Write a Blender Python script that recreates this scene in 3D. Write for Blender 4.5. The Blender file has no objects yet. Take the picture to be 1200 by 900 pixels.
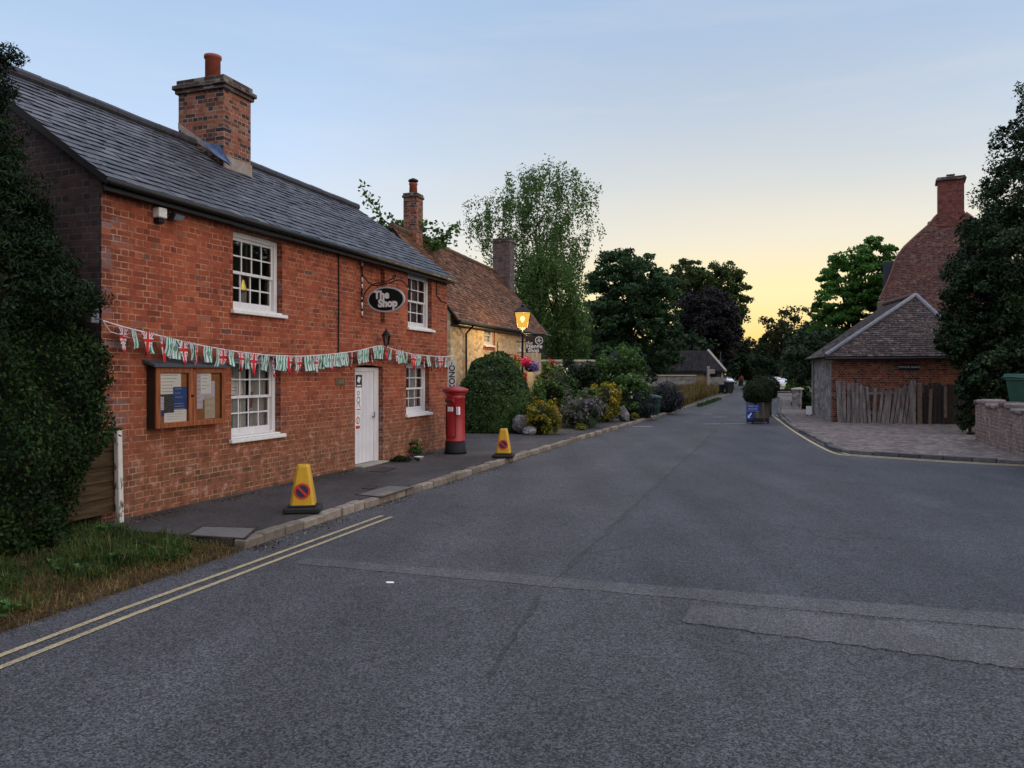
import bpy, math, random
import numpy as np
from mathutils import Vector, Matrix
R = math.radians
PI = math.pi
sc = bpy.context.scene
COL = sc.collection
random.seed(7)

# values of the sky, in units where 10 is white at the strength of .1
SKY_NEAR = [(0.0, (9.0, 5.6, 1.6)), (.05, (9.6, 7.2, 2.7)), (.10, (9.8, 8.6, 4.7)), (.17, (8.7, 8.1, 6.5)), (.23, (7.0, 7.1, 6.7)), (.32, (5.2, 5.9, 6.7)), (.43, (3.8, 5.0, 6.7))]
SKY_AWAY = [(0.0, (9.0, 8.0, 6.4)), (.08, (9.0, 8.7, 8.0)), (.16, (7.8, 8.6, 9.7)), (.27, (5.8, 7.4, 9.7)), (.37, (4.6, 6.2, 8.6)), (.5, (3.9, 5.5, 8.2))]
SKY_BACK = [(0.0, (2.6, 2.3, 2.4)), (.25, (4.2, 4.1, 4.6)), (.6, (7.5, 8, 9.5))]
SKY_LOBE = (28, 23.6, 19.5)
SKY_ZENITH = (11, 12, 15)
NISH = .08
EXPOSURE = 0.0
# ------------------------------------------------------------------ measuring: reference size 1200x900, camera at eye height CH
F, HX, HY, CH = 901.0, 600.0, 438.0, 1.85
def gp(x, y, z=0.0):
    Z = (CH - z) * F / (y - HY)
    return Vector(((x - HX) / F * Z, Z, z))
def px(x, Z): return (x - HX) / F * Z
def hz(y, Z): return CH - (y - HY) * Z / F

# ------------------------------------------------------------------ node helper
class G:
    def __init__(s, name):
        s.m = bpy.data.materials.new(name); s.m.use_nodes = True
        s.t = s.m.node_tree; s.t.nodes.clear()
        s._tc = None
    def n(s, typ, ins=None, **props):
        nd = s.t.nodes.new('ShaderNode' + typ)
        for k, v in props.items(): setattr(nd, k, v)
        for k, v in (ins or {}).items(): s.put(nd.inputs[k], v)
        return nd
    def put(s, sock, v):
        if isinstance(v, bpy.types.NodeSocket): s.t.links.new(v, sock)
        else:
            if sock.type == 'RGBA' and len(v) == 3: v = (*v, 1)
            sock.default_value = v
    def obj(s): return s.n('TexCoord').outputs['Object']
    def uv(s): return s.n('TexCoord').outputs['UV']
    def mapv(s, vec, scale=(1, 1, 1), loc=(0, 0, 0), rot=(0, 0, 0)):
        return s.n('Mapping', {0: vec, 'Scale': scale, 'Location': loc, 'Rotation': rot}).outputs[0]
    def noise(s, vec, scale, detail=4, rough=.55):
        return s.n('TexNoise', {'Vector': vec, 'Scale': scale, 'Detail': detail, 'Roughness': rough}).outputs['Fac']
    def ramp(s, fac, stops, interp='LINEAR'):
        nd = s.n('ValToRGB', {'Fac': fac}); e = nd.color_ramp; e.interpolation = interp
        while len(e.elements) < len(stops): e.elements.new(.5)
        for el, (p, c) in zip(e.elements, stops):
            if not hasattr(c, '__len__'): c = (c, c, c)
            el.position = p; el.color = (*c[:3], 1)
        return nd.outputs[0]
    def mix(s, f, a, b, blend='MIX'):
        nd = s.n('Mix', data_type='RGBA', blend_type=blend)
        s.put(nd.inputs[0], f); s.put(nd.inputs[6], a); s.put(nd.inputs[7], b)
        return nd.outputs[2]
    def math(s, op, a, b=0.0, clamp=False):
        nd = s.n('Math', operation=op, use_clamp=clamp)
        s.put(nd.inputs[0], a); s.put(nd.inputs[1], b)
        return nd.outputs[0]
    def sep(s, v): return s.n('SeparateXYZ', {0: v}).outputs
    def comb(s, x, y, z=0.0): return s.n('CombineXYZ', {0: x, 1: y, 2: z}).outputs[0]
    def bump(s, h, strength=.5, dist=.01): return s.n('Bump', {'Height': h, 'Strength': strength, 'Distance': dist}).outputs[0]
    def bsdf(s, col, rough=.7, metal=0.0, normal=None, spec=.4):
        nd = s.n('BsdfPrincipled', {'Base Color': col, 'Roughness': rough, 'Metallic': metal, 'Specular IOR Level': spec})
        if normal is not None: s.put(nd.inputs['Normal'], normal)
        return nd.outputs[0]
    def out(s, sh):
        o = s.n('OutputMaterial'); s.t.links.new(sh, o.inputs[0]); return s.m

def pm(name, col, rough=.6, metal=0.0, var=.25, scale=6.0, bump=0.0, fine=60.0, spec=.4, grime=0.0):
    """painted / plain surface with uneven wear"""
    g = G(name); o = g.obj()
    a = g.noise(o, scale, 5); b = g.noise(o, fine, 3)
    f = g.math('ADD', g.math('MULTIPLY', a, .7), g.math('MULTIPLY', b, .3))
    c = g.ramp(f, [(.3, [x * (1 - var) for x in col]), (.7, [min(1, x * (1 + var)) for x in col])])
    if grime:
        st = g.noise(g.mapv(o, (9, 9, 1.6)), 1.6, 6, .7); sc_ = g.noise(o, 34, 4, .8)
        k = g.math('ADD', g.ramp(st, [(.5, 0), (.72, 1)]), g.ramp(sc_, [(.62, 0), (.7, .8)]), True)
        c = g.mix(g.math('MULTIPLY', k, grime), c, (.06, .05, .04))
    nrm = g.bump(b, bump, .004) if bump else None
    rr = g.ramp(a, [(.3, max(0, rough - .08)), (.7, min(1, rough + .08))])
    return g.out(g.bsdf(c, rr, metal, nrm, spec))

def brick_mat(name, stops, mortar, bw=.225, bh=.078, ms=.008, weather=None, rough=.85, bump=.6, stain=.35, wobble=.012, mort2=None):
    g = G(name); uv = g.uv()
    w = g.n('TexNoise', {'Vector': uv, 'Scale': 2.2, 'Detail': 2}).outputs['Color']
    w2 = g.n('TexNoise', {'Vector': uv, 'Scale': 24.0, 'Detail': 2}).outputs['Color']
    off = g.n('VectorMath', {0: w, 1: (.5, .5, .5)}, operation='SUBTRACT').outputs[0]
    off = g.n('VectorMath', {0: off, 'Scale': wobble * 2}, operation='SCALE').outputs[0]
    off2 = g.n('VectorMath', {0: w2, 1: (.5, .5, .5)}, operation='SUBTRACT').outputs[0]
    off2 = g.n('VectorMath', {0: off2, 'Scale': wobble * .8}, operation='SCALE').outputs[0]
    v = g.n('VectorMath', {0: uv, 1: off}, operation='ADD').outputs[0]
    v = g.n('VectorMath', {0: v, 1: off2}, operation='ADD').outputs[0]
    br = g.n('TexBrick', {'Vector': v, 'Color1': (0, 0, 0), 'Color2': (1, 1, 1), 'Mortar': (.5, .5, .5), 'Scale': 1.0, 'Mortar Size': ms,
                          'Mortar Smooth': .25, 'Bias': 0.0, 'Brick Width': bw, 'Row Height': bh}, offset=.5, squash=.5, squash_frequency=2)
    c = g.ramp(br.outputs['Color'], stops)
    fine = g.noise(uv, 70, 4)
    c = g.mix(.55, c, g.ramp(fine, [(.3, .45), (.72, 1.3)]), 'MULTIPLY')
    big = g.noise(uv, 1.1, 5, .65)
    c = g.mix(stain, c, g.ramp(big, [(.32, .35), (.6, 1.15)]), 'MULTIPLY')
    mcol = g.mix(g.ramp(g.noise(uv, 5, 4), [(.4, 0), (.6, 1)]), mortar, mort2 or [x * .45 for x in mortar])
    if weather: c = weather(g, uv, c)
    c = g.mix(br.outputs['Fac'], c, mcol)
    hgt = g.math('SUBTRACT', g.math('MULTIPLY', fine, .35), br.outputs['Fac'])
    return g.out(g.bsdf(c, rough, 0, g.bump(hgt, bump, .012), .25))

def rubble_mat(name, stops, mortar, scale=5.0, stretch=.6, edge=.05, rough=.9):
    g = G(name); uv = g.uv()
    d = g.n('TexNoise', {'Vector': uv, 'Scale': 6.0, 'Detail': 2}).outputs['Color']
    off = g.n('VectorMath', {0: d, 'Scale': .06}, operation='SCALE').outputs[0]
    v = g.n('VectorMath', {0: uv, 1: off}, operation='ADD').outputs[0]
    v = g.mapv(v, (stretch, 1, 1))
    a = g.n('TexVoronoi', {'Vector': v, 'Scale': scale}, voronoi_dimensions='2D')
    e = g.n('TexVoronoi', {'Vector': v, 'Scale': scale}, voronoi_dimensions='2D', feature='DISTANCE_TO_EDGE').outputs['Distance']
    rnd = g.sep(a.outputs['Color'])[0]
    c = g.ramp(rnd, stops)
    fine = g.noise(uv, 40, 5)
    c = g.mix(.5, c, g.ramp(fine, [(.3, .5), (.7, 1.25)]), 'MULTIPLY')
    f = g.ramp(e, [(0, 1), (edge, 1), (edge * 2, 0)])
    c = g.mix(f, c, mortar)
    c = g.mix(.35, c, g.ramp(g.noise(uv, .8, 4), [(.3, .5), (.65, 1.1)]), 'MULTIPLY')
    h = g.math('ADD', g.ramp(e, [(0, 0), (edge * 2.5, 1)]), g.math('MULTIPLY', fine, .4))
    return g.out(g.bsdf(c, rough, 0, g.bump(h, .7, .02), .25))

def tile_mat(name, stops, rough=.75, lichen=None, stain=.4, spec=.35):
    """each slate or tile is an island of its own and takes its own tone"""
    g = G(name); o = g.obj()
    r = g.n('NewGeometry').outputs['Random Per Island']
    c = g.ramp(r, stops)
    fine = g.noise(o, 55, 4)
    c = g.mix(.5, c, g.ramp(fine, [(.3, .5), (.7, 1.3)]), 'MULTIPLY')
    c = g.mix(stain, c, g.ramp(g.noise(o, .9, 5), [(.32, .45), (.65, 1.2)]), 'MULTIPLY')
    if lichen:
        f = g.math('MULTIPLY', g.ramp(g.noise(o, 11, 5, .7), [(.56, 0), (.66, 1)]), .8)
        c = g.mix(f, c, lichen)
    return g.out(g.bsdf(c, rough, 0, g.bump(fine, .35, .006), spec))

def leaf_mat(name, a, b, c=None, trans=.25, clump=1.2, dark=.35, rough=.55):
    """leaves: every leaf its own tone, plus lighter and darker sprays through the crown"""
    g = G(name); o = g.obj()
    r = g.n('NewGeometry').outputs['Random Per Island']
    st = [(0, a), (.75, b)] + ([(.97, c)] if c else [])
    col = g.ramp(r, st)
    col = g.mix(1.0, col, g.ramp(g.noise(o, clump, 3), [(.33, 1 - dark), (.68, 1 + dark)]), 'MULTIPLY')
    p = g.bsdf(col, rough, 0, None, .14)
    tr = g.n('BsdfTranslucent', {'Color': g.mix(1.0, col, (1.3, 1.5, .7), 'MULTIPLY')}).outputs[0]
    mx = g.n('MixShader', {0: trans}); g.t.links.new(p, mx.inputs[1]); g.t.links.new(tr, mx.inputs[2])
    return g.out(mx.outputs[0])

def glass_mat(name='window_glass', tint=(1, 1, 1), base=.06):
    g = G(name)
    f = g.n('Fresnel', {'IOR': 1.5}).outputs[0]
    f = g.math('ADD', g.math('MULTIPLY', f, 1.6), base, True)
    nz = g.bump(g.noise(g.obj(), 2.5, 2), .04, .05)
    tr = g.n('BsdfTransparent', {'Color': tint}).outputs[0]
    gl = g.n('BsdfGlossy', {'Color': (1, 1, 1), 'Roughness': .02, 'Normal': nz}).outputs[0]
    mx = g.n('MixShader', {0: f}); g.t.links.new(tr, mx.inputs[1]); g.t.links.new(gl, mx.inputs[2])
    return g.out(mx.outputs[0])

# ------------------------------------------------------------------ mesh helper
class MB:
    def __init__(s): s.v = []; s.f = []; s.mi = []; s.sm = []; s.cur = 0; s.smooth = False
    def add(s, vs, fs):
        o = len(s.v); s.v += [tuple(v) for v in vs]
        for f in fs:
            s.f.append(tuple(i + o for i in f)); s.mi.append(s.cur); s.sm.append(s.smooth)
        return s
    def quad(s, *p): return s.add(p, [tuple(range(len(p)))])
    def box(s, a, b, M=None):
        x0, y0, z0 = a; x1, y1, z1 = b
        vs = [(x0, y0, z0), (x1, y0, z0), (x1, y1, z0), (x0, y1, z0), (x0, y0, z1), (x1, y0, z1), (x1, y1, z1), (x0, y1, z1)]
        if M is not None: vs = [M @ Vector(v) for v in vs]
        return s.add(vs, [(0, 3, 2, 1), (4, 5, 6, 7), (0, 1, 5, 4), (1, 2, 6, 5), (2, 3, 7, 6), (3, 0, 4, 7)])
    def bevbox(s, a, b, r=.01, M=None):
        """box with chamfered edges"""
        lo, hi = Vector(a), Vector(b); r = min(r, *(abs(hi[i] - lo[i]) * .45 for i in range(3)))
        idx = {}; vs = []
        for sx in (0, 1):
            for sy in (0, 1):
                for sz in (0, 1):
                    c = [(lo, hi)[k][i] for i, k in enumerate((sx, sy, sz))]
                    sg = [1 if k == 0 else -1 for k in (sx, sy, sz)]
                    for ax in range(3):
                        p = [c[i] + (0 if i == ax else sg[i] * r) for i in range(3)]
                        idx[(sx, sy, sz, ax)] = len(vs); vs.append(p)
        fs = []
        def k(ax, side, u, v):
            t = [0, 0, 0]; t[ax] = side; t[(ax + 1) % 3] = u; t[(ax + 2) % 3] = v
            return tuple(t)
        for ax in range(3):
            for side in (0, 1):
                q = [idx[(*k(ax, side, *uv), ax)] for uv in ((0, 0), (1, 0), (1, 1), (0, 1))]
                fs.append(tuple(q if side else q[::-1]))
        for ax in range(3):
            b1, b2 = (ax + 1) % 3, (ax + 2) % 3
            for u in (0, 1):
                for v in (0, 1):
                    t0 = [0, 0, 0]; t1 = [0, 0, 0]; t0[b1] = t1[b1] = u; t0[b2] = t1[b2] = v; t1[ax] = 1
                    q = [idx[(*t0, b1)], idx[(*t1, b1)], idx[(*t1, b2)], idx[(*t0, b2)]]
                    fs.append(tuple(q if (u == v) == True else q[::-1]))
        for sx in (0, 1):
            for sy in (0, 1):
                for sz in (0, 1):
                    q = [idx[(sx, sy, sz, i)] for i in range(3)]
                    fs.append(tuple(q if (sx + sy + sz) % 2 else q[::-1]))
        if M is not None: vs = [M @ Vector(v) for v in vs]
        return s.add(vs, fs)
    def tube(s, pts, rad, n=8, cap=True):
        pts = [Vector(p) for p in pts]
        if not hasattr(rad, '__len__'): rad = [rad] * len(pts)
        vs = []; up = Vector((0, 0, 1))
        prev = None
        for i, p in enumerate(pts):
            d = (pts[min(i + 1, len(pts) - 1)] - pts[max(i - 1, 0)]).normalized()
            a = prev if prev is not None else (up if abs(d.z) < .9 else Vector((1, 0, 0)))
            a = (a - d * a.dot(d)).normalized(); prev = a
            b = d.cross(a)
            for k in range(n):
                t = 2 * PI * k / n
                vs.append(p + (a * math.cos(t) + b * math.sin(t)) * rad[i])
        fs = []
        for i in range(len(pts) - 1):
            for k in range(n):
                k2 = (k + 1) % n
                fs.append((i * n + k, i * n + k2, (i + 1) * n + k2, (i + 1) * n + k))
        if cap:
            fs.append(tuple(range(n))[::-1]); fs.append(tuple(range((len(pts) - 1) * n, len(pts) * n)))
        return s.add(vs, fs)
    def lathe(s, prof, n=24, c=(0, 0, 0)):
        vs = []; fs = []
        for r, z in prof:
            for k in range(n):
                t = 2 * PI * k / n
                vs.append((c[0] + r * math.cos(t), c[1] + r * math.sin(t), c[2] + z))
        for i in range(len(prof) - 1):
            for k in range(n):
                k2 = (k + 1) % n
                fs.append((i * n + k, i * n + k2, (i + 1) * n + k2, (i + 1) * n + k))
        fs.append(tuple(range(n))[::-1]); fs.append(tuple(range((len(prof) - 1) * n, len(prof) * n)))
        return s.add(vs, fs)
    def prism(s, poly, d, M):
        """polygon in local xy (counter-clockwise), thickness d along local z, placed by M"""
        n = len(poly)
        vs = [M @ Vector((x, y, 0)) for x, y in poly] + [M @ Vector((x, y, d)) for x, y in poly]
        fs = [tuple(range(n))[::-1], tuple(range(n, 2 * n))] + [(i, (i + 1) % n, n + (i + 1) % n, n + i) for i in range(n)]
        return s.add(vs, fs)
    def build(s, name, mats, parent=None, loc=None, uv=True):
        me = bpy.data.meshes.new(name)
        me.from_pydata(s.v, [], s.f)
        if not isinstance(mats, (list, tuple)): mats = [mats]
        for m in mats: me.materials.append(m)
        me.polygons.foreach_set('material_index', s.mi); me.polygons.foreach_set('use_smooth', s.sm)
        if uv: box_uv(me)
        me.update()
        return link(name, me, parent, loc)

def box_uv(me):
    u = me.uv_layers.new(name='UVMap')
    nl = len(me.loops)
    vi = np.empty(nl, np.int32); me.loops.foreach_get('vertex_index', vi)
    co = np.empty(len(me.vertices) * 3, np.float32); me.vertices.foreach_get('co', co); co = co.reshape(-1, 3)[vi]
    nr = np.empty(len(me.polygons) * 3, np.float32); me.polygons.foreach_get('normal', nr); nr = np.abs(nr.reshape(-1, 3))
    ln = np.empty(len(me.polygons), np.int32); me.polygons.foreach_get('loop_total', ln)
    nr = np.repeat(nr, ln, axis=0)
    ax = np.argmax(nr * np.array([1, 1, .8], np.float32), axis=1)
    uvs = np.where((ax == 0)[:, None], co[:, [1, 2]], np.where((ax == 1)[:, None], co[:, [0, 2]], co[:, [0, 1]]))
    u.data.foreach_set('uv', uvs.astype(np.float32).ravel())

def link(name, me, parent=None, loc=None):
    o = bpy.data.objects.new(name, me); COL.objects.link(o)
    if parent is not None: o.parent = parent
    if loc is not None: o.location = loc
    return o
def tag(o, label, cat, group=None, kind=None):
    if label: o['label'] = label
    if cat: o['category'] = cat
    if group: o['group'] = group
    if kind: o['kind'] = kind
    return o
def thing(name, label, cat, loc=(0, 0, 0), rotz=0.0, group=None):
    o = bpy.data.objects.new(name, None); COL.objects.link(o)
    o.location = loc; o.rotation_euler = (0, 0, rotz); o.empty_display_size = .2
    return tag(o, label, cat, group)
def copy_tree(o, parent=None):
    c = o.copy(); COL.objects.link(c)
    if parent is not None: c.parent = parent
    for ch in [k for k in bpy.data.objects if k.parent == o]: copy_tree(ch, c)
    return c
def struct(o): o['kind'] = 'structure'; return o

def np_mesh(name, verts, nper, mats, parent=None, loc=None, smooth=False, mi=None):
    """verts: (N*nper,3); each consecutive nper verts is one face"""
    nv = len(verts); nf = nv // nper
    me = bpy.data.meshes.new(name)
    me.vertices.add(nv); me.vertices.foreach_set('co', verts.astype(np.float32).ravel())
    me.loops.add(nv); me.loops.foreach_set('vertex_index', np.arange(nv, dtype=np.int32))
    me.polygons.add(nf); me.polygons.foreach_set('loop_start', np.arange(0, nv, nper, dtype=np.int32))
    if mi is not None: me.polygons.foreach_set('material_index', mi.astype(np.int32))
    if not isinstance(mats, (list, tuple)): mats = [mats]
    for m in mats: me.materials.append(m)
    me.update(calc_edges=True); me.validate()
    return link(name, me, parent, loc)

def unit(a): return a / np.maximum(np.linalg.norm(a, axis=1, keepdims=True), 1e-6)
def leaf_verts(rng, P, size, aspect=.5, outward=None, ow=.6, up=.3, droop=0.0, var=.35):
    n = len(P)
    nr = rng.normal(size=(n, 3)); nr[:, 2] += up
    if outward is not None: nr += outward * ow * 1.6
    nr = unit(nr)
    t = rng.normal(size=(n, 3)); t[:, 2] -= droop
    t = unit(t - nr * np.sum(t * nr, axis=1, keepdims=True))
    b = np.cross(nr, t)
    L = size * (1 + var * rng.uniform(-1, 1, (n, 1))); W = L * aspect
    q = np.stack([P + t * L * .5, P + b * W * .5 + t * L * .08, P - t * L * .5, P - b * W * .5 + t * L * .08], axis=1)
    return q.reshape(-1, 3)

def rand_dirs(rng, n): return unit(rng.normal(size=(n, 3)))

def text_mesh(body, size, align='CENTER', bold=0.0, extrude=.003):
    cu = bpy.data.curves.new('lettering', 'FONT'); cu.body = body; cu.size = size; cu.align_x = align; cu.align_y = 'CENTER'
    cu.extrude = extrude; cu.offset = bold; cu.resolution_u = 3
    o = bpy.data.objects.new('lettering', cu); COL.objects.link(o)
    dg = bpy.context.evaluated_depsgraph_get(); dg.update()
    me = bpy.data.meshes.new_from_object(o.evaluated_get(dg))
    bpy.data.objects.remove(o); bpy.data.curves.remove(cu)
    return me
def text_obj(name, body, size, mat, parent, M, align='CENTER', bold=0.0, extrude=.002):
    me = text_mesh(body, size, align, bold, extrude); me.transform(M); me.materials.clear(); me.materials.append(mat)
    return link(name, me, parent)

# ------------------------------------------------------------------ camera
cam_d = bpy.data.cameras.new('camera'); cam = bpy.data.objects.new('camera', cam_d); COL.objects.link(cam)
cam.location = (0, 0, CH); cam.rotation_euler = (R(90), 0, 0)
cam_d.sensor_width = 36; cam_d.lens = F / 1200 * 36; cam_d.shift_y = -12 / 1200
cam_d.clip_start = .05; cam_d.clip_end = 3000
sc.camera = cam

# ------------------------------------------------------------------ evening sky and low sun
SUN_AZ, SUN_EL = 17.5, 2.0
w = bpy.data.worlds.new('World'); sc.world = w; w.use_nodes = True
wt = w.node_tree; wt.nodes.clear()
class GW(G):
    def __init__(s, t): s.t = t
g = GW(wt)
sky = g.n('TexSky', sky_type='NISHITA', sun_disc=False, sun_elevation=R(SUN_EL), sun_rotation=R(SUN_AZ), altitude=100, air_density=1.0, dust_density=1.0, ozone_density=2.0)
dirv = g.n('TexCoord').outputs['Generated']
el = g.sep(dirv)[2]
sd = Vector((math.sin(R(SUN_AZ)), math.cos(R(SUN_AZ)), 0))
toward = g.n('VectorMath', {0: dirv, 1: tuple(sd)}, operation='DOT_PRODUCT').outputs['Value']   # +1 to the afterglow, -1 to the sky behind
# evening sky: yellow afterglow low down at the sun, pale blue above, unseen sky behind kept dim to darken camera-facing sides
elp = g.math('MAXIMUM', el, 0.0)
wob = g.n('TexNoise', {'Vector': g.mapv(dirv, (1.2, 1.2, 5)), 'Scale': 2.0, 'Detail': 4}).outputs['Fac']
elw = g.math('ADD', elp, g.math('MULTIPLY', g.math('SUBTRACT', wob, .5), .05))
near = g.ramp(elw, SKY_NEAR)
away = g.ramp(elw, SKY_AWAY)
fac = g.ramp(toward, [(.8, 0), (1.0, 1)])
front = g.mix(fac, away, near)
back = g.ramp(elp, SKY_BACK)
tb = g.n('MapRange', {'Value': toward, 'From Min': .45, 'From Max': -.15, 'To Min': 0.0, 'To Max': 1.0}, clamp=True).outputs[0]
# bright patch added to the unseen sky at right to light the shop front
lobe_d = g.n('VectorMath', {0: dirv, 1: (math.sin(R(106)) * .92, math.cos(R(106)) * .92, .38)}, operation='DOT_PRODUCT').outputs['Value']
lobe = g.n('MapRange', {'Value': lobe_d, 'From Min': .55, 'From Max': .95, 'To Min': 0.0, 'To Max': 1.0}, clamp=True, interpolation_type='SMOOTHSTEP').outputs[0]
back = g.mix(lobe, back, SKY_LOBE)
grad = g.mix(tb, front, back)
hi = g.n('MapRange', {'Value': el, 'From Min': .5, 'From Max': .8, 'To Min': 0.0, 'To Max': 1.0}, clamp=True).outputs[0]
grad = g.mix(hi, grad, SKY_ZENITH)
ci = g.n('TexNoise', {'Vector': g.mapv(dirv, (1.0, 1.6, 9), rot=(.06, .1, 0)), 'Scale': 2.6, 'Detail': 6, 'Roughness': .62}).outputs['Fac']
cv = g.math('MULTIPLY', g.ramp(ci, [(.48, 0), (.72, 1)]), .16)
grad = g.mix(cv, grad, g.mix(fac, (7.6, 8.0, 8.8), (9.0, 7.9, 6.6)))
nish = g.mix(1.0, sky.outputs[0], (NISH, NISH, NISH), 'MULTIPLY')
tot = g.mix(1.0, nish, grad, 'ADD')
bg = g.n('Background', {'Color': tot, 'Strength': .1})
wo = g.n('OutputWorld'); wt.links.new(bg.outputs[0], wo.inputs[0])
sl = bpy.data.lights.new('sun', 'SUN'); sl.energy = .6; sl.angle = R(12); sl.color = (1, .78, .5)
so = bpy.data.objects.new('sun', sl); COL.objects.link(so)
sdir = Vector((math.sin(R(SUN_AZ)) * math.cos(R(SUN_EL)), math.cos(R(SUN_AZ)) * math.cos(R(SUN_EL)), math.sin(R(SUN_EL))))
so.rotation_euler = sdir.to_track_quat('Z', 'Y').to_euler(); so.location = (20, 40, 60)
vs_ = sc.view_settings; vs_.view_transform = 'Standard'; vs_.look = 'None'; vs_.gamma = 1; vs_.exposure = EXPOSURE; vs_.use_curve_mapping = False
sc.display_settings.display_device = 'sRGB'
sc.cycles.max_bounces = 6; sc.cycles.diffuse_bounces = 3; sc.cycles.glossy_bounces = 3; sc.cycles.transparent_max_bounces = 12
sc.cycles.use_denoising = True; sc.cycles.caustics_reflective = False; sc.cycles.caustics_refractive = False

# ================================================================== GROUND
def asphalt(name, base, contrast=.55, tint=(1, 1, 1), patch=.3, cracks=False):
    g = G(name); o = g.obj()
    n1 = g.noise(o, 120, 3, .8); n2 = g.noise(o, 55, 5, .85); n3 = g.noise(o, .55, 5, .6)
    vo = g.n('TexVoronoi', {'Vector': o, 'Scale': 95.0}).outputs['Color']
    s = g.math('ADD', g.math('MULTIPLY', n1, .45), g.math('MULTIPLY', n2, .25))
    s = g.math('ADD', s, g.math('MULTIPLY', g.sep(vo)[0], .3))
    lo = [base * t * (1 - contrast) for t in tint]; hi = [base * t * (1 + contrast * 1.15) for t in tint]
    c = g.ramp(s, [(.34, lo), (.5, [base * t for t in tint]), (.62, hi), (.72, [base * t * 2.8 for t in tint])])
    c = g.mix(patch, c, g.ramp(n3, [(.35, .45), (.65, 1.35)]), 'MULTIPLY')
    track = g.noise(g.mapv(o, (1.2, .06, 1), rot=(0, 0, R(19.5))), 1.0, 3)
    c = g.mix(.35, c, g.ramp(track, [(.35, .6), (.65, 1.25)]), 'MULTIPLY')
    oil = g.ramp(g.noise(o, 1.9, 5, .75), [(.27, .35), (.36, 1)])
    c = g.mix(.35, c, oil, 'MULTIPLY')
    c = g.mix(.3, c, g.ramp(g.noise(o, 7, 5, .8), [(.35, .55), (.65, 1.35)]), 'MULTIPLY')
    if cracks:
        d = g.n('TexNoise', {'Vector': o, 'Scale': 1.3, 'Detail': 5, 'Roughness': .7}).outputs['Color']
        dv = g.n('VectorMath', {0: d, 'Scale': .9}, operation='SCALE').outputs[0]
        vv = g.n('VectorMath', {0: g.mapv(o, (.5, .28, 1), rot=(0, 0, R(19))), 1: dv}, operation='ADD').outputs[0]
        e = g.n('TexVoronoi', {'Vector': vv, 'Scale': .8}, voronoi_dimensions='2D', feature='DISTANCE_TO_EDGE').outputs['Distance']
        k = g.math('MULTIPLY', g.ramp(e, [(0, 1), (.006, .7), (.013, 0)]), g.ramp(g.noise(o, .35, 4, .6), [(.5, 0), (.6, .75)]))
        c = g.mix(k, c, (.018, .018, .02))
        c = g.mix(g.math('MULTIPLY', g.ramp(g.noise(o, 2.6, 3, .6), [(.66, 0), (.72, 1)]), .45), c, (.024, .023, .025))
        px_ = g.sep(o)[0]; py_ = g.sep(o)[1]
        # two worn wheel tracks along the road
        la = g.math('SUBTRACT', g.math('MULTIPLY', px_, math.cos(R(19.5))), g.math('MULTIPLY', py_, math.sin(R(19.5))))
        la = g.math('ADD', la, g.math('MULTIPLY', g.noise(o, .3, 3), .8))
        tr = g.math('SINE', g.math('MULTIPLY', la, 3.5))
        c = g.mix(.22, c, g.ramp(tr, [(0, .75), (1, 1.25)]), 'MULTIPLY')
    return g.out(g.bsdf(c, .82, 0, g.bump(s, .9, .006), .3))
M_road = asphalt('road_asphalt', .062, .8, tint=(1.0, .98, 1.06), cracks=True)
M_road_light = asphalt('patched_asphalt', .082, .55, tint=(1.03, .99, 1.02))
M_pave = asphalt('pavement_asphalt', .052, .5, tint=(1.12, 1.0, .98), patch=.75)
M_seam = asphalt('tar_seam', .046, .6)
M_lane = asphalt('darker_asphalt', .054, .75, tint=(.95, .98, 1.1), cracks=True)
def earth_mat():
    g = G('dry_earth'); o = g.obj()
    c = g.ramp(g.noise(o, 5, 6, .7), [(.3, (.03, .024, .016)), (.55, (.085, .062, .038)), (.75, (.16, .125, .08))])
    return g.out(g.bsdf(c, .95, 0, g.bump(g.noise(o, 30, 5), .8, .02), .1))
M_earth = earth_mat()
def field_mat():
    g = G('rough_grass_ground'); o = g.obj()
    c = g.ramp(g.noise(o, 1.4, 6, .7), [(.3, (.025, .04, .014)), (.55, (.05, .065, .022)), (.75, (.1, .09, .04))])
    return g.out(g.bsdf(c, .95, 0, g.bump(g.noise(o, 14, 5), .8, .05), .1))
M_field = field_mat()
def setts_mat(name, stops, mortar, bw, bh):
    return brick_mat(name, stops, mortar, bw, bh, .012, rough=.9, bump=.8, stain=.5, wobble=.03)
M_setts = rubble_mat('worn_cobbles', [(0, (.1, .08, .075)), (.5, (.19, .15, .135)), (1, (.3, .25, .225))], (.12, .1, .09), 7.5, .8, .045)

def sheet(name, pts, z, mat, sub=None):
    m = MB(); m.quad(*[(p[0], p[1], z) for p in pts]); return struct(m.build(name, mat))
def slab(name, pts, z0, z1, mat):
    """raised sheet with an edge"""
    m = MB(); m.prism([(p[0], p[1]) for p in pts], z1 - z0, Matrix.Translation((0, 0, z0))); return struct(m.build(name, mat))

sheet('ground', [(-420, -120), (420, -120), (420, 620), (-420, 620)], -.06, M_field)
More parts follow.
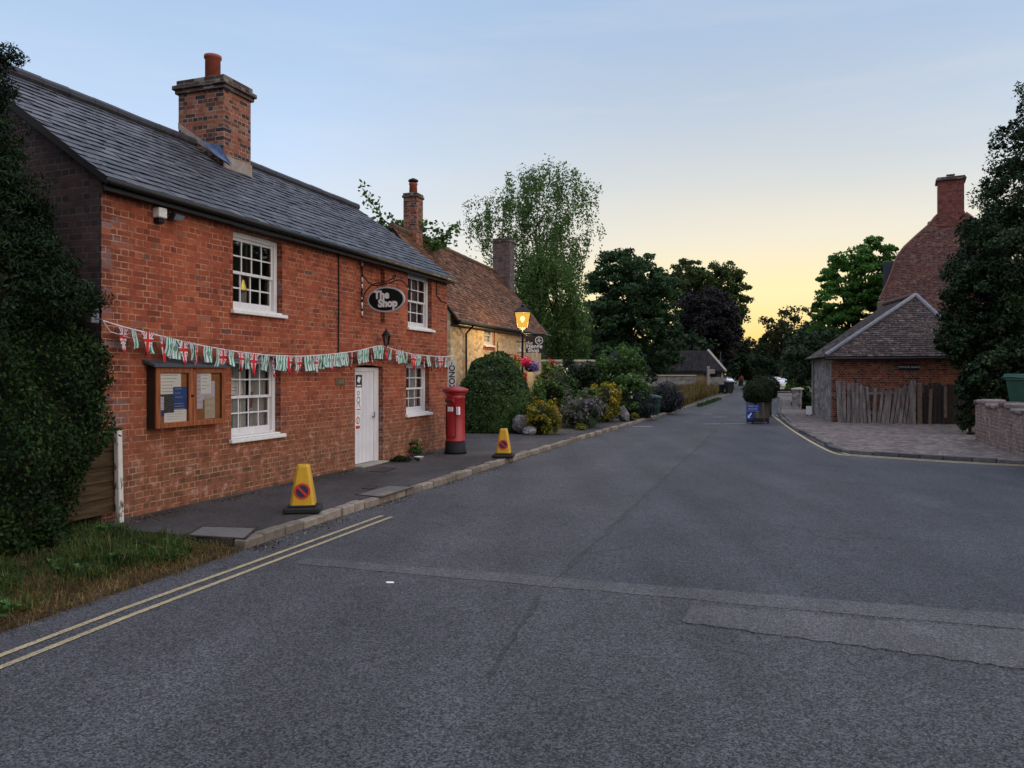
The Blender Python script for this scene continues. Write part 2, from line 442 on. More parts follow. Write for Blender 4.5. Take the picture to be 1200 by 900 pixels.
# left edge of the carriageway (x, y), near to far
KL = [(-6.3, 1.0), (-4.4, 4.0), (-3.65, 5.5), (-3.3, 6.6), (-2.92, 7.75), (-2.82, 8.1), (-2.22, 9.98), (-1.15, 12.9), (0.02, 16.3), (2.35, 22.6), (5.2, 30), (8.2, 37.9), (12.6, 50), (16.2, 60), (19.6, 69), (27.5, 95), (48, 167)]
KR = [(60, 4), (26, 8.6), (14, 13.4), (10.4, 15.6), (9.45, 16.35), (8.75, 16.95), (8.1, 17.45), (7.72, 17.9), (7.75, 18.7), (8.04, 19.8), (8.8, 23.0), (9.7, 26.9), (12.0, 34.7), (15.6, 45), (19.3, 55.6), (23.6, 69), (32.5, 95), (53, 167)]
road_poly = [(-30, -12), (60, -12)] + KR + KL[::-1] + [(-30, -6)]
sheet('road', road_poly, 0.0, M_road)
# repaired strips across the carriageway, and the long joint down its middle
def strip(name, a, b, wa, wb, z, mat, n=14, jit=.02, seed=1):
    rr = random.Random(seed); a = Vector(a[:2]); b = Vector(b[:2]); d = (b - a).normalized(); nn = Vector((-d.y, d.x))
    L = []; Rr = []
    for i in range(n + 1):
        t = i / n; p = a.lerp(b, t); wd = wa + (wb - wa) * t
        L.append(p + nn * (wd / 2 + rr.uniform(-jit, jit))); Rr.append(p - nn * (wd / 2 + rr.uniform(-jit, jit)))
    m = MB()
    for i in range(n): m.quad((*Rr[i], z), (*Rr[i + 1], z), (*L[i + 1], z), (*L[i], z))
    ed = Rr + L[::-1] + [Rr[0]]
    for p, q in zip(ed, ed[1:]): m.quad((*p, -.01), (*q, -.01), (*q, z), (*p, z))     # its edge down into the road
    return struct(m.build(name, mat))
strip('road_repair_strip', gp(350, 657), gp(1420, 748), .24, .42, .004, M_road_light, 24, .015, 3)
ra, rb, rc, rd = gp(806, 709), gp(1450, 764), gp(1450, 818), gp(803, 730)
mA, mB = (ra + rd) / 2, (rb + rc) / 2
strip('road_repair_patch', mA, mB, (ra - rd).length, (rb - rc).length * 1.0, .008, M_road_light, 60, .02, 9)
strip('road_joint', gp(640, 690), gp(840, 503), .05, .06, .0045, M_seam, 60, .035, 4)
strip('road_joint', gp(572, 795), gp(633, 697), .02, .045, .0045, M_seam, 22, .012, 5)

sheet('road_resurfacing', [gp(641, 684), gp(1500, 757), gp(1500, 558), gp(1200, 551), gp(1060, 542), gp(990, 537), gp(958, 527), gp(935, 516), gp(905, 505), gp(842, 503)], .002, M_lane)
# painted lines
def paint_mat(name, col, wear=.5):
    g = G(name); o = g.obj()
    f = g.ramp(g.noise(o, 22, 6, .75), [(wear - .1, 0), (wear + .05, 1)])
    f2 = g.ramp(g.noise(o, 90, 3, .7), [(.38, 0), (.5, 1)])
    c = g.mix(g.math('MULTIPLY', f, f2), (.1, .095, .09), g.ramp(g.noise(o, 3, 4), [(.3, [x * .75 for x in col]), (.7, col)]))
    return g.out(g.bsdf(c, .8, 0, None, .3))
M_yellow = paint_mat('faded_yellow_paint', (.5, .4, .22), .4)
M_yellow_pale = paint_mat('pale_yellow_paint', (.62, .5, .27), .36)
M_white = paint_mat('worn_white_paint', (.5, .5, .5), .44)
def line_strip(name, pts, wd, mat, z=.006):
    m = MB(); pts = [Vector((p[0], p[1])) for p in pts]
    L = []; Rr = []
    for i, p in enumerate(pts):
        d = (pts[min(i + 1, len(pts) - 1)] - pts[max(i - 1, 0)]).normalized(); nn = Vector((-d.y, d.x))
        L.append(p + nn * wd / 2); Rr.append(p - nn * wd / 2)
    for i in range(len(pts) - 1): m.quad((*Rr[i], z), (*Rr[i + 1], z), (*L[i + 1], z), (*L[i], z))
    return struct(m.build(name, mat))
line_strip('yellow_line', [gp(-260, 872), gp(0, 769), gp(150, 712), gp(300, 658), gp(448, 604.5)], .058, M_yellow)
line_strip('yellow_line', [gp(-260, 893), gp(0, 783), gp(150, 723), gp(300, 666), gp(459, 606)], .058, M_yellow)
def smooth(pts, n=6):
    out = []
    P = [Vector(p) for p in pts]
    for i in range(len(P) - 1):
        p0, p1, p2, p3 = P[max(i - 1, 0)], P[i], P[i + 1], P[min(i + 2, len(P) - 1)]
        for k in range(n):
            t = k / n
            out.append(.5 * ((2 * p1) + (p2 - p0) * t + (2 * p0 - 5 * p1 + 4 * p2 - p3) * t * t + (3 * p1 - p0 - 3 * p2 + p3) * t ** 3))
    return out + [P[-1]]
yr = [gp(905.5, 486.5), gp(922, 499), gp(940, 511), gp(962, 523.5), gp(983, 532.3), gp(1010, 535), gp(1060, 538.5), gp(1113, 542), gp(1200, 546.5), gp(1300, 551)]
yr2 = smooth([v + Vector((-.02, .02, 0)) for v in yr])
line_strip('yellow_line', yr2, .075, M_yellow_pale)
n_ = []
for i, p in enumerate(yr2):
    d = (yr2[min(i + 1, len(yr2) - 1)] - yr2[max(i - 1, 0)]).normalized(); n_.append(p + Vector((d.y, -d.x, 0)) * -.2)
line_strip('yellow_line', n_, .075, M_yellow_pale)
for x0, x1, y in ((824, 845, 497), (848, 876, 496.6), (836, 852, 489), (822, 834, 485.5), (741, 765, 500), (868, 880, 489)):
    line_strip('white_road_marking', [gp(x0, y), gp(x1, y - .2)], .14, M_white)

# pavements: raised, with kerb stones
def off(pl, dd):
    out = []
    for i, p in enumerate(pl):
        a = Vector(pl[max(i - 1, 0)][:2]); b = Vector(pl[min(i + 1, len(pl) - 1)][:2]); d = (b - a).normalized()
        out.append((p[0] - d.y * dd, p[1] + d.x * dd))
    return out
klp = KL[5:]
pl_in = off(klp, .16)
fdir = Vector((math.sin(R(19.3)), math.cos(R(19.3))))
back_l = [(-3.9, 8.1)] + [(-3.9 + fdir.x * 0, 8.1)]
pavement_l = [(-5.0, 9.2), (-4.35, 8.62)] + pl_in + [(44, 170), (10.5, 60.0), (5.0, 40), (1.5, 30), (-1.0, 24), (-2.6, 19), (-3.4, 13), (-5.2, 9.7)]
slab('pavement', pavement_l, -.05, .1, M_pave)
krp = KR[3:]
pr_in = off(krp, -.14)
pavement_r = pr_in + [(57, 168), (35.5, 95), (25.9, 69), (22.5, 60), (14.5, 36), (13, 30), (20, 26), (16, 18.0), (12, 15.6)]
slab('pavement_setts', pavement_r, -.05, .085, M_setts)
def kerb(name, pl, z, wd, step, mats, side, seed):
    rr = random.Random(seed); m = MB()
    P = smooth([Vector((p[0], p[1], 0)) for p in pl], 12)
    acc = 0; cur = P[0]; k = 1; ln = step * rr.uniform(.7, 1.2)
    seg = [cur]
    while k < len(P):
        d = (P[k] - cur).length
        if acc + d >= ln:
            t = (ln - acc) / d; cur = cur.lerp(P[k], t); seg.append(cur)
            acc = 0; ln = step * rr.uniform(.65, 1.3)
            if cur.y > 75: break
        else: acc += d; cur = P[k]; k += 1
    for a, b in zip(seg, seg[1:]):
        d = (b - a); L = d.length; d = d / L; nn = Vector((-d.y, d.x, 0)) * side
        M = Matrix(((d.x, nn.x, 0, a.x), (d.y, nn.y, 0, a.y), (0, 0, 1, 0), (0, 0, 0, 1)))
        j = rr.uniform(-.012, .012); h = z + rr.uniform(-.012, .012)
        m.cur = rr.randrange(len(mats))
        m.bevbox((.008, j, -.05), (L - .008, wd + j, h), .014, M)
    return struct(m.build(name, mats))
M_kerb = [pm('kerb_stone', c, .9, 0, .4, 9, .6) for c in ((.2, .165, .13), (.15, .125, .1), (.25, .21, .17))]
kerb('kerb', klp, .1, .15, .42, M_kerb, 1, 3)
kerb('kerb', krp, .095, .15, .6, [pm('grey_kerb_stone', c, .9, 0, .4, 9, .6) for c in ((.1, .095, .095), (.07, .068, .07), (.14, .13, .125))], -1, 4)
# grass verge in front of the hedge
verge = [(-2.86, 8.02), (-2.95, 7.7), (-3.3, 6.6), (-3.66, 5.5), (-4.4, 4.0), (-6.3, 1.0), (-10, -2), (-16, 3), (-9, 9.5), (-5.3, 9.6), (-4.3, 8.6)]
slab('verge_soil', verge[::-1], -.05, .035, M_earth)
# garden ground behind the left-hand shrubs, and the raised garden behind the wall on the right
slab('garden_ground', [(-1.0, 24), (-2.4, 19.2), (-6, 30), (-2, 60), (9.2, 60), (5.0, 40), (1.5, 30)][::-1], -.05, .09, M_earth)
slab('garden_ground', [(11.25, 16.3), (12.15, 19.2), (12.5, 20.2), (14.0, 21.0), (24, 19), (24, 8), (10.2, 12.5)][::-1], -.05, .62, M_earth)
# manhole covers and drain
M_cover = pm('concrete_cover', (.13, .12, .11), .85, 0, .3, 12, .5)
M_iron = pm('rusty_iron_cover', (.05, .04, .038), .6, .5, .4, 20, .4)
def cover(name, pts, mat, label, cat):
    c = sum((Vector(p) for p in pts), Vector()) / 4
    rt = thing(name, label, cat, (c.x, c.y, .1))
    q = [(p[0] - c.x, p[1] - c.y) for p in pts]
    m = MB(); m.prism(q[::-1], .006, Matrix.Identity(4)); m.build('cover_plate', mat, rt)
    m = MB()
    for i in range(4):
        a = Vector((*q[i], 0)); b = Vector((*q[(i + 1) % 4], 0)); d = (b - a).normalized(); nn = Vector((-d.y, d.x, 0)) * -.025
        m.add([a + Vector((0, 0, .001)), b + Vector((0, 0, .001)), b - nn + Vector((0, 0, .001)), a - nn + Vector((0, 0, .001)), a + Vector((0, 0, .009)), b + Vector((0, 0, .009)), b - nn + Vector((0, 0, .009)), a - nn + Vector((0, 0, .009))], [(0, 3, 2, 1), (4, 5, 6, 7), (0, 1, 5, 4), (1, 2, 6, 5), (2, 3, 7, 6), (3, 0, 4, 7)])
    m.build('cover_frame', M_iron, rt)
    return rt
cover('manhole_cover', [gp(218, 628, .1), gp(288, 632, .1), gp(302, 619, .1), gp(236, 617, .1)], M_cover, 'grey ribbed access cover set in the pavement beside the grass verge', 'manhole cover')
cover('manhole_cover', [gp(416, 580, .1), gp(448, 583, .1), gp(486, 571, .1), gp(456, 569, .1)], M_cover, 'pale concrete cover in the pavement against the kerb stones', 'manhole cover')
cover('drain_grate', [gp(432, 553, .1), gp(452, 553.5, .1), gp(464, 549, .1), gp(444, 548, .1)], M_iron, 'dark iron grate in the pavement at the foot of the white door', 'drain')
cover('manhole_cover', [gp(424, 573, .1), gp(437, 573.5, .1), gp(443, 570, .1), gp(429, 569.5, .1)], M_iron, 'small dark iron cover in the pavement next to the pale concrete cover', 'manhole cover')

# ================================================================== BRICK SHOP
TH = R(19.3); SD, CD = math.sin(TH), math.cos(TH)
DF = 7.5
def fZ(x):
    u = (x - HX) / F; return DF / (SD - u * CD)
def fS(x):
    u = (x - HX) / F; Z = fZ(x); return Z * CD + u * Z * SD
S0 = fS(119)
def fx(x): return fS(x) - S0
def fz(x, y): return hz(y, fZ(x))
Z0 = fZ(119)
shop_loc = (px(119, Z0), Z0, 0)
SROT = R(90) - TH
LEN = fx(524)
WALL = 4.12; DEP = 5.0
def weather_shop(g, uv, c):
    x, y, _ = g.sep(uv)
    # rising damp and salts low on the wall, old grey bricks at the left-hand quoin
    nz = g.noise(uv, 1.3, 5, .65)
    low = g.math('MULTIPLY', g.n('MapRange', {'Value': g.math('ADD', y, g.math('MULTIPLY', nz, 1.1)), 'From Min': 2.3, 'From Max': 1.05}, clamp=True).outputs[0], .8)
    c = g.mix(low, c, g.ramp(g.noise(uv, 6, 5), [(.34, (.06, .045, .025)), (.45, (.13, .085, .042)), (.54, (.2, .095, .055)), (.6, (.27, .12, .075)), (.68, (.46, .35, .28))]))
    q = g.n('MapRange', {'Value': g.math('ADD', x, g.math('MULTIPLY', g.noise(uv, 5, 3), .5)), 'From Min': .75, 'From Max': .45}, clamp=True).outputs[0]
    v = g.n('TexVoronoi', {'Vector': g.mapv(uv, (4.4, 12.8, 1)), 'Scale': 1.0, 'Randomness': .2}, voronoi_dimensions='2D').outputs['Color']
    pale = g.ramp(g.sep(v)[1], [(.0, (.12, .11, .12)), (.25, (.2, .19, .19)), (.3, (.1, .035, .025)), (.8, (.27, .09, .05))], 'CONSTANT')
    top_dark = g.n('MapRange', {'Value': g.math('ADD', y, g.math('MULTIPLY', g.noise(uv, 2.5, 4), .5)), 'From Min': 3.95, 'From Max': 4.35}, clamp=True).outputs[0]  # wall darkens unevenly towards its top edge
    c = g.mix(g.math('MULTIPLY', top_dark, .5), c, (.1, .04, .03))
    runs = g.ramp(g.noise(g.mapv(uv, (5, .5, 1)), 1.6, 5, .7), [(.5, 0), (.7, .6)])
    c = g.mix(runs, c, (.15, .06, .04))
    return g.mix(g.math('MULTIPLY', q, .7), c, pale)
M_brick = brick_mat('orange_red_brick', [(0, (.2, .05, .028)), (.2, (.3, .068, .034)), (.6, (.37, .085, .038)), (.9, (.42, .105, .046)), (.975, (.36, .13, .07)), (1, (.12, .07, .06))], (.46, .25, .16), .225, .078, .007, weather_shop, stain=.45, mort2=(.27, .085, .05))
M_brick_side = brick_mat('shaded_gable_brick', [(0, (.03, .026, .03)), (.5, (.06, .04, .04)), (1, (.09, .052, .045))], (.1, .085, .085), stain=.4)  # shade of the gable side put into a darker brick colour
M_brick_chim = brick_mat('sooty_chimney_brick', [(0, (.035, .03, .035)), (.3, (.12, .05, .04)), (.6, (.3, .095, .055)), (.85, (.36, .12, .07)), (1, (.3, .17, .1))], (.34, .28, .23), stain=.4)
M_cap = brick_mat('lichened_chimney_cap', [(0, (.03, .028, .03)), (.6, (.1, .055, .045)), (1, (.3, .28, .25))], (.16, .15, .14), stain=.6)
M_slate = tile_mat('blue_grey_slate', [(0, (.014, .014, .02)), (.35, (.034, .034, .046)), (.8, (.056, .055, .072)), (1, (.1, .097, .115))], .55, (.15, .15, .14), spec=.5)
M_black = pm('black_paint', (.01, .01, .011), .6, 0, .3, 6, 0, 60, .25)
M_gutter = pm('black_gutter_and_eave_shade', (.008, .008, .009), .5, 0, .3)
M_lead = pm('grey_lead', (.2, .21, .24), .45, .3, .3, 10, .3)
M_pot = pm('terracotta_pot', (.3, .075, .045), .7, 0, .3, 10, .3)
M_wpaint = pm('white_gloss_paint', (.68, .67, .68), .4, 0, .08, 5, .15, 90, .4, .22)
M_wpaint_old = pm('flaking_white_paint', (.74, .73, .71), .6, 0, .14, 14, .4, 80)
M_glass = glass_mat()
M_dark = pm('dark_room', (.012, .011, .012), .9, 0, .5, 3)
M_curtain = pm('pale_net_curtain', (.6, .59, .6), .9, 0, .15, 4)
M_curtain_grey = pm('grey_curtain', (.2, .19, .2), .9, 0, .2, 4)

shop = thing('brick_shop', 'two storey red brick village shop with slate roof and white sash windows', 'shop', shop_loc, SROT)
OPEN = {}
def rect(x0, x1, zt, zb, key): OPEN[key] = (fx(x0), fx(x1), zb, zt)
OPEN['ul'] = (fx(273), fx(331), 2.78, fz(273, 268)); OPEN['ur'] = (fx(478), fx(506), 2.84, fz(478, 317))
OPEN['ll'] = (fx(271), fx(329), .9, 2.13); OPEN['lr'] = (fx(476), fx(503), .98, 2.1)
OPEN['door'] = (fx(416), fx(449), .1, 2.02); OPEN['niche'] = (fx(418), fx(451), 2.86, 4.02)
def wall_open(m, L, H, ops, depth, z0=0.0, y=0.0):
    xs = sorted({0, L} | {v for o in ops for v in o[:2]}); zs = sorted({z0, H} | {v for o in ops for v in o[2:]})
    for i in range(len(xs) - 1):
        for k in range(len(zs) - 1):
            cx, cz = (xs[i] + xs[i + 1]) / 2, (zs[k] + zs[k + 1]) / 2
            if any(o[0] < cx < o[1] and o[2] < cz < o[3] for o in ops): continue
            m.quad((xs[i], y, zs[k]), (xs[i + 1], y, zs[k]), (xs[i + 1], y, zs[k + 1]), (xs[i], y, zs[k + 1]))
    for o, d in zip(ops, depth if hasattr(depth, '__len__') else [depth] * len(ops)):
        x0, x1, a, b = o
        m.quad((x0, y, a), (x0, y, b), (x0, y + d, b), (x0, y + d, a))
        m.quad((x1, y, a), (x1, y + d, a), (x1, y + d, b), (x1, y, b))
        m.quad((x0, y, b), (x1, y, b), (x1, y + d, b), (x0, y + d, b))
        m.quad((x0, y, a), (x0, y + d, a), (x1, y + d, a), (x1, y, a))
keys = ['ul', 'ur', 'll', 'lr', 'door', 'niche']; deps = [.22, .22, .22, .22, .2, .09]
m = MB()
wall_open(m, LEN, WALL, [OPEN[k] for k in keys], deps)
n0 = OPEN['niche']; m.quad((n0[0], .09, n0[2]), (n0[1], .09, n0[2]), (n0[1], .09, n0[3]), (n0[0], .09, n0[3]))
# segmental arch over the niche, windows and door: a brick spandrel closes the corners
for k, rise, d in (('niche', .1, .088), ('ul', .02, .1), ('ll', .05, .1), ('door', .04, .1), ('ur', .02, .1), ('lr', .04, .1)):
    x0, x1, a, b = OPEN[k]; w_ = (x1 - x0) / 2; cx = (x0 + x1) / 2; n = 10
    pts = [(cx + w_ * (2 * i / n - 1), b - rise * (2 * i / n - 1) ** 2) for i in range(n + 1)]
    for (ax, az), (bx, bz) in zip(pts, pts[1:]):
        m.quad((ax, .002, az), (bx, .002, bz), (bx, .002, b), (ax, .002, b)); m.quad((ax, .002, az), (ax, d, az), (bx, d, bz), (bx, .002, bz))
wall = m.build('front_wall', M_brick, shop)
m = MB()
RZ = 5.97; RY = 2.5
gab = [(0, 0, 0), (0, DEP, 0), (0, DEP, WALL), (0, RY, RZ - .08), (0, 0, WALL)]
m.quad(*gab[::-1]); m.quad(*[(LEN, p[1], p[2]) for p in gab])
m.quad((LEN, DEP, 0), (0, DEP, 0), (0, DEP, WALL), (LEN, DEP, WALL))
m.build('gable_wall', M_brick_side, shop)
m = MB(); m.box((.04, .5, .05), (LEN - .04, .54, WALL - .05)); m.build('dark_backing', M_dark, shop)  # dark board behind the windows, the unlit rooms put into its colour

def slates(m, O, U, V, N, L, S, w, ex, th, rr, inside=None, lift=.012, jitter=.004):
    """courses of slates or tiles on the plane O + U*x + V*y"""
    rows = int(S / ex) + 1
    for r in range(rows):
        x = -w * (.5 if r % 2 else 0) + rr.uniform(-.01, .01)
        while x < L:
            ww = w * rr.uniform(.92, 1.06); a = max(x, 0) + .0025; b = min(x + ww, L) - .0025; x += ww
            if b - a < .02: continue
            y0 = r * ex + rr.uniform(-jitter, jitter) * 2; y1 = min(y0 + ex * 1.6, S)
            if y0 >= S - .01: continue
            if inside and not inside((a + b) / 2, y0 + ex * .5): continue
            l0 = lift + th + rr.uniform(-.3, 1) * jitter; tw = rr.uniform(-1, 1) * jitter * .8
            def P(px_, py_, h): return O + U * px_ + V * py_ + N * h
            vs = [P(a, y0, l0 + tw), P(b, y0, l0 - tw), P(b, y1, lift * .3), P(a, y1, lift * .3), P(a, y0, l0 - th + tw), P(b, y0, l0 - th - tw)]
            m.add(vs, [(0, 1, 2, 3), (0, 4, 5, 1), (0, 3, 4), (1, 5, 2)])
rr = random.Random(11)
OV = .18; gL, gR = -.1, LEN + .1
EVZ = 4.1
slope = math.atan2(RZ - EVZ, RY + .18); cs, sn = math.cos(slope), math.sin(slope)
eav = Vector((gL, -OV, EVZ)); V = Vector((0, cs, sn)); N = Vector((0, -sn, cs)); SL = (RY + OV) / cs
m = MB(); Ln = gR - gL
slates(m, eav, Vector((1, 0, 0)), V, N, Ln, SL, .27, .18, .012, rr, jitter=.007)
eb = Vector((gR, DEP + OV, eav.z)); Vb = Vector((0, -cs, sn)); Nb = Vector((0, sn, cs))
slates(m, eb, Vector((-1, 0, 0)), Vb, Nb, Ln, SL, .3, .25, .009, rr)
rf = m.build('roof', M_slate, shop)
m = MB()  # boarding under the slates, dark soffit and verge boards
for s in (0, 1):
    y0, y1 = (-OV, RY) if s == 0 else (DEP + OV, DEP - RY)
    z0 = eav.z
    m.quad((gL, y0, z0 - .012), (gR, y0, z0 - .012), (gR, y1, RZ - .012), (gL, y1, RZ - .012))
    m.quad((gL, y0, z0 - .07), (gL, y1, RZ - .09), (gR, y1, RZ - .09), (gR, y0, z0 - .07))
    m.quad((gL, y0, z0 - .07), (gR, y0, z0 - .07), (gR, y0, z0), (gL, y0, z0))
    for x in (gL, gR): m.quad((x, y0, z0 - .07), (x, y0, z0 + .01), (x, y1, RZ + .01), (x, y1, RZ - .1))
m.build('roof_boarding', M_black, rf)
m = MB(); x = gL - .01
while x < gR:
    x2 = min(x + .45 * rr.uniform(.95, 1.05), gR + .01); m.cur = 0
    m.tube([(x + .003, RY, RZ + .045 + rr.uniform(-.006, .006)), (x2 - .003, RY, RZ + .045 + rr.uniform(-.006, .006))], .085, 10); x = x2
m.build('ridge_tile', pm('dark_ridge_tile', (.04, .04, .05), .6, 0, .4, 8, .4), rf)
m = MB(); m.smooth = True
gy = -OV - .03
m.tube([(gL, gy, eav.z - .035), (gR, gy, eav.z - .035)], .045, 10); m.smooth = False
m.box((gL, -OV + .02, eav.z - .13), (gR, -OV + .045, eav.z - .075))
m.box((.0, -OV + .05, eav.z - .12), (LEN, -.002, eav.z - .1))
m.build('gutter', M_gutter, shop)  # black gutter and boards added for the dark shade under the eaves
# chimney stack through the ridge
cx0, cx1, cy0, cy1 = 4.3, 5.04, 1.85, 2.85
ch = MB(); ch.box((cx0, cy0, 5.2), (cx1, cy1, 6.92))
chim = ch.build('chimney', M_brick_chim, shop)
m = MB()
for k, (e, za, zb) in enumerate(((.05, 6.921, 6.99), (.085, 6.991, 7.07), (.03, 7.071, 7.17))):
    m.bevbox((cx0 - e, cy0 - e, za), (cx1 + e, cy1 + e, zb), .012)
m.build('chimney_cap', M_cap, chim)
m = MB(); m.smooth = True
m.lathe([(.135, 7.171), (.135, 7.62), (.155, 7.63), (.155, 7.68), (.11, 7.68), (.11, 7.3)], 20, ((cx0 + cx1) / 2 - .06, (cy0 + cy1) / 2, 0)); m.build('chimney_pot', M_pot, chim)
m = MB()
m.quad((cx0 - .012, cy0 - .18, 5.5), (cx0 - .012, cy1, 6.3), (cx0 - .012, cy1, 6.42), (cx0 - .012, cy0 - .012, 5.72))
m.box((cx0 - .02, cy0 - .016, 5.4), (cx1 + .02, cy0 - .003, 5.74))
m.build('lead_flashing', pm('pale_mortar_flashing', (.3, .25, .22), .7, 0, .3, 10, .3), chim)
m = MB()
a_ = Vector((cx0 - .2, cy0 - .25, 0)); 
m.add([(cx0 - .2, cy0 - .02, 5.665), (cx0 - .013, cy0 - .2, 5.53), (cx0 - .013, cy0 + .3, 5.97), (cx0 - .2, cy0 + .36, 5.98), (cx0 - .013, cy0 + .1, 5.95)], [(0, 1, 2, 3), (1, 4, 2)])
m.build('lead_soaker', pm('blue_lead', (.1, .15, .26), .45, .2, .3), chim)

# sash windows
def sash_window(parent, op, y, cols, rows, fill, label=None, sill_ext=.06, paint=M_wpaint):
    x0, x1, z0, z1 = op; fw = .075
    m = MB()
    m.bevbox((x0 + .002, y, z0 + .03), (x0 + fw, y + .1, z1 - .004), .006, None); m.bevbox((x1 - fw, y, z0 + .03), (x1 - .002, y + .1, z1 - .004), .006)
    m.bevbox((x0 + fw, y + .001, z1 - .085), (x1 - fw, y + .1, z1 - .004), .006)
    m.bevbox((x0 + fw, y + .001, z0 + .03), (x1 - fw, y + .1, z0 + .06), .004)
    wn = m.build('window', paint, parent)
    if label: wn['label'] = label
    zm = (z0 + .06 + z1 - .085) / 2
    for up in (1, 0):
        yy = y + (.03 if up else .055)
        a, b = (zm - .02, z1 - .085) if up else (z0 + .06, zm + .02)
        xa, xb = x0 + fw + .002, x1 - fw - .002; st = .042
        s = MB(); bot = .042 if up else .085
        s.box((xa, yy, a), (xa + st, yy + .022, b)); s.box((xb - st, yy, a), (xb, yy + .022, b))
        s.box((xa + st, yy, a), (xb - st, yy + .022, a + bot)); s.box((xa + st, yy, b - .042), (xb - st, yy + .022, b))
        wx = (xb - xa - 2 * st)
        for i in range(1, cols):
            c = xa + st + wx * i / cols; s.box((c - .011, yy + .002, a + bot), (c + .011, yy + .02, b - .042))
        hh = b - .042 - a - bot
        for i in range(1, rows):
            c = a + bot + hh * i / rows
            for j in range(cols):
                l_ = xa + st + wx * j / cols + (.011 if j else 0); r_ = xa + st + wx * (j + 1) / cols - (.011 if j < cols - 1 else 0)
                s.box((l_, yy + .003, c - .011), (r_, yy + .019, c + .011))
        s.build('sash', paint, wn)
        gq = MB(); gq.quad((xa + st, yy + .012, a + bot), (xb - st, yy + .012, a + bot), (xb - st, yy + .012, b - .042), (xa + st, yy + .012, b - .042))
        gq.build('pane', M_glass, wn)
    m = MB(); m.bevbox((x0 - sill_ext, -.07, z0 - .055), (x1 + sill_ext, -.001, z0 + .002), .008); m.bevbox((x0 + .003, -.001, z0 + .001), (x1 - .003, y + .1, z0 + .029), .006)
    m.build('window_sill', M_wpaint_old, wn)
    if fill:
        c = MB(); n = 60
        for (fa, fb, mt) in fill:
            c.cur = mt
            for i in range(n):
                t0, t1 = i / n, (i + 1) / n
                xa = x0 + fw + (x1 - x0 - 2 * fw) * (fa + (fb - fa) * t0); xb = x0 + fw + (x1 - x0 - 2 * fw) * (fa + (fb - fa) * t1)
                f = lambda t: .035 * math.sin(t * 34 * (fb - fa) + fa * 9) + .012 * math.sin(t * 90)
                c.quad((xa, y + .17 + f(t0), z0 + .06), (xb, y + .17 + f(t1), z0 + .06), (xb, y + .17 + f(t1), z1 - .09), (xa, y + .17 + f(t0), z1 - .09))
        c.build('curtain', [M_curtain, M_curtain_grey], wn)
    return wn
sash_window(shop, OPEN['ul'], .1, 4, 2, [(.0, .06, 1), (.5, .56, 1)], 'upper sash window with dark panes')
sash_window(shop, OPEN['ur'], .1, 3, 2, [(.0, .36, 0), (.5, .8, 1)], 'upper sash window half drawn with pale curtains')
sash_window(shop, OPEN['ll'], .1, 4, 2, [(.0, .6, 0), (.66, 1, 0)], 'lower sash window with white net curtain')
sash_window(shop, OPEN['lr'], .1, 3, 2, [(0, .45, 0), (.55, 1, 0)], 'lower sash window with pale curtain')
# door
x0, x1, z0, z1 = OPEN['door']
m = MB()
m.bevbox((x0 + .002, .105, z0), (x0 + .05, .19, z1 - .05), .006); m.bevbox((x1 - .17, .1, z0), (x1 - .002, .19, z1 - .05), .006); m.bevbox((x0 + .05, .106, z1 - .13), (x1 - .17, .19, z1 - .05), .006)
fr = m.build('door_frame', M_wpaint, shop)
M_wdoor = pm('white_door_paint', (.7, .69, .72), .4, 0, .06, 3, .1, 90, .4, .16)
m = MB(); m.bevbox((x0 + .052, .122, z0 + .03), (x1 - .172, .165, z1 - .132), .004); dr = m.build('door', M_wdoor, shop)
m = MB()
for i in range(1, 6):
    c = x0 + .052 + (x1 - x0 - .224) * i / 6; m.box((c - .004, .1195, z0 + .06), (c + .004, .1225, z1 - .15))
m.build('board_joint', pm('door_groove', (.5, .5, .53), .5), dr)
m = MB(); m.smooth = True; hx = x1 - .215
m.tube([(hx, .12, 1.0), (hx, .075, 1.0)], .012, 8); m.tube([(hx, .075, .985), (hx, .07, 1.1)], .012, 8); m.build('door_handle', M_lead, dr)
m = MB(); m.bevbox((x0 - .0, -.16, .06), (x1, .11, .128), .012); m.build('door_step', pm('worn_doorstep', (.3, .27, .22), .85, 0, .3, 8, .5), shop)
M_paper = pm('white_paper', (.8, .79, .78), .8, 0, .06, 4)
M_red = pm('sign_red', (.5, .03, .03), .5, 0, .1); M_ink = pm('black_ink', (.02, .02, .022), .6, 0, .1)
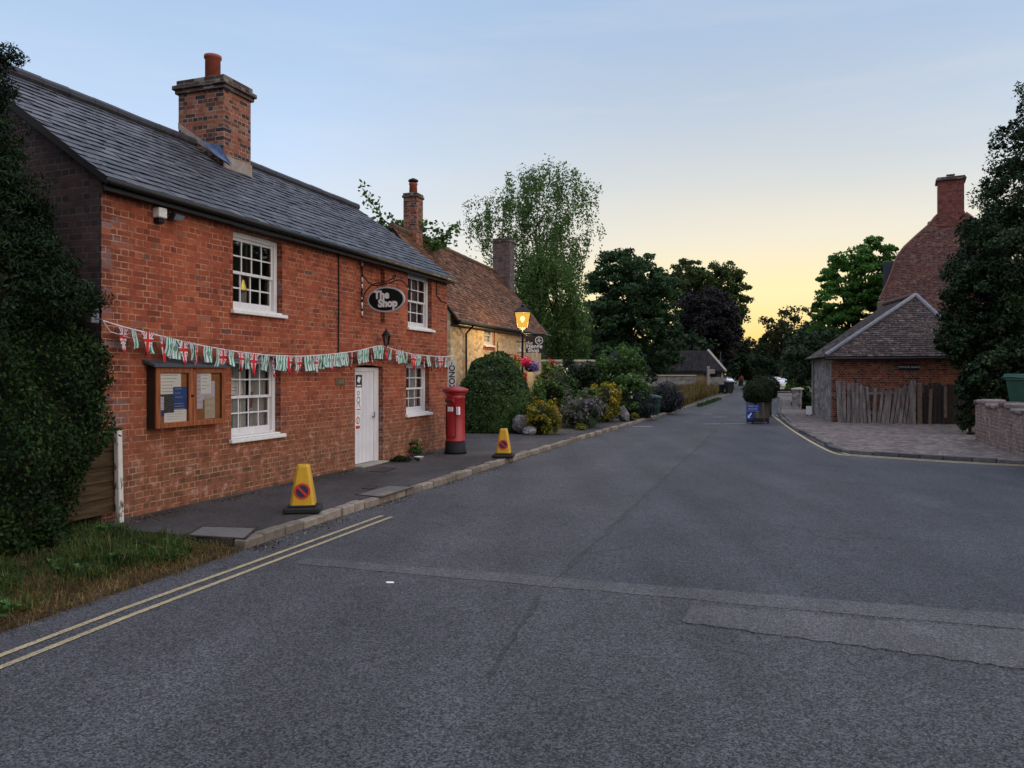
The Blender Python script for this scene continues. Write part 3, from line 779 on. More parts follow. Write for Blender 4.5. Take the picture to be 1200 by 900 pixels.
def door_notice(cx, zt, w_, h_, kind):
    s = MB(); s.box((cx - w_ / 2, .1185, zt - h_), (cx + w_ / 2, .1214, zt)); d = s
    RM = Matrix(((1, 0, 0, 0), (0, 0, -1, .1183), (0, 1, 0, 0), (0, 0, 0, 1)))
    def ring(x, z, r0, r1, mi, n=18):
        d.cur = mi
        for i in range(n):
            a, b = 2 * PI * i / n, 2 * PI * (i + 1) / n
            d.quad((x + r0 * math.cos(a), .1178, z + r0 * math.sin(a)), (x + r0 * math.cos(b), .1178, z + r0 * math.sin(b)), (x + r1 * math.cos(b), .1178, z + r1 * math.sin(b)), (x + r1 * math.cos(a), .1178, z + r1 * math.sin(a)))
    if kind == 'photo':
        d.cur = 0; d.quad((cx - .07, .1178, zt - .12), (cx + .02, .1178, zt - .16), (cx + .07, .1178, zt - .05), (cx - .03, .1178, zt - .03)); d.quad((cx - .08, .1176, zt - h_ + .02), (cx + .08, .1176, zt - h_ + .02), (cx + .08, .1176, zt - h_ + .045), (cx - .08, .1176, zt - h_ + .045))
    elif kind == 'people':
        ring(cx, zt - .09, .03, .045, 1); ring(cx, zt - .22, .045, .065, 1)
        d.cur = 2; d.quad((cx - .07, .1178, zt - .36), (cx - .05, .1178, zt - .36), (cx + .0, .1178, zt - .28), (cx - .02, .1178, zt - .28)); d.quad((cx + .02, .1178, zt - .28), (cx + .04, .1178, zt - .28), (cx + .08, .1178, zt - .37), (cx + .05, .1178, zt - .37)); d.quad((cx - .08, .1175, zt - .41), (cx + .09, .1175, zt - .41), (cx + .09, .1175, zt - .39), (cx - .08, .1175, zt - .39))
    else:
        ring(cx, zt - .1, .055, .075, 2); d.cur = 1; d.quad((cx - .02, .1177, zt - .15), (cx + .005, .1177, zt - .15), (cx + .02, .1177, zt - .05), (cx - .005, .1177, zt - .05))
        d.cur = 2; d.quad((cx - .075, .1176, zt - .26), (cx + .075, .1176, zt - .26), (cx + .075, .1176, zt - .2), (cx - .075, .1176, zt - .2))
    if kind == 'photo': d.mi[:6] = [1] * 6
    d.build('notice', [M_paper, M_ink, M_red], dr)
dx = x0 + .052 + .27
door_notice(dx + .02, 1.83, .23, .24, 'photo'); door_notice(dx, 1.57, .2, .43, 'people'); door_notice(dx - .02, 1.06, .17, .28, 'no')
# cable down the wall and little iron wall fittings, one iron rose each
m = MB(); cxx = fx(396); m.tube([(cxx, -.012, fz(396, 292)), (cxx + .01, -.012, 3.2), (cxx - .005, -.012, 2.3), (cxx, -.012, 2.12)], .014, 6); m.build('downpipe', M_black, shop)
m = MB(); a = fx(511); m.tube([(a, -.012, 3.98), (a, -.012, 3.66), (a + .25, -.012, 3.55), (LEN - .05, -.012, 3.52)], .012, 6); m.build('cable', M_black, shop)
# grey concrete skim at the foot of the wall
# ---------------- things fixed to or standing in the shop
SM = Matrix.Translation(shop_loc) @ Matrix.Rotation(SROT, 4, 'Z')
def sp(x, y, z): return SM @ Vector((x, y, z))
# security light and alarm box
a = fx(183); zz = fz(183, 240) - .11
t = thing('alarm_box', 'small white box fixed to the brick under the eaves', 'alarm box', sp(a, 0, zz), SROT)
m = MB(); m.bevbox((-.07, -.12, -.065), (.07, -.002, .065), .012); m.build('box_body', M_wpaint, t)
m = MB(); m.bevbox((-.05, -.1, -.13), (.05, -.002, -.067), .01); m.build('sensor', M_black, t)
t = thing('security_light', 'black floodlight on a wall arm under the eaves, next to the white box', 'floodlight', sp(fx(196), 0, fz(196, 244) - .1), SROT)
m = MB(); m.tube([(-.09, -.002, .02), (-.07, -.06, .02), (0, -.1, 0)], .015, 8); m.build('arm', M_black, t)
m = MB(); Mx = Matrix.Translation((.04, -.13, -.01)) @ Matrix.Rotation(R(35), 4, 'X'); m.bevbox((-.09, -.03, -.05), (.09, .05, .05), .015, Mx); hd = m.build('lamp_head', M_black, t)
m = MB(); m.box((-.075, -.033, -.038), (.075, -.0305, .038), Mx); m.build('lens', pm('grey_lens', (.2, .22, .25), .15), hd)
# brass bell and other things seen through the windows
t = thing('brass_bell', 'yellow brass bell hanging behind the upper sash window above the notice board', 'bell', sp(fx(296), .2, fz(288, 330) - .02), SROT)
m = MB(); m.smooth = True; m.lathe([(.085, -.09), (.075, -.07), (.055, 0), (.045, .06), (.02, .085), (.012, .1)], 18); m.build('bell_body', pm('brass', (.55, .38, .07), .35, .6, .15), t)
m = MB(); m.tube([(0, 0, .09), (0, 0, .5)], .006, 6); m.build('bell_cord', M_curtain, t)
wl = OPEN['ll']
def win_card(name, x, z, w_, h_, mat, label, cat, y=.215, tilt=0, marks=None):
    t = thing(name, label, cat, sp(x, y, z), SROT)
    Mx = Matrix.Rotation(tilt, 4, 'Y'); m = MB(); m.bevbox((-w_ / 2, -.005, 0), (w_ / 2, .005, h_), .002, Mx)
    if marks:
        m.cur = 1; rr_ = random.Random(int(x * 100))
        for i in range(marks): zz = h_ * (.85 - .75 * i / marks); m.box((-w_ * .38, -.0075, zz - h_ * .03), (w_ * (rr_.uniform(.0, .4)), -.0058, zz), Mx)
    m.build('sheet', [mat, pm('grey_print', (.16, .15, .17), .8)], t)
    return t
win_card('display_card', fx(286), fz(286, 463), .25, .25, M_paper, 'tilted pale card standing in the net curtained window beside the notice board', 'card', .208, R(8), 4)
win_card('display_card', fx(295), fz(295, 463), .14, .2, pm('cream_card', (.6, .55, .46), .8), 'small cream card beside the tilted card in the net curtained window beside the notice board', 'card', .213, R(-12), 3)
win_card('green_box', fx(281.5), fz(282, 502), .17, .2, pm('bottle_green_card', (.02, .16, .08), .6), 'bottle green sign card low down in the net curtained window beside the notice board', 'sign card', .208, 0, 2)
win_card('display_card', fx(306), fz(306, 478), .11, .25, pm('dark_red_card', (.16, .03, .05), .6), 'dark red card in the right panes of the lower left window', 'card', .21, R(5))
win_card('display_card', fx(489), fz(489, 486), .16, .18, pm('sea_green_card', (.06, .2, .16), .6), 'sea green card at the foot of the window between door and post box', 'card', .21, 0, 2)
win_card('paper_scroll', fx(298), fz(298, 356), .15, .27, pm('grey_ornament', (.25, .21, .22), .6), 'grey figurine shape standing in the upper window below the brass bell', 'ornament', .21, R(3))
# slate plaque by the door
t = thing('name_plaque', 'small bronze plaque on the brick between window and door', 'plaque', sp(fx(398.5), 0, fz(398, 447)), SROT)
m = MB(); m.bevbox((-.15, -.02, -.07), (.15, -.002, .07), .006); m.build('plate', pm('bronze_plate', (.2, .13, .07), .4, .6, .3, 15), t)
m = MB(); [m.box((-.1, -.0225, z_), (.1, -.0203, z_ + .008)) for z_ in (.025, 0, -.03)]; m.build('inscription', pm('bronze_light', (.4, .32, .2), .4, .5), t)
# wall lantern over the door
def wall_lantern(loc, rot):
    t = thing('wall_lantern', 'black carriage lantern on the wall above the white door', 'lantern', loc, rot)
    m = MB(); m.smooth = True; m.tube([(0, -.002, -.08), (0, -.1, -.13), (0, -.2, -.12), (0, -.22, -.02)], .013, 8); m.lathe([(.05, 0), (.05, .015), (.02, .02)], 12, (0, -.01, -.09)); m.build('bracket', M_black, t)
    m = MB(); c = (0, -.22, 0)
    for k in range(6):
        a0 = PI / 3 * k; m.tube([(c[0] + .045 * math.cos(a0), c[1] + .045 * math.sin(a0), 0), (c[0] + .078 * math.cos(a0), c[1] + .078 * math.sin(a0), .17)], .006, 5)
    m.lathe([(.05, -.02), (.05, 0), (.02, 0.001)], 6, c); m.lathe([(.1, .17), (.085, .2), (.04, .25), (.02, .28), (.012, .31)], 12, c); m.build('cage', M_black, t)
    m = MB(); m.lathe([(.043, .001), (.075, .168)], 6, c); m.build('lantern_glass', glass_mat('smoky_glass', (.5, .5, .5), .1), t)
wall_lantern(sp(fx(441), 0, fz(441, 404)), SROT)
# the hanging sign: iron bracket in the blind niche, oval board
bx = fx(427.5)
t = thing('hanging_sign', 'oval black hanging sign with white lettering on a scrolled iron wall bracket', 'hanging sign', sp(bx, .09, 0), SROT)
zt, zb = fz(428, 306), fz(428, 372)
m = MB(); m.smooth = True
zz = zb; k = 0
m.tube([(0, -.03, zb), (0, -.03, zt)], .014, 8)
mm = fz(428, 328)
def arc(c, r, a0, a1, n=14): return [(0, c[0] - r * math.cos(R(a0 + (a1 - a0) * i / n)), c[1] + r * math.sin(R(a0 + (a1 - a0) * i / n))) for i in range(n + 1)]
m.tube(smooth([Vector((0, -.03, fz(428, 321))), Vector((0, -.25, fz(428, 321) - .22)), Vector((0, -.6, fz(428, 328) - .08)), Vector((0, -.85, fz(428, 330) - .0)), Vector((0, -1.0, fz(428, 332) - .1)), Vector((0, -1.08, fz(428, 338) - .1))]), .012, 8)
m.tube(smooth([Vector((0, -.03, fz(428, 358))), Vector((0, -.08, fz(428, 345))), Vector((0, -.26, fz(428, 334))), Vector((0, -.5, fz(428, 330) - .03)), Vector((0, -.72, fz(428, 327) + .0)), Vector((0, -.74, fz(428, 325)+.03)), Vector((0, -.68, fz(428, 326)))]), .012, 8)
m.tube([(0, -.36, fz(428, 333) - .02), (0, -.36, fz(428, 341))], .008, 6); m.tube([(0, -.78, fz(428, 331) - .05), (0, -.78, fz(428, 341) - .02)], .008, 6)
m.cur = 1; rr = random.Random(5); z_ = zb + .03
while z_ < zt - .05:
    h = rr.uniform(.04, .12)
    if rr.random() < .75: m.tube([(-.004, -.034, z_), (-.004, -.034, z_ + h)], .0155, 8)
    z_ += h + rr.uniform(.02, .06)
br = m.build('bracket', [M_black, M_wpaint_old], t)
zc = fz(428, 352) - .0; a, b = .385, .235; yc = -.55
OM = Matrix(((0, 0, -1, 0), (-1, 0, 0, yc), (0, 1, 0, zc), (0, 0, 0, 1)))   # board faces down the street (-x); local x runs away from the wall
n = 48
m = MB(); m.prism([(a * math.cos(2 * PI * i / n), b * math.sin(2 * PI * i / n)) for i in range(n)], .03, OM @ Matrix.Translation((0, 0, -.015))); bd = m.build('board', pm('black_sign_board', (.006, .009, .008), .7, 0, .2, 6, 0, 60, .15), t)
m = MB()
for sgn in (1, -1):
    for i in range(n):
        t0, t1 = 2 * PI * i / n, 2 * PI * (i + 1) / n
        q = lambda rr_, tt, zz: OM @ Vector(((a + rr_) * math.cos(tt), (b + rr_) * math.sin(tt), zz))
        m.quad(*[q(*v) for v in ((-.022, t0, .019 * sgn), (-.022, t1, .019 * sgn), (.006, t1, .019 * sgn), (.006, t0, .019 * sgn))])
        if sgn == 1: m.quad(*[q(*v) for v in ((.006, t0, .019), (.006, t1, .019), (.006, t1, -.019), (.006, t0, -.019))])
m.build('rim', pm('silver_rim', (.5, .5, .5), .4, .2, .15), bd)
M_letter = pm('white_sign_lettering', (.72, .72, .7), .5, 0, .05)
LM = OM @ Matrix.Translation((0, 0, .0185))
text_obj('lettering', 'The', .2, M_letter, bd, LM @ Matrix.Translation((-.09, .085, 0)), bold=.011)
text_obj('lettering', 'Shop', .2, M_letter, bd, LM @ Matrix.Translation((.04, -.075, 0)), bold=.011)

# ---------------- notice board
nx0, nx1 = fx(171.5), fx(254); nz0, nz1 = 1.16, 1.93
M_oak = (lambda g: g.out(g.bsdf(g.ramp(g.noise(g.mapv(g.obj(), (30, 30, 3)), 1.0, 5), [(.3, (.13, .035, .012)), (.6, (.31, .09, .026)), (.75, (.4, .14, .04))]), .5, 0, None, .4)))(G('varnished_oak'))
M_cork = pm('cork_board', (.3, .13, .05), .9, 0, .3, 30, .3)
W_ = nx1 - nx0; H_ = nz1 - nz0
t = thing('notice_board', 'wooden parish notice case with two glazed doors full of papers on the brick', 'notice board', sp(nx0, 0, nz0), SROT)
m = MB(); dpt = -.125
m.box((0, dpt, 0), (.02, -.003, H_)); m.box((W_ - .02, dpt, 0), (W_, -.003, H_)); m.box((.02, dpt, 0), (W_ - .02, -.003, .02)); m.box((.02, dpt, H_ - .02), (W_ - .02, -.003, H_))
m.build('cabinet', pm('black_stained_case', (.018, .014, .012), .5, 0, .3), t)
m = MB(); m.box((.021, -.115, .021), (W_ - .021, -.022, H_ - .021)); m.build('pin_board', M_cork, t)
m = MB(); m.add([(-.07, -.002, H_ + .1), (W_ + .06, -.002, H_ + .1), (W_ + .06, -.2, H_ + .035), (-.07, -.2, H_ + .035), (-.07, -.002, H_ + .065), (W_ + .06, -.002, H_ + .065), (W_ + .06, -.2, H_ + .002), (-.07, -.2, H_ + .002)], [(0, 3, 2, 1), (4, 5, 6, 7), (0, 1, 5, 4), (1, 2, 6, 5), (2, 3, 7, 6), (3, 0, 4, 7)])
m.build('canopy', pm('grey_felt_canopy', (.06, .065, .075), .8, 0, .3, 20, .3), t)
half = W_ / 2
for k in (0, 1):
    a, b = k * half + .003, (k + 1) * half - .003; f1 = .07
    m = MB(); y0, y1 = dpt - .035, dpt - .002
    m.bevbox((a, y0, .0), (a + f1, y1, H_), .005); m.bevbox((b - f1, y0, 0), (b, y1, H_), .005); m.bevbox((a + f1, y0 + .001, .0), (b - f1, y1, f1), .005); m.bevbox((a + f1, y0 + .001, H_ - f1), (b - f1, y1, H_), .005)
    d = m.build('door', M_oak, t)
    m = MB(); m.quad((a + f1, dpt - .015, f1), (b - f1, dpt - .015, f1), (b - f1, dpt - .015, H_ - f1), (a + f1, dpt - .015, H_ - f1)); m.build('pane', glass_mat('case_glass', (1, 1, 1), -.04), d)
    if k == 0: m = MB(); m.smooth = True; m.lathe([(.018, 0), (.018, .006), (.01, .012), (.012, .03)], 10); o = m.build('knob', M_black, d); o.rotation_euler = (R(90), 0, 0); o.location = (b - .02, y0 + .002, H_ * .52)
M_blue_p = pm('blue_print', (.03, .07, .26), .6, 0, .3, 8); M_photo = pm('dark_photo_print', (.05, .05, .055), .5, 0, 1.2, 25); M_buff = pm('buff_paper', (.5, .42, .33), .8, 0, .2, 20); M_lil = pm('lilac_paper', (.55, .54, .66), .8, 0, .06)
pap = [(.062, .4, .38, .31, 'w', 6), (.062, .33, .1, .1, 'p', 0), (.062, .18, .1, .22, 'lil', 3), (.145, .19, .17, .24, 'p', 0), (.30, .32, .24, .2, 'b', 3), (.29, .19, .25, .17, 'b', 4), (.15, .065, .39, .16, 'w', 4), (.062, .15, .09, .08, 'b', 0),
       (half + .062, .22, .14, .49, 'lil', 7), (half + .16, .42, .2, .29, 'w', 5), (half + .19, .34, .25, .25, 'lil', 5), (half + .24, .08, .2, .3, 'buff', 3), (half + .25, .1, .12, .06, 'buff', 0)]
for i, (x_, z_, w_, h_, kd, mk) in enumerate(pap):
    x_ += .02; w_ = min(w_, (half if x_ < half else W_) - .05 - x_)
    yy = -.1155 - .0012 * (i % 5) - .001
    m = MB(); m.box((x_, yy - .0006, z_ + .0), (x_ + w_, yy, z_ + h_)); mt = {'w': M_paper, 'p': M_photo, 'b': M_blue_p, 'lil': M_lil, 'buff': M_buff}[kd]
    if mk:
        m.cur = 1; r2 = random.Random(i)
        for j in range(mk):
            zz = z_ + h_ * (.88 - .8 * j / mk); m.box((x_ + w_ * .12, yy - .0012, zz - h_ * .022), (x_ + w_ * r2.uniform(.5, .9), yy - .0007, zz))
    m.build('notice', [mt, pm('notice_print', (.3, .3, .33) if kd != 'b' else (.6, .6, .62), .8)], t)

# ---------------- bunting
def flag_jack():
    g = G('union_flag_cloth'); u, v, _ = g.sep(g.uv())
    au = g.math('ABSOLUTE', u); av = g.math('ABSOLUTE', v); d = g.math('ABSOLUTE', g.math('SUBTRACT', au, av))
    lt = lambda a, b: g.math('LESS_THAN', a, b)
    c = g.mix(lt(d, .26), (.035, .04, .17), (.62, .6, .6)); c = g.mix(lt(d, .09), c, (.55, .03, .035))
    w_ = g.math('MAXIMUM', lt(au, .33), lt(av, .3)); r_ = g.math('MAXIMUM', lt(au, .19), lt(av, .17))
    c = g.mix(w_, c, (.62, .6, .6)); c = g.mix(r_, c, (.55, .03, .035))
    return g.out(g.bsdf(c, .8, 0, None, .2))
def flag_stripe():
    g = G('green_striped_cloth'); u, v, _ = g.sep(g.uv())
    wv = g.math('ADD', u, g.math('MULTIPLY', g.noise(g.uv(), 1.3, 2), .35))
    s = g.math('SINE', g.math('MULTIPLY', wv, 10.5))
    c = g.mix(g.ramp(s, [(.0, 0), (.25, 1)]), (.6, .66, .66), (.03, .25, .16))
    rr_ = g.n('VectorMath', {0: g.comb(u, g.math('MULTIPLY', g.math('SUBTRACT', v, .1), 1.1))}, operation='LENGTH').outputs['Value']
    c = g.mix(g.math('LESS_THAN', rr_, .36), c, (.09, .24, .16)); c = g.mix(g.math('LESS_THAN', rr_, .16), c, (.2, .25, .2))
    return g.out(g.bsdf(c, .8, 0, None, .2))
M_jack, M_stripe = flag_jack(), flag_stripe()
bunt = thing('bunting', 'string of union flag pennants and green striped flags across the brick front', 'bunting', sp(0, -.16, 0), SROT)
bp = [(108, 374), (135, 382), (168, 390), (205, 399), (240, 406), (275, 411.5), (310, 415), (345, 416), (380, 413.5), (412, 409.5), (437, 404), (452, 408), (472, 413), (495, 416), (512, 417), (524, 416)]
bpts = [Vector((fx(a), 0, fz(a, b) - .02)) for a, b in bp]
bc = smooth(bpts, 8)
m = MB(); m.tube(bc, .007, 6); m.tube([bpts[0], bpts[0] + Vector((.12, .02, -.12)), bpts[1] + Vector((.1, .0, -.13))], .005, 5); m.build('cord', M_paper, bunt)
m = MB(); m.tube([bpts[0], bpts[0] + Vector((-.02, .2, .06))], .01, 6); m.bevbox((bpts[0].x - .06, .1, bpts[0].z - .03), (bpts[0].x + .05, .2, bpts[0].z + .15), .01); m.build('hook', M_lead, bunt)
cum = [0]
for p, q in zip(bc, bc[1:]): cum.append(cum[-1] + (q - p).length)
def on_cord(d):
    for i in range(len(bc) - 1):
        if cum[i + 1] >= d: return bc[i].lerp(bc[i + 1], (d - cum[i]) / (cum[i + 1] - cum[i])), (bc[i + 1] - bc[i]).normalized()
    return bc[-1], Vector((1, 0, 0))
rr = random.Random(21); d = .3; k = 0
patt = 'jsjsjssjsjssjsjsjssjssjsjsjsssjsssjsssjssjssjssj'
while d < cum[-1] - .08:
    kind = patt[k % len(patt)]; p, tg = on_cord(d)
    w_ = (.17 if kind == 's' else .19) * rr.uniform(1.0, 1.2); h_ = (.235 if kind == 's' else .31) * rr.uniform(.9, 1.08)
    yaw = rr.uniform(-.5, .6); roll = rr.uniform(-.16, .16); n = 5
    me = bpy.data.meshes.new('flag'); vs = []; uvs = []; fs = []
    for j in range(n + 1):
        for i in range(n + 1):
            a, b = i / n - .5, j / n
            ww = w_ * ((1 - b * .97) if kind == 'j' else 1 - .06 * b)
            x_ = a * ww; y_ = .022 * math.sin(a * 7 + k) * b + .02 * b * math.sin(b * 4 + k * 2); z_ = -b * h_
            vs.append(Matrix.Rotation(yaw, 3, 'Z') @ Matrix.Rotation(roll, 3, 'Y') @ Vector((x_, y_, z_)) + p + Vector((0, -.004 - .02 * (k % 3), -.002)))
            uvs.append((x_ / w_ * 2 * 1.15, (b - (.36 if kind == 'j' else .5)) * (-2.4 if kind == 'j' else -2)))
    for j in range(n):
        for i in range(n): fs.append((j * (n + 1) + i, (j + 1) * (n + 1) + i, (j + 1) * (n + 1) + i + 1, j * (n + 1) + i + 1))
    me.from_pydata(vs, [], fs); ul = me.uv_layers.new()
    for l in me.loops: ul.data[l.index].uv = uvs[l.vertex_index]
    for q in me.polygons: q.use_smooth = True
    me.materials.append(M_jack if kind == 'j' else M_stripe)
    link('pennant' if kind == 'j' else 'striped_flag', me, bunt)
    gap = rr.choice([.1, .13, .15, .17, .2, .26]); d += gap; k += 1

# ================================================================== STREET THINGS, LEFT SIDE
M_red_paint = pm('pillar_box_red', (.32, .011, .014), .42, 0, .22, 6, .12, 60, .5, .22)
pb = gp(533, 532.5, .1); pb = Vector((pb.x, pb.y + .2, .1))
t = thing('pillar_box', 'red cast iron pillar post box on a black base at the shop corner', 'post box', pb, R(-32))
m = MB(); m.smooth = True
m.lathe([(.245, 0), (.245, .06), (.232, .075), (.226, .26)], 32); m.build('base', M_black, t)
m = MB(); m.smooth = True
m.lathe([(.214, .261), (.214, .3), (.205, .31), (.205, 1.2), (.212, 1.21), (.212, 1.25), (.205, 1.26), (.205, 1.3), (.235, 1.325)], 36); bd = m.build('body', M_red_paint, t)
m = MB(); m.smooth = True
m.lathe([(.235, 1.326), (.27, 1.34), (.285, 1.37), (.285, 1.4), (.272, 1.412), (.26, 1.415), (.2, 1.445), (.1, 1.47), (.02, 1.478)], 36); m.build('cap', M_red_paint, t)
m = MB(); m.bevbox((-.12, -.245, 1.13), (.12, -.19, 1.21), .012); a = m.build('aperture_hood', M_red_paint, bd)
m = MB(); m.box((-.095, -.2475, 1.145), (.095, -.2452, 1.175)); m.build('slot', M_ink, bd)
m = MB()
for z0_, z1_ in ((.38, .385), (1.06, 1.065)): m.box((-.13, -.212, z0_), (.13, -.15, z1_))
for x_ in (-.13, .125): m.box((x_, -.185, .386), (x_ + .006, -.14, 1.059))
m.build('door_seam', pm('dark_red_gap', (.12, .01, .01), .6), bd)
m = MB(); m.bevbox((-.06, -.214, .93), (.075, -.17, 1.03), .004); m.build('collection_plate', M_paper, bd)
m = MB(); m.bevbox((.13, -.19, .86), (.2, -.125, 1.03), .004, Matrix.Rotation(R(4), 4, 'Z')); m.build('notice', M_paper, bd)
m = MB(); m.bevbox((-.2, -.13, 1.085), (-.135, -.12, 1.12), .004, Matrix.Rotation(R(8), 4, 'Z')); m.build('tablet', M_paper, bd)
# tall white sign between the shop and the clipped bush
Zs = 18.9
t = thing('vertical_sign', 'tall narrow white sign with black letters running down it, behind the post box', 'sign', (px(529.3, Zs), Zs, .1), R(6))
m = MB(); m.bevbox((-.1, -.015, .95), (.1, .015, hz(423.5, Zs) - .1), .004); bd = m.build('board', pm('white_sign_board', (.6, .6, .62), .5, 0, .05), t)
m = MB(); m.box((-.03, .0151, 0), (.03, .05, 1.9)); m.build('post', M_black, t)
text_obj('lettering', 'ONOXOS', .2, M_ink, bd, Matrix.Translation((.0, -.0165, 1.53)) @ Matrix.Rotation(R(90), 4, 'X') @ Matrix.Rotation(R(-90), 4, 'Z'), bold=.006)
# no waiting cones
M_cone = pm('yellow_cone_plastic', (.58, .33, .018), .45, 0, .15, 5, .1, 60, .4, .28)
M_conebase = pm('black_rubber', (.014, .014, .014), .8, 0, .3, 20, .3)
M_cone_blue = pm('dark_blue_disc', (.02, .02, .06), .5, 0, .2); M_cone_red = pm('red_disc', (.5, .03, .012), .5, 0, .1)
def cone(loc, rot, label):
    t = thing('no_waiting_cone', label, 'traffic cone', loc, rot, 'yellow no waiting cones on the pavement')
    m = MB(); m.bevbox((-.225, -.2, 0), (.225, .2, .075), .02); m.bevbox((-.17, -.15, .0751), (.17, .15, .1), .015); m.build('base', M_conebase, t)
    m = MB(); lv = [(.152, .13, .101), (.14, .122, .2), (.08, .078, .57), (.07, .066, .6)]; r = .03; vs = []; n = 0
    for hx_, hy_, z_ in lv:
        ring = [(hx_ - r, -hy_), (hx_, -hy_ + r), (hx_, hy_ - r), (hx_ - r, hy_), (-hx_ + r, hy_), (-hx_, hy_ - r), (-hx_, -hy_ + r), (-hx_ + r, -hy_)]
        vs += [(x_, y_, z_) for x_, y_ in ring]
    fs = [tuple(range(24, 32))] + [(i * 8 + k, i * 8 + (k + 1) % 8, i * 8 + 8 + (k + 1) % 8, i * 8 + 8 + k) for i in range(3) for k in range(8)]
    m.add(vs, fs); bd = m.build('body', M_cone, t)
    for sgn in (1, -1):
        tilt = math.atan2(.122 - .078, .37)
        DM = Matrix.Rotation(0 if sgn == 1 else PI, 4, 'Z') @ Matrix.Translation((0, -.115, .275)) @ Matrix.Rotation(R(90) - tilt, 4, 'X')
        d = MB()
        def disc(r0, z_, mi):
            d.cur = mi; n = 32; d.quad(*[DM @ Vector((r0 * math.cos(2 * PI * i / n), r0 * math.sin(2 * PI * i / n), z_)) for i in range(n)])
        disc(.1, .004, 1); disc(.075, .006, 0)
        d.cur = 1; q = [DM @ (Matrix.Rotation(R(45), 4, 'Z') @ Vector(v)) for v in ((-.014, -.08, .008), (.014, -.08, .008), (.014, .08, .008), (-.014, .08, .008))]; d.quad(*q)
        d.build('no_waiting_symbol', [M_cone_blue, M_cone_red], bd)
    return t
c1 = gp(352.5, 601.5, .1); c2 = gp(597, 536.5, .1)
cone((c1.x, c1.y + .12, .1), R(8), 'yellow no waiting cone on the pavement before the net curtained window')
c = cone((c2.x - .12, c2.y + .1, .1), R(-6), 'yellow no waiting cone on the kerb beyond the red post box')
# dog bowl and weeds at the foot of the wall
t = thing('dog_bowl', 'small pale bowl on the pavement by the weeds at the wall foot', 'bowl', gp(491, 538, .1))
m = MB(); m.smooth = True; m.lathe([(.07, 0), (.1, .05), (.105, .055), (.09, .05), (.06, .012), (.01, .01)], 18); m.build('bowl_body', pm('pale_plastic', (.6, .6, .62), .4), t)
t = tag((lambda m: m.build('litter', M_paper))(MB().bevbox((-.035, -.02, .0), (.035, .02, .008), .003)), 'white scrap of litter lying on the road near the painted lines', 'litter'); t.location = gp(457, 683, .001); t.rotation_euler = (0, .1, .4)

# ================================================================== STREET LAMP
Zl = 26.0
t = thing('street_lamp', 'old style black street lamp with glowing yellow lantern before the stone cottage', 'street lamp', (px(612.3, Zl), Zl, .09))
m = MB(); m.smooth = True
lt_ = hz(386, Zl) - .09
m.lathe([(.14, 0), (.14, .1), (.1, .14), (.085, .5), (.095, .55), (.06, .62), (.045, 1.4), (.06, 1.42), (.06, 1.47), (.04, 1.5), (.035, lt_ - .18), (.055, lt_ - .15), (.03, lt_ - .1), (.03, lt_)], 14)
m.tube([(-.22, 0, lt_ - .42), (.22, 0, lt_ - .42)], .018, 8); m.build('post', M_black, t)
m = MB(); hb = hz(366.5, Zl) - .09; wt_, wb_ = .275, .16
cs4 = lambda w, z: [(-w, -w, z), (w, -w, z), (w, w, z), (-w, w, z)]
for a, b in zip(cs4(wb_, lt_ + .03), cs4(wt_, hb)): m.tube([a, b], .013, 6)
for z_, w_ in ((lt_ + .03, wb_), (hb, wt_)):
    q = cs4(w_, z_)
    for i in range(4): m.tube([q[i], q[(i + 1) % 4]], .015, 6)
for k in range(4): a = PI / 4 + k * PI / 2; m.tube([(.03 * math.cos(a), .03 * math.sin(a), lt_ - .02), (wb_ * 1.41 * math.cos(a), wb_ * 1.41 * math.sin(a), lt_ + .03)], .012, 6)
fr = m.build('lantern_frame', M_black, t)
m = MB(); tp = hz(357, Zl) - .09
m.lathe([(wt_ * 1.5, hb + .012), (wt_ * 1.46, hb + .03), (.16, tp - .1), (.08, tp - .08), (.09, tp - .03), (.03, tp), (.012, tp + .07)], 4)
rf_ = m.build('lantern_roof', M_black, t); rf_.rotation_euler = (0, 0, R(45))
gl = G('lit_lantern_glass'); gl_z = gl.sep(gl.obj())[2]
em = gl.n('Emission', {'Color': (1.0, .52, .07, 1), 'Strength': 1.1}).outputs[0]; tr_ = gl.n('BsdfTranslucent', {'Color': (.9, .6, .2, 1)}).outputs[0]; tp_ = gl.n('BsdfTransparent').outputs[0]
mx1 = gl.n('MixShader', {0: .55}); gl.t.links.new(tp_, mx1.inputs[1]); gl.t.links.new(em, mx1.inputs[2])
M_lit = gl.out(mx1.outputs[0])
m = MB(); a, b = cs4(wb_ - .005, lt_ + .04), cs4(wt_ - .008, hb - .005)
for i in range(4): m.quad(a[i], a[(i + 1) % 4], b[(i + 1) % 4], b[i])
m.build('lantern_pane', M_lit, fr)
m = MB(); m.smooth = True; bz = (lt_ + hb) / 2 + .06; m.lathe([(.015, bz - .1), (.05, bz - .05), (.075, bz), (.07, bz + .05), (.03, bz + .1)], 14)
gb = G('glowing_bulb'); M_bulb = gb.out(gb.n('Emission', {'Color': (1, .72, .25, 1), 'Strength': 6.0}).outputs[0]); m.build('bulb', M_bulb, t)
pl = bpy.data.lights.new('lamp_glow', 'POINT'); pl.energy = 300; pl.color = (1, .66, .3); pl.shadow_soft_size = .08
lo = bpy.data.objects.new('lamp_glow', pl); COL.objects.link(lo); lo.parent = t; lo.location = (0, 0, bz - .16)
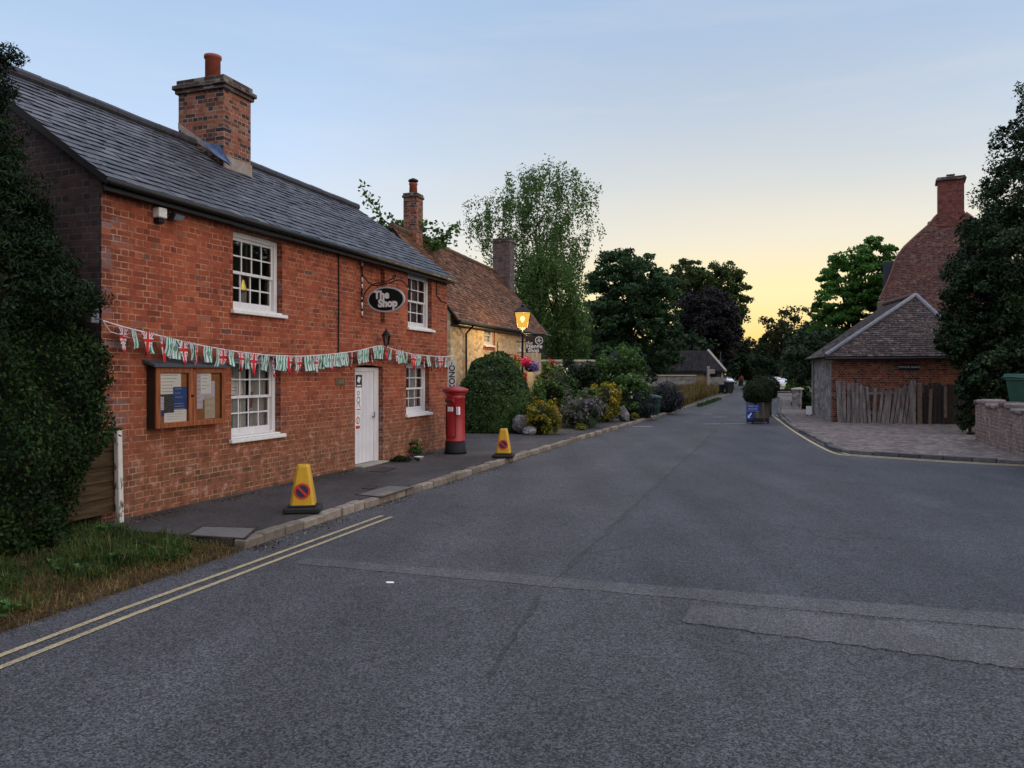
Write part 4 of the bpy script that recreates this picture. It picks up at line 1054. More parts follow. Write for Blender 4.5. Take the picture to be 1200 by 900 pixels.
# sign hanging from an arm of the lamp post
sz1, sz0 = hz(393.5, Zl) - .09, hz(413.5, Zl) - .09
t = thing('hanging_sign', 'dark square hanging sign with white lettering and a ring emblem below the lit lantern', 'hanging sign', (px(612.3, Zl), Zl - .0, .09))
sx0, sx1 = px(616, Zl) - px(612.3, Zl), px(637.5, Zl) - px(612.3, Zl)
m = MB(); m.tube([(.04, 0, sz1 + .06), (sx1 + .04, 0, sz1 + .06)], .016, 8); m.tube([(sx0 + .08, 0, sz1), (sx0 + .08, 0, sz1 + .06)], .008, 6); m.tube([(sx1 - .08, 0, sz1), (sx1 - .08, 0, sz1 + .06)], .008, 6); m.build('arm', M_black, t)
m = MB(); m.bevbox((sx0, -.02, sz0), (sx1, .02, sz1), .006); bd = m.build('board', pm('dark_brown_sign', (.02, .012, .012), .4, 0, .2), t)
cxs = (sx0 + sx1) / 2; Hs = sz1 - sz0; VM = lambda x_, z_: Matrix.Translation((x_, -.0225, z_)) @ Matrix.Rotation(R(90), 4, 'X')
text_obj('lettering', 'the', .17, M_letter, bd, VM(sx0 + .13, sz1 - Hs * .42)); text_obj('lettering', 'Henge', .21, M_letter, bd, VM(cxs - .02, sz1 - Hs * .62), bold=.004); text_obj('lettering', 'Shop', .19, M_letter, bd, VM(cxs - .05, sz0 + Hs * .14), bold=.004)
m = MB(); cx_, cz_ = sx1 - .17, sz1 - .16
def flatring(m, cx_, cz_, r0, r1, y_, n=24, a0=0, a1=360):
    for i in range(n):
        p, q = R(a0 + (a1 - a0) * i / n), R(a0 + (a1 - a0) * (i + 1) / n)
        m.quad(*[(cx_ + r * math.cos(a), y_, cz_ + r * math.sin(a)) for r, a in ((r0, p), (r1, p), (r1, q), (r0, q))])
flatring(m, cx_, cz_, .115, .135, -.0225)
flatring(m, cx_, cz_, .03, .045, -.0225)
for k in range(3): flatring(m, cx_ + .055 * math.cos(R(90 + 120 * k)), cz_ + .055 * math.sin(R(90 + 120 * k)), .03, .042, -.0228, 14, 0, 270)
m.build('emblem', M_letter, bd)

# ================================================================== STONE COTTAGE
DF_ = DF; DF2 = 9.7
def Z2(x, q=DF2): u = (x - HX) / F; return q / (SD - u * CD)
def S2(x, q=DF2): u = (x - HX) / F; Z = Z2(x, q); return Z * CD + u * Z * SD
sR = S2(634); sL = 21.9
def s_loc(s, q): return Vector((s * SD - q * CD, s * CD + q * SD, 0))
CL = s_loc(sL, DF2)
CM = Matrix.Translation(CL) @ Matrix.Rotation(SROT, 4, 'Z')
LC = sR - sL
M_stone = rubble_mat('honey_stone_rubble', [(0, (.42, .3, .16)), (.4, (.62, .46, .26)), (.8, (.72, .56, .36)), (1, (.56, .48, .38))], (.55, .42, .27), 8.5, .6, .035)
M_tile = tile_mat('brown_clay_tile', [(0, (.06, .03, .02)), (.4, (.13, .055, .033)), (.8, (.19, .082, .045)), (1, (.24, .15, .1))], .8, (.32, .26, .15), .45, .2)
M_stonepier = pm('pale_stone', (.4, .34, .25), .9, 0, .3, 6, .5)
M_winpaint = M_wpaint
cot = thing('stone_cottage', 'low honey coloured stone cottage with steep brown tiled roof and two chimneys', 'cottage', CL, SROT)
EW = 3.72; CD2 = 4.4
wx0, wx1 = S2(567.5) - sL, S2(578.5) - sL
zz2 = lambda x, y: hz(y, Z2(x))
ops = [(wx0, wx1, zz2(573, 405), zz2(573, 380)), (S2(608.5) - sL, S2(613.5) - sL, zz2(611, 411), zz2(611, 386))]
m = MB(); wall_open(m, LC, EW, ops, .16)
RZL, RZR, RYC = 6.55, 6.25, 2.0
m.quad(*[(0, 0, 0), (0, 0, EW), (0, RYC, RZL - .1), (0, CD2, EW), (0, CD2, 0)]); m.quad(*[(LC, 0, 0), (LC, CD2, 0), (LC, CD2, EW), (LC, RYC, RZR - .1), (LC, 0, EW)])
m.quad((LC, CD2, 0), (0, CD2, 0), (0, CD2, EW), (LC, CD2, EW))
m.build('wall', M_stone, cot)
m = MB(); m.box((.05, .45, .05), (LC - .05, .5, EW - .05)); m.build('dark_backing', M_dark, cot)  # dark backing for the cottage windows, room darkness in its colour
m = MB(); rr = random.Random(31)
ez = EW - .22
O = Vector((-.1, -.3, ez)); Rg = Vector((-.1, RYC, RZL)); Vv = (Rg - O); Sl = Vv.length; Vv = Vv / Sl
U = (Vector((LC + .12, -.3, ez)) - O).normalized(); Nn = U.cross(Vv)
dz = (RZR - RZL) / LC
# the ridge drops a little towards the road end
def tiled(m, O, U, V, N, L, S, w, ex, rr, sag):
    rows = int(S / ex) + 1
    for r in range(rows):
        x = -w * (.5 if r % 2 else 0)
        while x < L:
            ww = w * rr.uniform(.93, 1.07); a, b = max(x, 0) + .003, min(x + ww, L) - .003; x += ww
            if b - a < .02: continue
            y0 = r * ex + rr.uniform(-.006, .006); y1 = min(y0 + ex * 1.5, S)
            h = .025 + rr.uniform(-.004, .012); tw = rr.uniform(-.006, .006)
            P = lambda px_, py_, hh: O + U * px_ + V * py_ + N * (hh + .02 * math.sin(px_ * 1.3) * math.sin(py_ * 1.1)) + Vector((0, 0, sag * px_ * py_ / S))
            m.add([P(a, y0, h + tw), P(b, y0, h - tw), P(b, y1, .006), P(a, y1, .006), P(a, y0, h - .014 + tw), P(b, y0, h - .014 - tw)], [(0, 1, 2, 3), (0, 4, 5, 1), (0, 3, 4), (1, 5, 2)])
LT = LC + .22
tiled(m, O, U, Vv, Nn, LT, Sl, .19, .12, rr, dz)
O2 = Vector((LC + .12, CD2 + .3, ez)); V2 = (Vector((LC + .12, RYC, RZR)) - O2); S2_ = V2.length; V2 /= S2_; U2 = Vector((-1, 0, 0)); N2 = U2.cross(V2)
tiled(m, O2, U2, V2, N2, LT, S2_, .3, .25, rr, -dz)
crf = m.build('roof', M_tile, cot)
m = MB()
for (ya, yb) in ((-.3, RYC), (CD2 + .3, RYC)):
    m.quad((-.1, ya, ez - .0), (LC + .12, ya, ez - .0), (LC + .12, yb, RZR - .04), (-.1, yb, RZL - .04)); m.quad((-.1, ya, ez - .07), (-.1, yb, RZL - .1), (LC + .12, yb, RZR - .1), (LC + .12, ya, ez - .07))
    for x_, zr in ((-.1, RZL), (LC + .12, RZR)): m.quad((x_, ya, ez - .07), (x_, ya, ez), (x_, yb, zr - .04), (x_, yb, zr - .1))
m.build('roof_boarding', M_black, crf)
m = MB(); n = 30
for i in range(n):
    a, b = i / n, (i + 1) / n; m.tube([(-.1 + LT * a + .004, RYC, RZL + dz * LT * a + .02 + rr.uniform(-.01, .01)), (-.1 + LT * b - .004, RYC, RZL + dz * LT * b + .02 + rr.uniform(-.01, .01))], .1, 8)
m.build('ridge_tile', pm('mossy_ridge_tile', (.1, .065, .045), .85, 0, .5, 6, .4), crf)
m = MB(); m.tube([(-.1, -.36, ez - .03), (LC + .12, -.36, ez - .03)], .055, 8); m.box((0, -.29, ez - .14), (LC, -.002, ez - .11)); m.build('gutter', M_gutter, cot)
for x_ in (543, 566.5): pass
m = MB(); a = S2(544) - sL; m.tube([(a, -.36, ez - .05), (a, -.07, ez - .35), (a, -.07, .1)], .035, 8); m.build('downpipe', M_black, cot)
m = MB(); m.tube([(wx1 + .35, -.02, ez - .5), (wx1 + .35, -.02, ez - 1.05), (wx1 + 1.3, -.02, ez - 1.1), (wx1 + 1.9, -.02, ez - 1.25)], .014, 6); m.build('cable', M_black, cot)
sash_window(cot, ops[0], .05, 3, 2, [(0, .4, 0), (.6, 1, 0)], None, .03)
sash_window(cot, ops[1], .05, 2, 2, [(0, 1, 0)], None, .03)
m = MB(); [m.box((o[0] - .12, -.012, o[2] - .16), (o[1] + .12, -.002, o[2] - .06)) for o in ops[:1]]; m.box((ops[0][1] + .012, -.012, ops[0][2]), (ops[0][1] + .12, -.002, ops[0][3])); m.build('brick_surround', M_brick, cot)
# chimneys: right one stands on the front slope near the road end, left one on the ridge
def stack(x0, x1, y0, y1, z0, z1, mat, pot=None, mm=M_cap):
    m = MB(); m.box((x0, y0, z0), (x1, y1, z1 - .16)); o = m.build('chimney', mat, cot)
    m = MB(); m.bevbox((x0 - .04, y0 - .04, z1 - .159), (x1 + .04, y1 + .04, z1 - .08), .01); m.bevbox((x0 - .015, y0 - .015, z1 - .079), (x1 + .015, y1 + .015, z1), .01); m.build('chimney_cap', mm, o)
    if pot:
        m = MB(); m.smooth = True; c = ((x0 + x1) / 2, (y0 + y1) / 2, z1)
        m.lathe([(.14, .001), (.13, .3), (.15, .32), (.15, .36), (.1, .36)], 14, c); 
        m.smooth = False; m.cur = 1; m.lathe([(.17, .42), (.17, .47), (.05, .53)], 14, c); [m.tube([(c[0] + .12 * math.cos(k), c[1] + .12 * math.sin(k), z1 + .35), (c[0] + .12 * math.cos(k), c[1] + .12 * math.sin(k), z1 + .43)], .012, 5) for k in (0, 2.1, 4.2)]; m.build('chimney_pot', [M_pot, M_black], o)
    return o
M_brick_bluish = brick_mat('backlit_bluish_brick', [(0, (.06, .055, .07)), (.5, (.12, .085, .09)), (1, (.2, .12, .1))], (.2, .18, .18), stain=.4)  # bluish tone of the back-lit stack put into the brick colour
qf = DF2 + 1.25; sc0 = S2(597.3, qf) - sL
stack(sc0, sc0 + .62, 1.25, 2.02, 4.9, hz(278.5, Z2(597.3, qf)), M_brick_bluish)
qb = DF2 + RYC - .22; sb0 = S2(487.3, qb) - sL
stack(sb0, sb0 + .5, RYC - .24, RYC + .24, 5.6, hz(225, Z2(487.3, qb)), M_brick_chim, True)

# ================================================================== RIGHT-HAND BUILDINGS
M_redbrick2 = brick_mat('dark_red_barn_brick', [(0, (.05, .03, .028)), (.35, (.17, .05, .032)), (.7, (.27, .075, .042)), (1, (.33, .13, .08))], (.34, .25, .19), .225, .078, .009, stain=.45)
M_manor = brick_mat('purple_red_brick', [(0, (.07, .035, .04)), (.4, (.15, .05, .045)), (.75, (.22, .075, .06)), (1, (.28, .17, .14))], (.27, .2, .18), .24, .085, .012, stain=.5)
M_flint = rubble_mat('grey_flint_rubble', [(0, (.09, .09, .1)), (.5, (.2, .195, .2)), (1, (.36, .34, .33))], (.3, .27, .25), 5.5, .7, .035)
M_tile2 = tile_mat('dark_clay_tile', [(0, (.026, .018, .016)), (.5, (.062, .037, .031)), (.85, (.09, .053, .043)), (1, (.17, .13, .11))], .75, (.3, .29, .27), .45)
M_leadhip = pm('pale_lead_hip', (.19, .19, .215), .55, .2, .35, 8, .3)
b0 = Vector((11.75, 28.2, 0)); fd = Vector((.97, -.25, 0)).normalized(); bdn = Vector((.245, .97, 0)).normalized()
BR = math.atan2(fd.y, fd.x)
bb = thing('brick_outbuilding', 'low brick outbuilding with grey flint side wall and hipped tile roof with lead hips', 'outbuilding', b0, BR)
BI = (Matrix.Translation(b0) @ Matrix.Rotation(BR, 4, 'Z')).inverted()
def bl(v): return BI @ Vector(v)
FW = 5.0; SIDE = 5.7; EZ = 2.5
far = bl(b0 + bdn * SIDE)
m = MB(); m.quad((0, 0, 0), (FW, 0, 0), (FW, 0, EZ), (0, 0, EZ)); m.quad((FW, 0, 0), (FW, SIDE, 0), (FW, SIDE, EZ), (FW, 0, EZ)); m.box((-.02, -.02, 0), (.36, .2, EZ - .002))
m.build('front_wall', M_redbrick2, bb)
m = MB(); m.quad((0, .2, 0), (0, .2, EZ), (far.x, far.y, EZ), (far.x, far.y, 0)); m.quad((far.x, far.y, 0), (far.x, far.y, EZ), (FW, SIDE, EZ), (FW, SIDE, 0)); m.build('flint_wall', M_flint, bb)
m = MB(); dA = Vector((far.x, far.y, 0)).normalized(); nA = Vector((-dA.y, dA.x, 0))
for k in (4.9,):
    p = dA * k; m.add([p + nA * .001, p + dA * .16 + nA * .001, p + dA * .16 + nA * .06, p + nA * .06, p + nA * .001 + Vector((0, 0, EZ - .1)), p + dA * .16 + nA * .001 + Vector((0, 0, EZ - .1)), p + dA * .16 + nA * .06 + Vector((0, 0, EZ - .1)), p + nA * .06 + Vector((0, 0, EZ - .1))], [(0, 3, 2, 1), (4, 5, 6, 7), (0, 1, 5, 4), (1, 2, 6, 5), (2, 3, 7, 6), (3, 0, 4, 7)])
m.build('timber_post', pm('weathered_timber', (.2, .17, .15), .9, 0, .3, 10, .4), bb)
ap = bl((px(1073, 29.6), 29.6, hz(347, 29.6))); rg = bl((px(1036, 33.6), 33.6, hz(357.5, 33.6)))
e0 = Vector((-.28, -.3, EZ - .03)); e1 = bl((px(1150, 26.6), 26.6, 0)); e1.z = EZ - .03; e1.y = -.3
e2 = Vector((far.x - .28, far.y + .1, EZ - .03)); e3 = Vector((FW + .3, SIDE, EZ - .03)); e1b = Vector((FW + .3, -.3, EZ - .03))
def tri_in(u, v, poly):
    s = 0
    for i in range(len(poly)):
        (x0_, y0_), (x1_, y1_) = poly[i], poly[(i + 1) % len(poly)]
        c = (x1_ - x0_) * (v - y0_) - (y1_ - y0_) * (u - x0_)
        if c < -.02: return False
    return True
def tiled_poly(m, poly, w, ex, rr):
    """poly: eave-left, eave-right, then the rest counter-clockwise seen from outside"""
    O = poly[0]; U = (poly[1] - poly[0]); L = U.length; U = U / L
    N = U.cross(poly[2] - poly[0]).normalized(); V = N.cross(U)
    p2 = [((p - O).dot(U), (p - O).dot(V)) for p in poly]; S = max(v for u, v in p2)
    off_ = min(u for u, v in p2)
    slates(m, O + U * off_, U, V, N, max(u for u, v in p2) - off_, S, w, ex, .012, rr, lambda a, b: tri_in(a + off_, b, p2), .014, .006)
    m.quad(*poly)
rr = random.Random(8); m = MB()
tiled_poly(m, [e0, e1, ap], .18, .115, rr)
tiled_poly(m, [e2, e0, ap, rg], .18, .115, rr)
m.quad(e1, e3, ap); m.quad(e3, e2, rg, ap)
m.quad(e0, e2, e3, e1)
rfb = m.build('roof', M_tile2, bb)
def cap(m, a, b, w=.13, lift=.05):
    m.tube([a + Vector((0, 0, lift)), b + Vector((0, 0, lift))], w, 8)
for a, b in ((e0, ap), (ap, e1)):
    m = MB(); cap(m, a, b, .085); m.build('hip_flashing', M_leadhip, rfb)
m = MB(); cap(m, ap, rg, .1); m.build('ridge_tile', M_tile2, rfb)
m = MB(); m.tube([e0 + Vector((0, -.03, -.07)), e1 + Vector((0, -.03, -.07))], .05, 8); m.box((0, -.29, EZ - .13), (FW, -.001, EZ - .08)); m.build('gutter', M_gutter, bb)
# timber name board
t = thing('name_board', 'small black name board with white letters high on the brick outbuilding', 'name board', b0 + fd * 0, BR)
a = bl((px(1053, 27.6), 27.6, 0)).x; b = bl((px(1077, 27.5), 27.5, 0)).x; zc = hz(430.5, 27.5)
m = MB(); m.bevbox((a, -.03, zc - .11), (b, -.002, zc + .11), .005); o = m.build('board', pm('navy_board', (.012, .014, .03), .4, 0, .2), t)
text_obj('lettering', 'MANOR BARN', .105, M_letter, o, Matrix.Translation(((a + b) / 2, -.032, zc + .01)) @ Matrix.Rotation(R(90), 4, 'X'))
# paling fence leaning along the brick front: pales, gate posts, dark gate
M_pale = (lambda g: g.out(g.bsdf(g.ramp(g.noise(g.mapv(g.obj(), (12, 12, 2)), 1.0, 5), [(.3, (.1, .09, .09)), (.55, (.24, .21, .2)), (.75, (.36, .32, .29))]), .9, 0, None, .2)))(G('silvered_pale'))
M_tim = pm('old_brown_timber', (.15, .12, .095), .9, 0, .4, 8, .5)
t = thing('paling_fence', 'weathered silver paling fence with uneven leaning pales against the outbuilding', 'fence', b0, BR)
def bx_(x, Z): return bl((px(x, Z), Z, 0)).x
rr = random.Random(12); ys = -.34
xs = [bx_(x, 27.4) for x in np.linspace(987, 1063, 17)]
tops = [hz(y, 27.4) for y in np.interp(np.linspace(987, 1063, 17), [987, 1000, 1025, 1032, 1045, 1063], [444.5, 449, 455, 457.5, 455, 449])]
for i, (x_, tz) in enumerate(zip(xs, tops)):
    ln = rr.uniform(-.1, .1) + (.08 if i < 8 else -.16) ; w_ = rr.uniform(.05, .07) * (1.4 if i == 0 else 1)
    m = MB(); Mx = Matrix.Translation((x_, ys + rr.uniform(-.03, .03), .03)) @ Matrix.Rotation(-ln * .55, 4, 'Y') @ Matrix.Rotation(rr.uniform(-.05, .08), 4, 'X')
    h = tz - .03 + rr.uniform(-.06, .05)
    m.add([Mx @ Vector(v) for v in ((-w_, -.015, 0), (w_, -.015, 0), (w_, .015, 0), (-w_, .015, 0), (-w_ * .85, -.013, h), (w_ * .7, -.013, h - rr.uniform(-.05, .05)), (w_ * .7, .013, h), (-w_ * .85, .013, h))], [(0, 3, 2, 1), (4, 5, 6, 7), (0, 1, 5, 4), (1, 2, 6, 5), (2, 3, 7, 6), (3, 0, 4, 7)])
    m.build('pale', M_pale, t)
for z_ in (.4, 1.1):
    m = MB(); m.bevbox((xs[0], ys + .06, z_), (xs[-1] + .1, ys + .11, z_ + .09), .01); m.build('rail', M_pale, t)
m = MB(); a = bx_(1069, 27.3); m.bevbox((a - .09, ys - .08, 0), (a + .09, ys + .04, hz(446, 27.3)), .02); m.build('post', M_pale, t)
m = MB(); a = bx_(1077, 27.2); m.bevbox((a - .07, ys - .1, 0), (a + .07, ys + .02, hz(449, 27.2)), .02); m.build('post', M_tim, t)
t = thing('timber_gate', 'dark close boarded gate in shade beside the brown timber gate post', 'gate', b0, BR)
a0, a1 = bx_(1082, 27.2), bx_(1142, 26.6)
m = MB(); n = 11
for i in range(n):
    x_ = a0 + (a1 - a0) * i / n; m.bevbox((x_ + .01, ys - .02, .05), (x_ + (a1 - a0) / n - .01, ys + .01, 1.5 + rr.uniform(-.1, .06)), .008)
m.build('board_panel', pm('dark_gate_board', (.03, .026, .024), .9, 0, .5, 8, .4), t)
m = MB(); m.bevbox((a0 + .12, ys - .06, .05), (a0 + .22, ys - .022, 1.42), .01, Matrix.Rotation(R(2), 4, 'Y')); m.build('leaning_board', M_tim, t)
m = MB(); a = bx_(1107, 27.0); m.bevbox((a - .05, ys - .07, .3), (a + .05, ys - .025, 1.4), .01); m.build('upright', M_tim, t)
# ---------------- the tall brick house with the shaped gable
Zm = 40.0
prof = [(1032, 352), (1040, 335), (1047, 318), (1052, 303), (1060, 291), (1075, 277), (1090, 264), (1098, 254), (1103, 250), (1131, 250), (1137, 254), (1148, 264), (1165, 281), (1180, 297), (1186, 308), (1190, 322), (1200, 352)]
mh = thing('manor_house', 'tall purple brick house with curved shaped gable and big central chimney behind outbuilding', 'house', (px(1116, Zm), Zm, 0))
MA = R(-27); mw = Vector((math.cos(MA), math.sin(MA))); mn_ = Vector((-math.sin(MA), math.cos(MA))); m0 = Vector((px(1116, Zm), Zm))
mh.rotation_euler = (0, 0, MA)
def PX(x, y):
    u = (x - HX) / F; t_ = m0.dot(mn_) / (u * mn_.x + mn_.y); q = Vector((u * t_, t_)) - m0
    return (q.dot(mw), hz(y, t_))
P = [PX(*p) for p in prof]
m = MB(); poly = [(P[0][0], 0), (P[-1][0], 0)] + P[::-1]
MM = Matrix(((1, 0, 0, 0), (0, 0, 1, 0), (0, 1, 0, 0), (0, 0, 0, 1)))
n = len(poly); m.add([(x, 0, z) for x, z in poly] + [(x, .4, z) for x, z in poly], [tuple(range(n)), tuple(range(n, 2 * n))[::-1]] + [(i, n + i, n + (i + 1) % n, (i + 1) % n) for i in range(n)])
m.box((P[0][0] + .15, .41, 0), (P[-1][0] - .15, 9, P[0][1] - .5)); m.build('gable_wall', M_manor, mh)
m = MB()  # moulded coping that follows the gable
for (xa, za), (xb, zb) in zip(P, P[1:]):
    m.tube([(xa, .2, za + .02), (xb, .2, zb + .02)], .13, 6)
m.build('gable_coping', pm('coping_brick', (.2, .09, .065), .85, 0, .4, 6, .5), mh)
m = MB()
Pr = [(x * .95, z - .55) for x, z in P]
for (xa, za), (xb, zb) in zip(Pr, Pr[1:]): m.quad((xa, .42, za), (xa, 9.2, za), (xb, 9.2, zb), (xb, .42, zb))
rfm = m.build('roof', M_tile2, mh)
a, zt = PX(1099, 213); b, _ = PX(1130, 213); _, zb = PX(1100, 252)
m = MB(); m.box((a, -.03, zb - .6), (b, 1.0, zt)); cm = m.build('chimney', brick_mat('red_chimney_brick', [(0, (.1, .035, .035)), (.5, (.22, .055, .045)), (1, (.3, .085, .06))], (.24, .15, .13), .24, .085, .01, stain=.4), mh)
m = MB(); zt2 = PX(1112, 207)[1]; m.bevbox((a - .1, -.13, zt + .001), (b + .1, 1.1, zt + .13), .03); m.bevbox((a - .05, -.08, zt + .131), (b + .05, 1.05, zt2), .02); m.build('chimney_cap', M_cap, cm)
m = MB(); m.box((a + .55, .3, zt2 + .001), (a + .62, .36, zt2 + .1)); m.box((b - .55, .3, zt2 + .001), (b - .48, .36, zt2 + .13)); m.box((a + .4, .2, zt2 + .13), (b - .4, .5, zt2 + .17), Matrix.Translation((0, 0, 0))); m.build('chimney_slab', M_leadhip, cm)
m = MB(); a2, z2 = PX(1088, 253); m.bevbox((a2, 1.6, z2 - 1.2), (a2 + .6, 2.4, z2), .06); m.build('rear_chimney', M_manor, mh)
m = MB(); a2, z2 = PX(1034, 303); _, z3 = PX(1034, 332); m.bevbox((a2, 1.2, z3 - .6), (a2 + .9, 2.6, z2), .03); dm = m.build('dormer', pm('dark_dormer', (.04, .045, .06), .6, 0, .3), mh)
m = MB(); m.quad((a2 - .003, 1.4, z3 - .1), (a2 - .003, 1.4, z2 - .15), (a2 - .003, 2.4, z2 - .15), (a2 - .003, 2.4, z3 - .1)); m.build('pane', M_glass, dm)
m = MB(); a2, z2 = PX(1030, 353); m.bevbox((a2 - .1, -.05, z2 - .5), (a2 + .9, .6, z2), .06); m.build('kneeler', pm('kneeler_stone', (.15, .1, .09), .85, 0, .3), mh)
# ---------------- brick boundary wall, right
M_oldwall = brick_mat('pale_weathered_brick', [(0, (.09, .06, .055)), (.4, (.22, .125, .105)), (.8, (.3, .175, .145)), (1, (.4, .34, .31))], (.33, .28, .25), .24, .085, .014, lambda g, uv, c: g.mix(.6, c, g.ramp(g.noise(uv, 2.2, 5, .7), [(.35, (.08, .065, .06)), (.55, (.24, .17, .145)), (.7, (.38, .34, .32))])), stain=.55, wobble=.03)
wa = gp(1143, 520); wb = gp(1200, 541.5); wd = (wb - wa).normalized(); wr = math.atan2(wd.y, wd.x)
t = thing('boundary_wall', 'low weathered brick and stone wall with rough coping before the green bin', 'wall', (wa.x, wa.y, .08), wr)
m = MB(); Lw = 9.0; n = 24; rr = random.Random(3)
hts = [1.0 + .05 * math.sin(i * 1.1) + rr.uniform(-.03, .03) - .003 * i for i in range(n + 1)]
for i in range(n):
    a, b = Lw * i / n, Lw * (i + 1) / n; ha, hb = hts[i], hts[i + 1]
    m.add([(a, 0, -.1), (b, 0, -.1), (b, .36, -.1), (a, .36, -.1), (a, 0, ha), (b, 0, hb), (b, .36, hb), (a, .36, ha)], [(0, 1, 5, 4), (2, 3, 7, 6), (4, 5, 6, 7)] + ([(3, 0, 4, 7)] if i == 0 else []))
m.build('wall_face', M_oldwall, t)
m = MB(); x_ = -.02; k = 0
M_cop = [pm('coping_stone', c, .9, 0, .4, 7, .6) for c in ((.17, .14, .135), (.1, .08, .08), (.22, .18, .165))]
while x_ < Lw:
    l_ = rr.uniform(.25, .6); h = 1.0 + .05 * math.sin((x_ / Lw * n) * 1.1) - .003 * (x_ / Lw * n); m.cur = rr.randrange(3)
    m.bevbox((x_, -.05 + rr.uniform(-.02, .02), h + .002 - .03), (min(x_ + l_ - .01, Lw), .41, h + .07 + rr.uniform(-.02, .03)), .03); x_ += l_
m.build('coping', M_cop, t)
# green bin behind it, standing on the raised garden
M_green = pm('green_plastic', (.018, .075, .05), .5, 0, .15, 5, .1)
def wheelie(loc, rot, mat, label, group=None, s=1.0):
    t = thing('wheelie_bin', label, 'wheelie bin', loc, rot, group)
    m = MB(); wb_, wt2, db, dt, h = .2 * s, .28 * s, .24 * s, .34 * s, .95 * s
    vs = [(-wb_, -db, .06), (wb_, -db, .06), (wb_, db, .06), (-wb_, db, .06), (-wt2, -dt, h), (wt2, -dt, h), (wt2, dt, h), (-wt2, dt, h)]
    m.add(vs, [(0, 3, 2, 1), (4, 5, 6, 7), (0, 1, 5, 4), (1, 2, 6, 5), (2, 3, 7, 6), (3, 0, 4, 7)]); m.bevbox((-wt2 - .02, -dt - .02, h - .06), (wt2 + .02, dt + .02, h - .005), .01); m.build('bin_body', mat, t)
    m = MB(); Z_ = h; m.add([(-wt2 - .03, -dt - .05, Z_), (wt2 + .03, -dt - .05, Z_), (wt2 + .03, dt + .06, Z_ + .03), (-wt2 - .03, dt + .06, Z_ + .03), (-wt2, -dt - .02, Z_ + .06), (wt2, -dt - .02, Z_ + .06), (wt2, dt + .03, Z_ + .11), (-wt2, dt + .03, Z_ + .11)], [(0, 3, 2, 1), (4, 5, 6, 7), (0, 1, 5, 4), (1, 2, 6, 5), (2, 3, 7, 6), (3, 0, 4, 7)]); m.tube([(-wt2 - .03, dt + .08, Z_ + .01), (wt2 + .03, dt + .08, Z_ + .01)], .018, 6); m.build('lid', mat, t)
    for sx in (-1, 1):
        w_ = MB(); w_.smooth = True; w_.lathe([(.04, -.03), (.1, -.03), (.1, .03), (.04, .03)], 16); o = w_.build('wheel', M_conebase, t); o.rotation_euler = (0, R(90), 0); o.location = (sx * (wb_ + .035), db + .02, .1)
    return t
gz = 19.4
wheelie((px(1207, gz) + .0, gz, .62), R(18), M_green, 'large green wheelie bin standing behind the low weathered brick wall', None, 1.18)
# ---------------- barn and low wall far on the left
Zb = 76.0
bn = thing('dark_barn', 'long dark roofed barn with pale gable end beyond the copper beech and dry grass bank', 'barn', (px(846, Zb), Zb, 0), R(-12))
M_thatch = (lambda g: g.out(g.bsdf(g.mix(.5, g.ramp(g.noise(g.mapv(g.obj(), (9, 1, 1)), 1.0, 6), [(.3, (.012, .011, .013)), (.6, (.032, .028, .03)), (.8, (.065, .058, .055))]), g.ramp(g.noise(g.obj(), .6, 4), [(.3, .4), (.7, 1.2)]), 'MULTIPLY'), .95, 0, g.bump(g.noise(g.mapv(g.obj(), (9, 2, 2)), 1.0, 5), .8, .1), .1)))(G('old_dark_roof'))
M_slateclad = pm('grey_slate_cladding', (.09, .095, .115), .8, 0, .4, 6, .3)
Lb = 11.0; zr, ze = hz(409.5, Zb), hz(430, Zb)
m = MB(); m.box((-Lb, .15, 0), (-.02, 4.6, ze)); m.build('wall', pm('pale_barn_wall', (.24, .22, .2), .9, 0, .35, 3, .4), bn)
m = MB(); m.quad((-.019, .12, 0), (-.019, 4.63, 0), (-.019, 4.63, ze), (-.019, 2.4, zr - .1), (-.019, .12, ze)); m.quad((-1.7, .12, 0), (-.019, .12, 0), (-.019, .12, ze), (-1.7, .12, ze)); gw = m.build('gable_cladding', M_slateclad, bn)
m = MB(); y0, y1, yr_ = -.35, 5.1, 2.4; zl = ze - .35
for xa, xb in ((-Lb - .3, .35),):
    m.add([(xa, y0, zl), (xb, y0, zl), (xb - 1.6, yr_, zr), (xa, yr_, zr), (xa, y1, zl), (xb, y1, zl)], [(0, 1, 2, 3), (4, 3, 2, 5)])
    m.add([(xa, y0, zl - .2), (xb, y0, zl - .2), (xb - 1.6, yr_, zr - .22), (xa, yr_, zr - .22), (xa, y1, zl - .2), (xb, y1, zl - .2)], [(0, 3, 2, 1), (4, 5, 2, 3)]); m.quad((xa, y0, zl - .2), (xb, y0, zl - .2), (xb, y0, zl), (xa, y0, zl))
    m.quad((xb, y0, zl - .2), (xb, y1, zl - .2), (xb - 1.6, yr_, zr - .22)); m.quad((xb, y0, zl), (xb, y0, zl - .2), (xb - 1.6, yr_, zr - .22), (xb - 1.6, yr_, zr)); m.quad((xb, y1, zl - .2), (xb, y1, zl), (xb - 1.6, yr_, zr), (xb - 1.6, yr_, zr - .22))
rb_ = m.build('roof', M_thatch, bn)
m = MB(); m.tube([(.36, -.36, zl - .05), (-1.24, yr_, zr + .03)], .13, 6); m.build('verge', pm('pale_verge', (.36, .32, .28), .8), rb_)
m = MB(); m.bevbox((-.06, .02, 0), (.1, .2, ze - .2), .02); m.build('corner_post', pm('pale_corner_post', (.5, .47, .43), .8, 0, .2), bn)
m = MB(); m.box((-1.2, .095, 1.4), (-.5, .119, 2.0)); m.build('window', M_dark, bn)
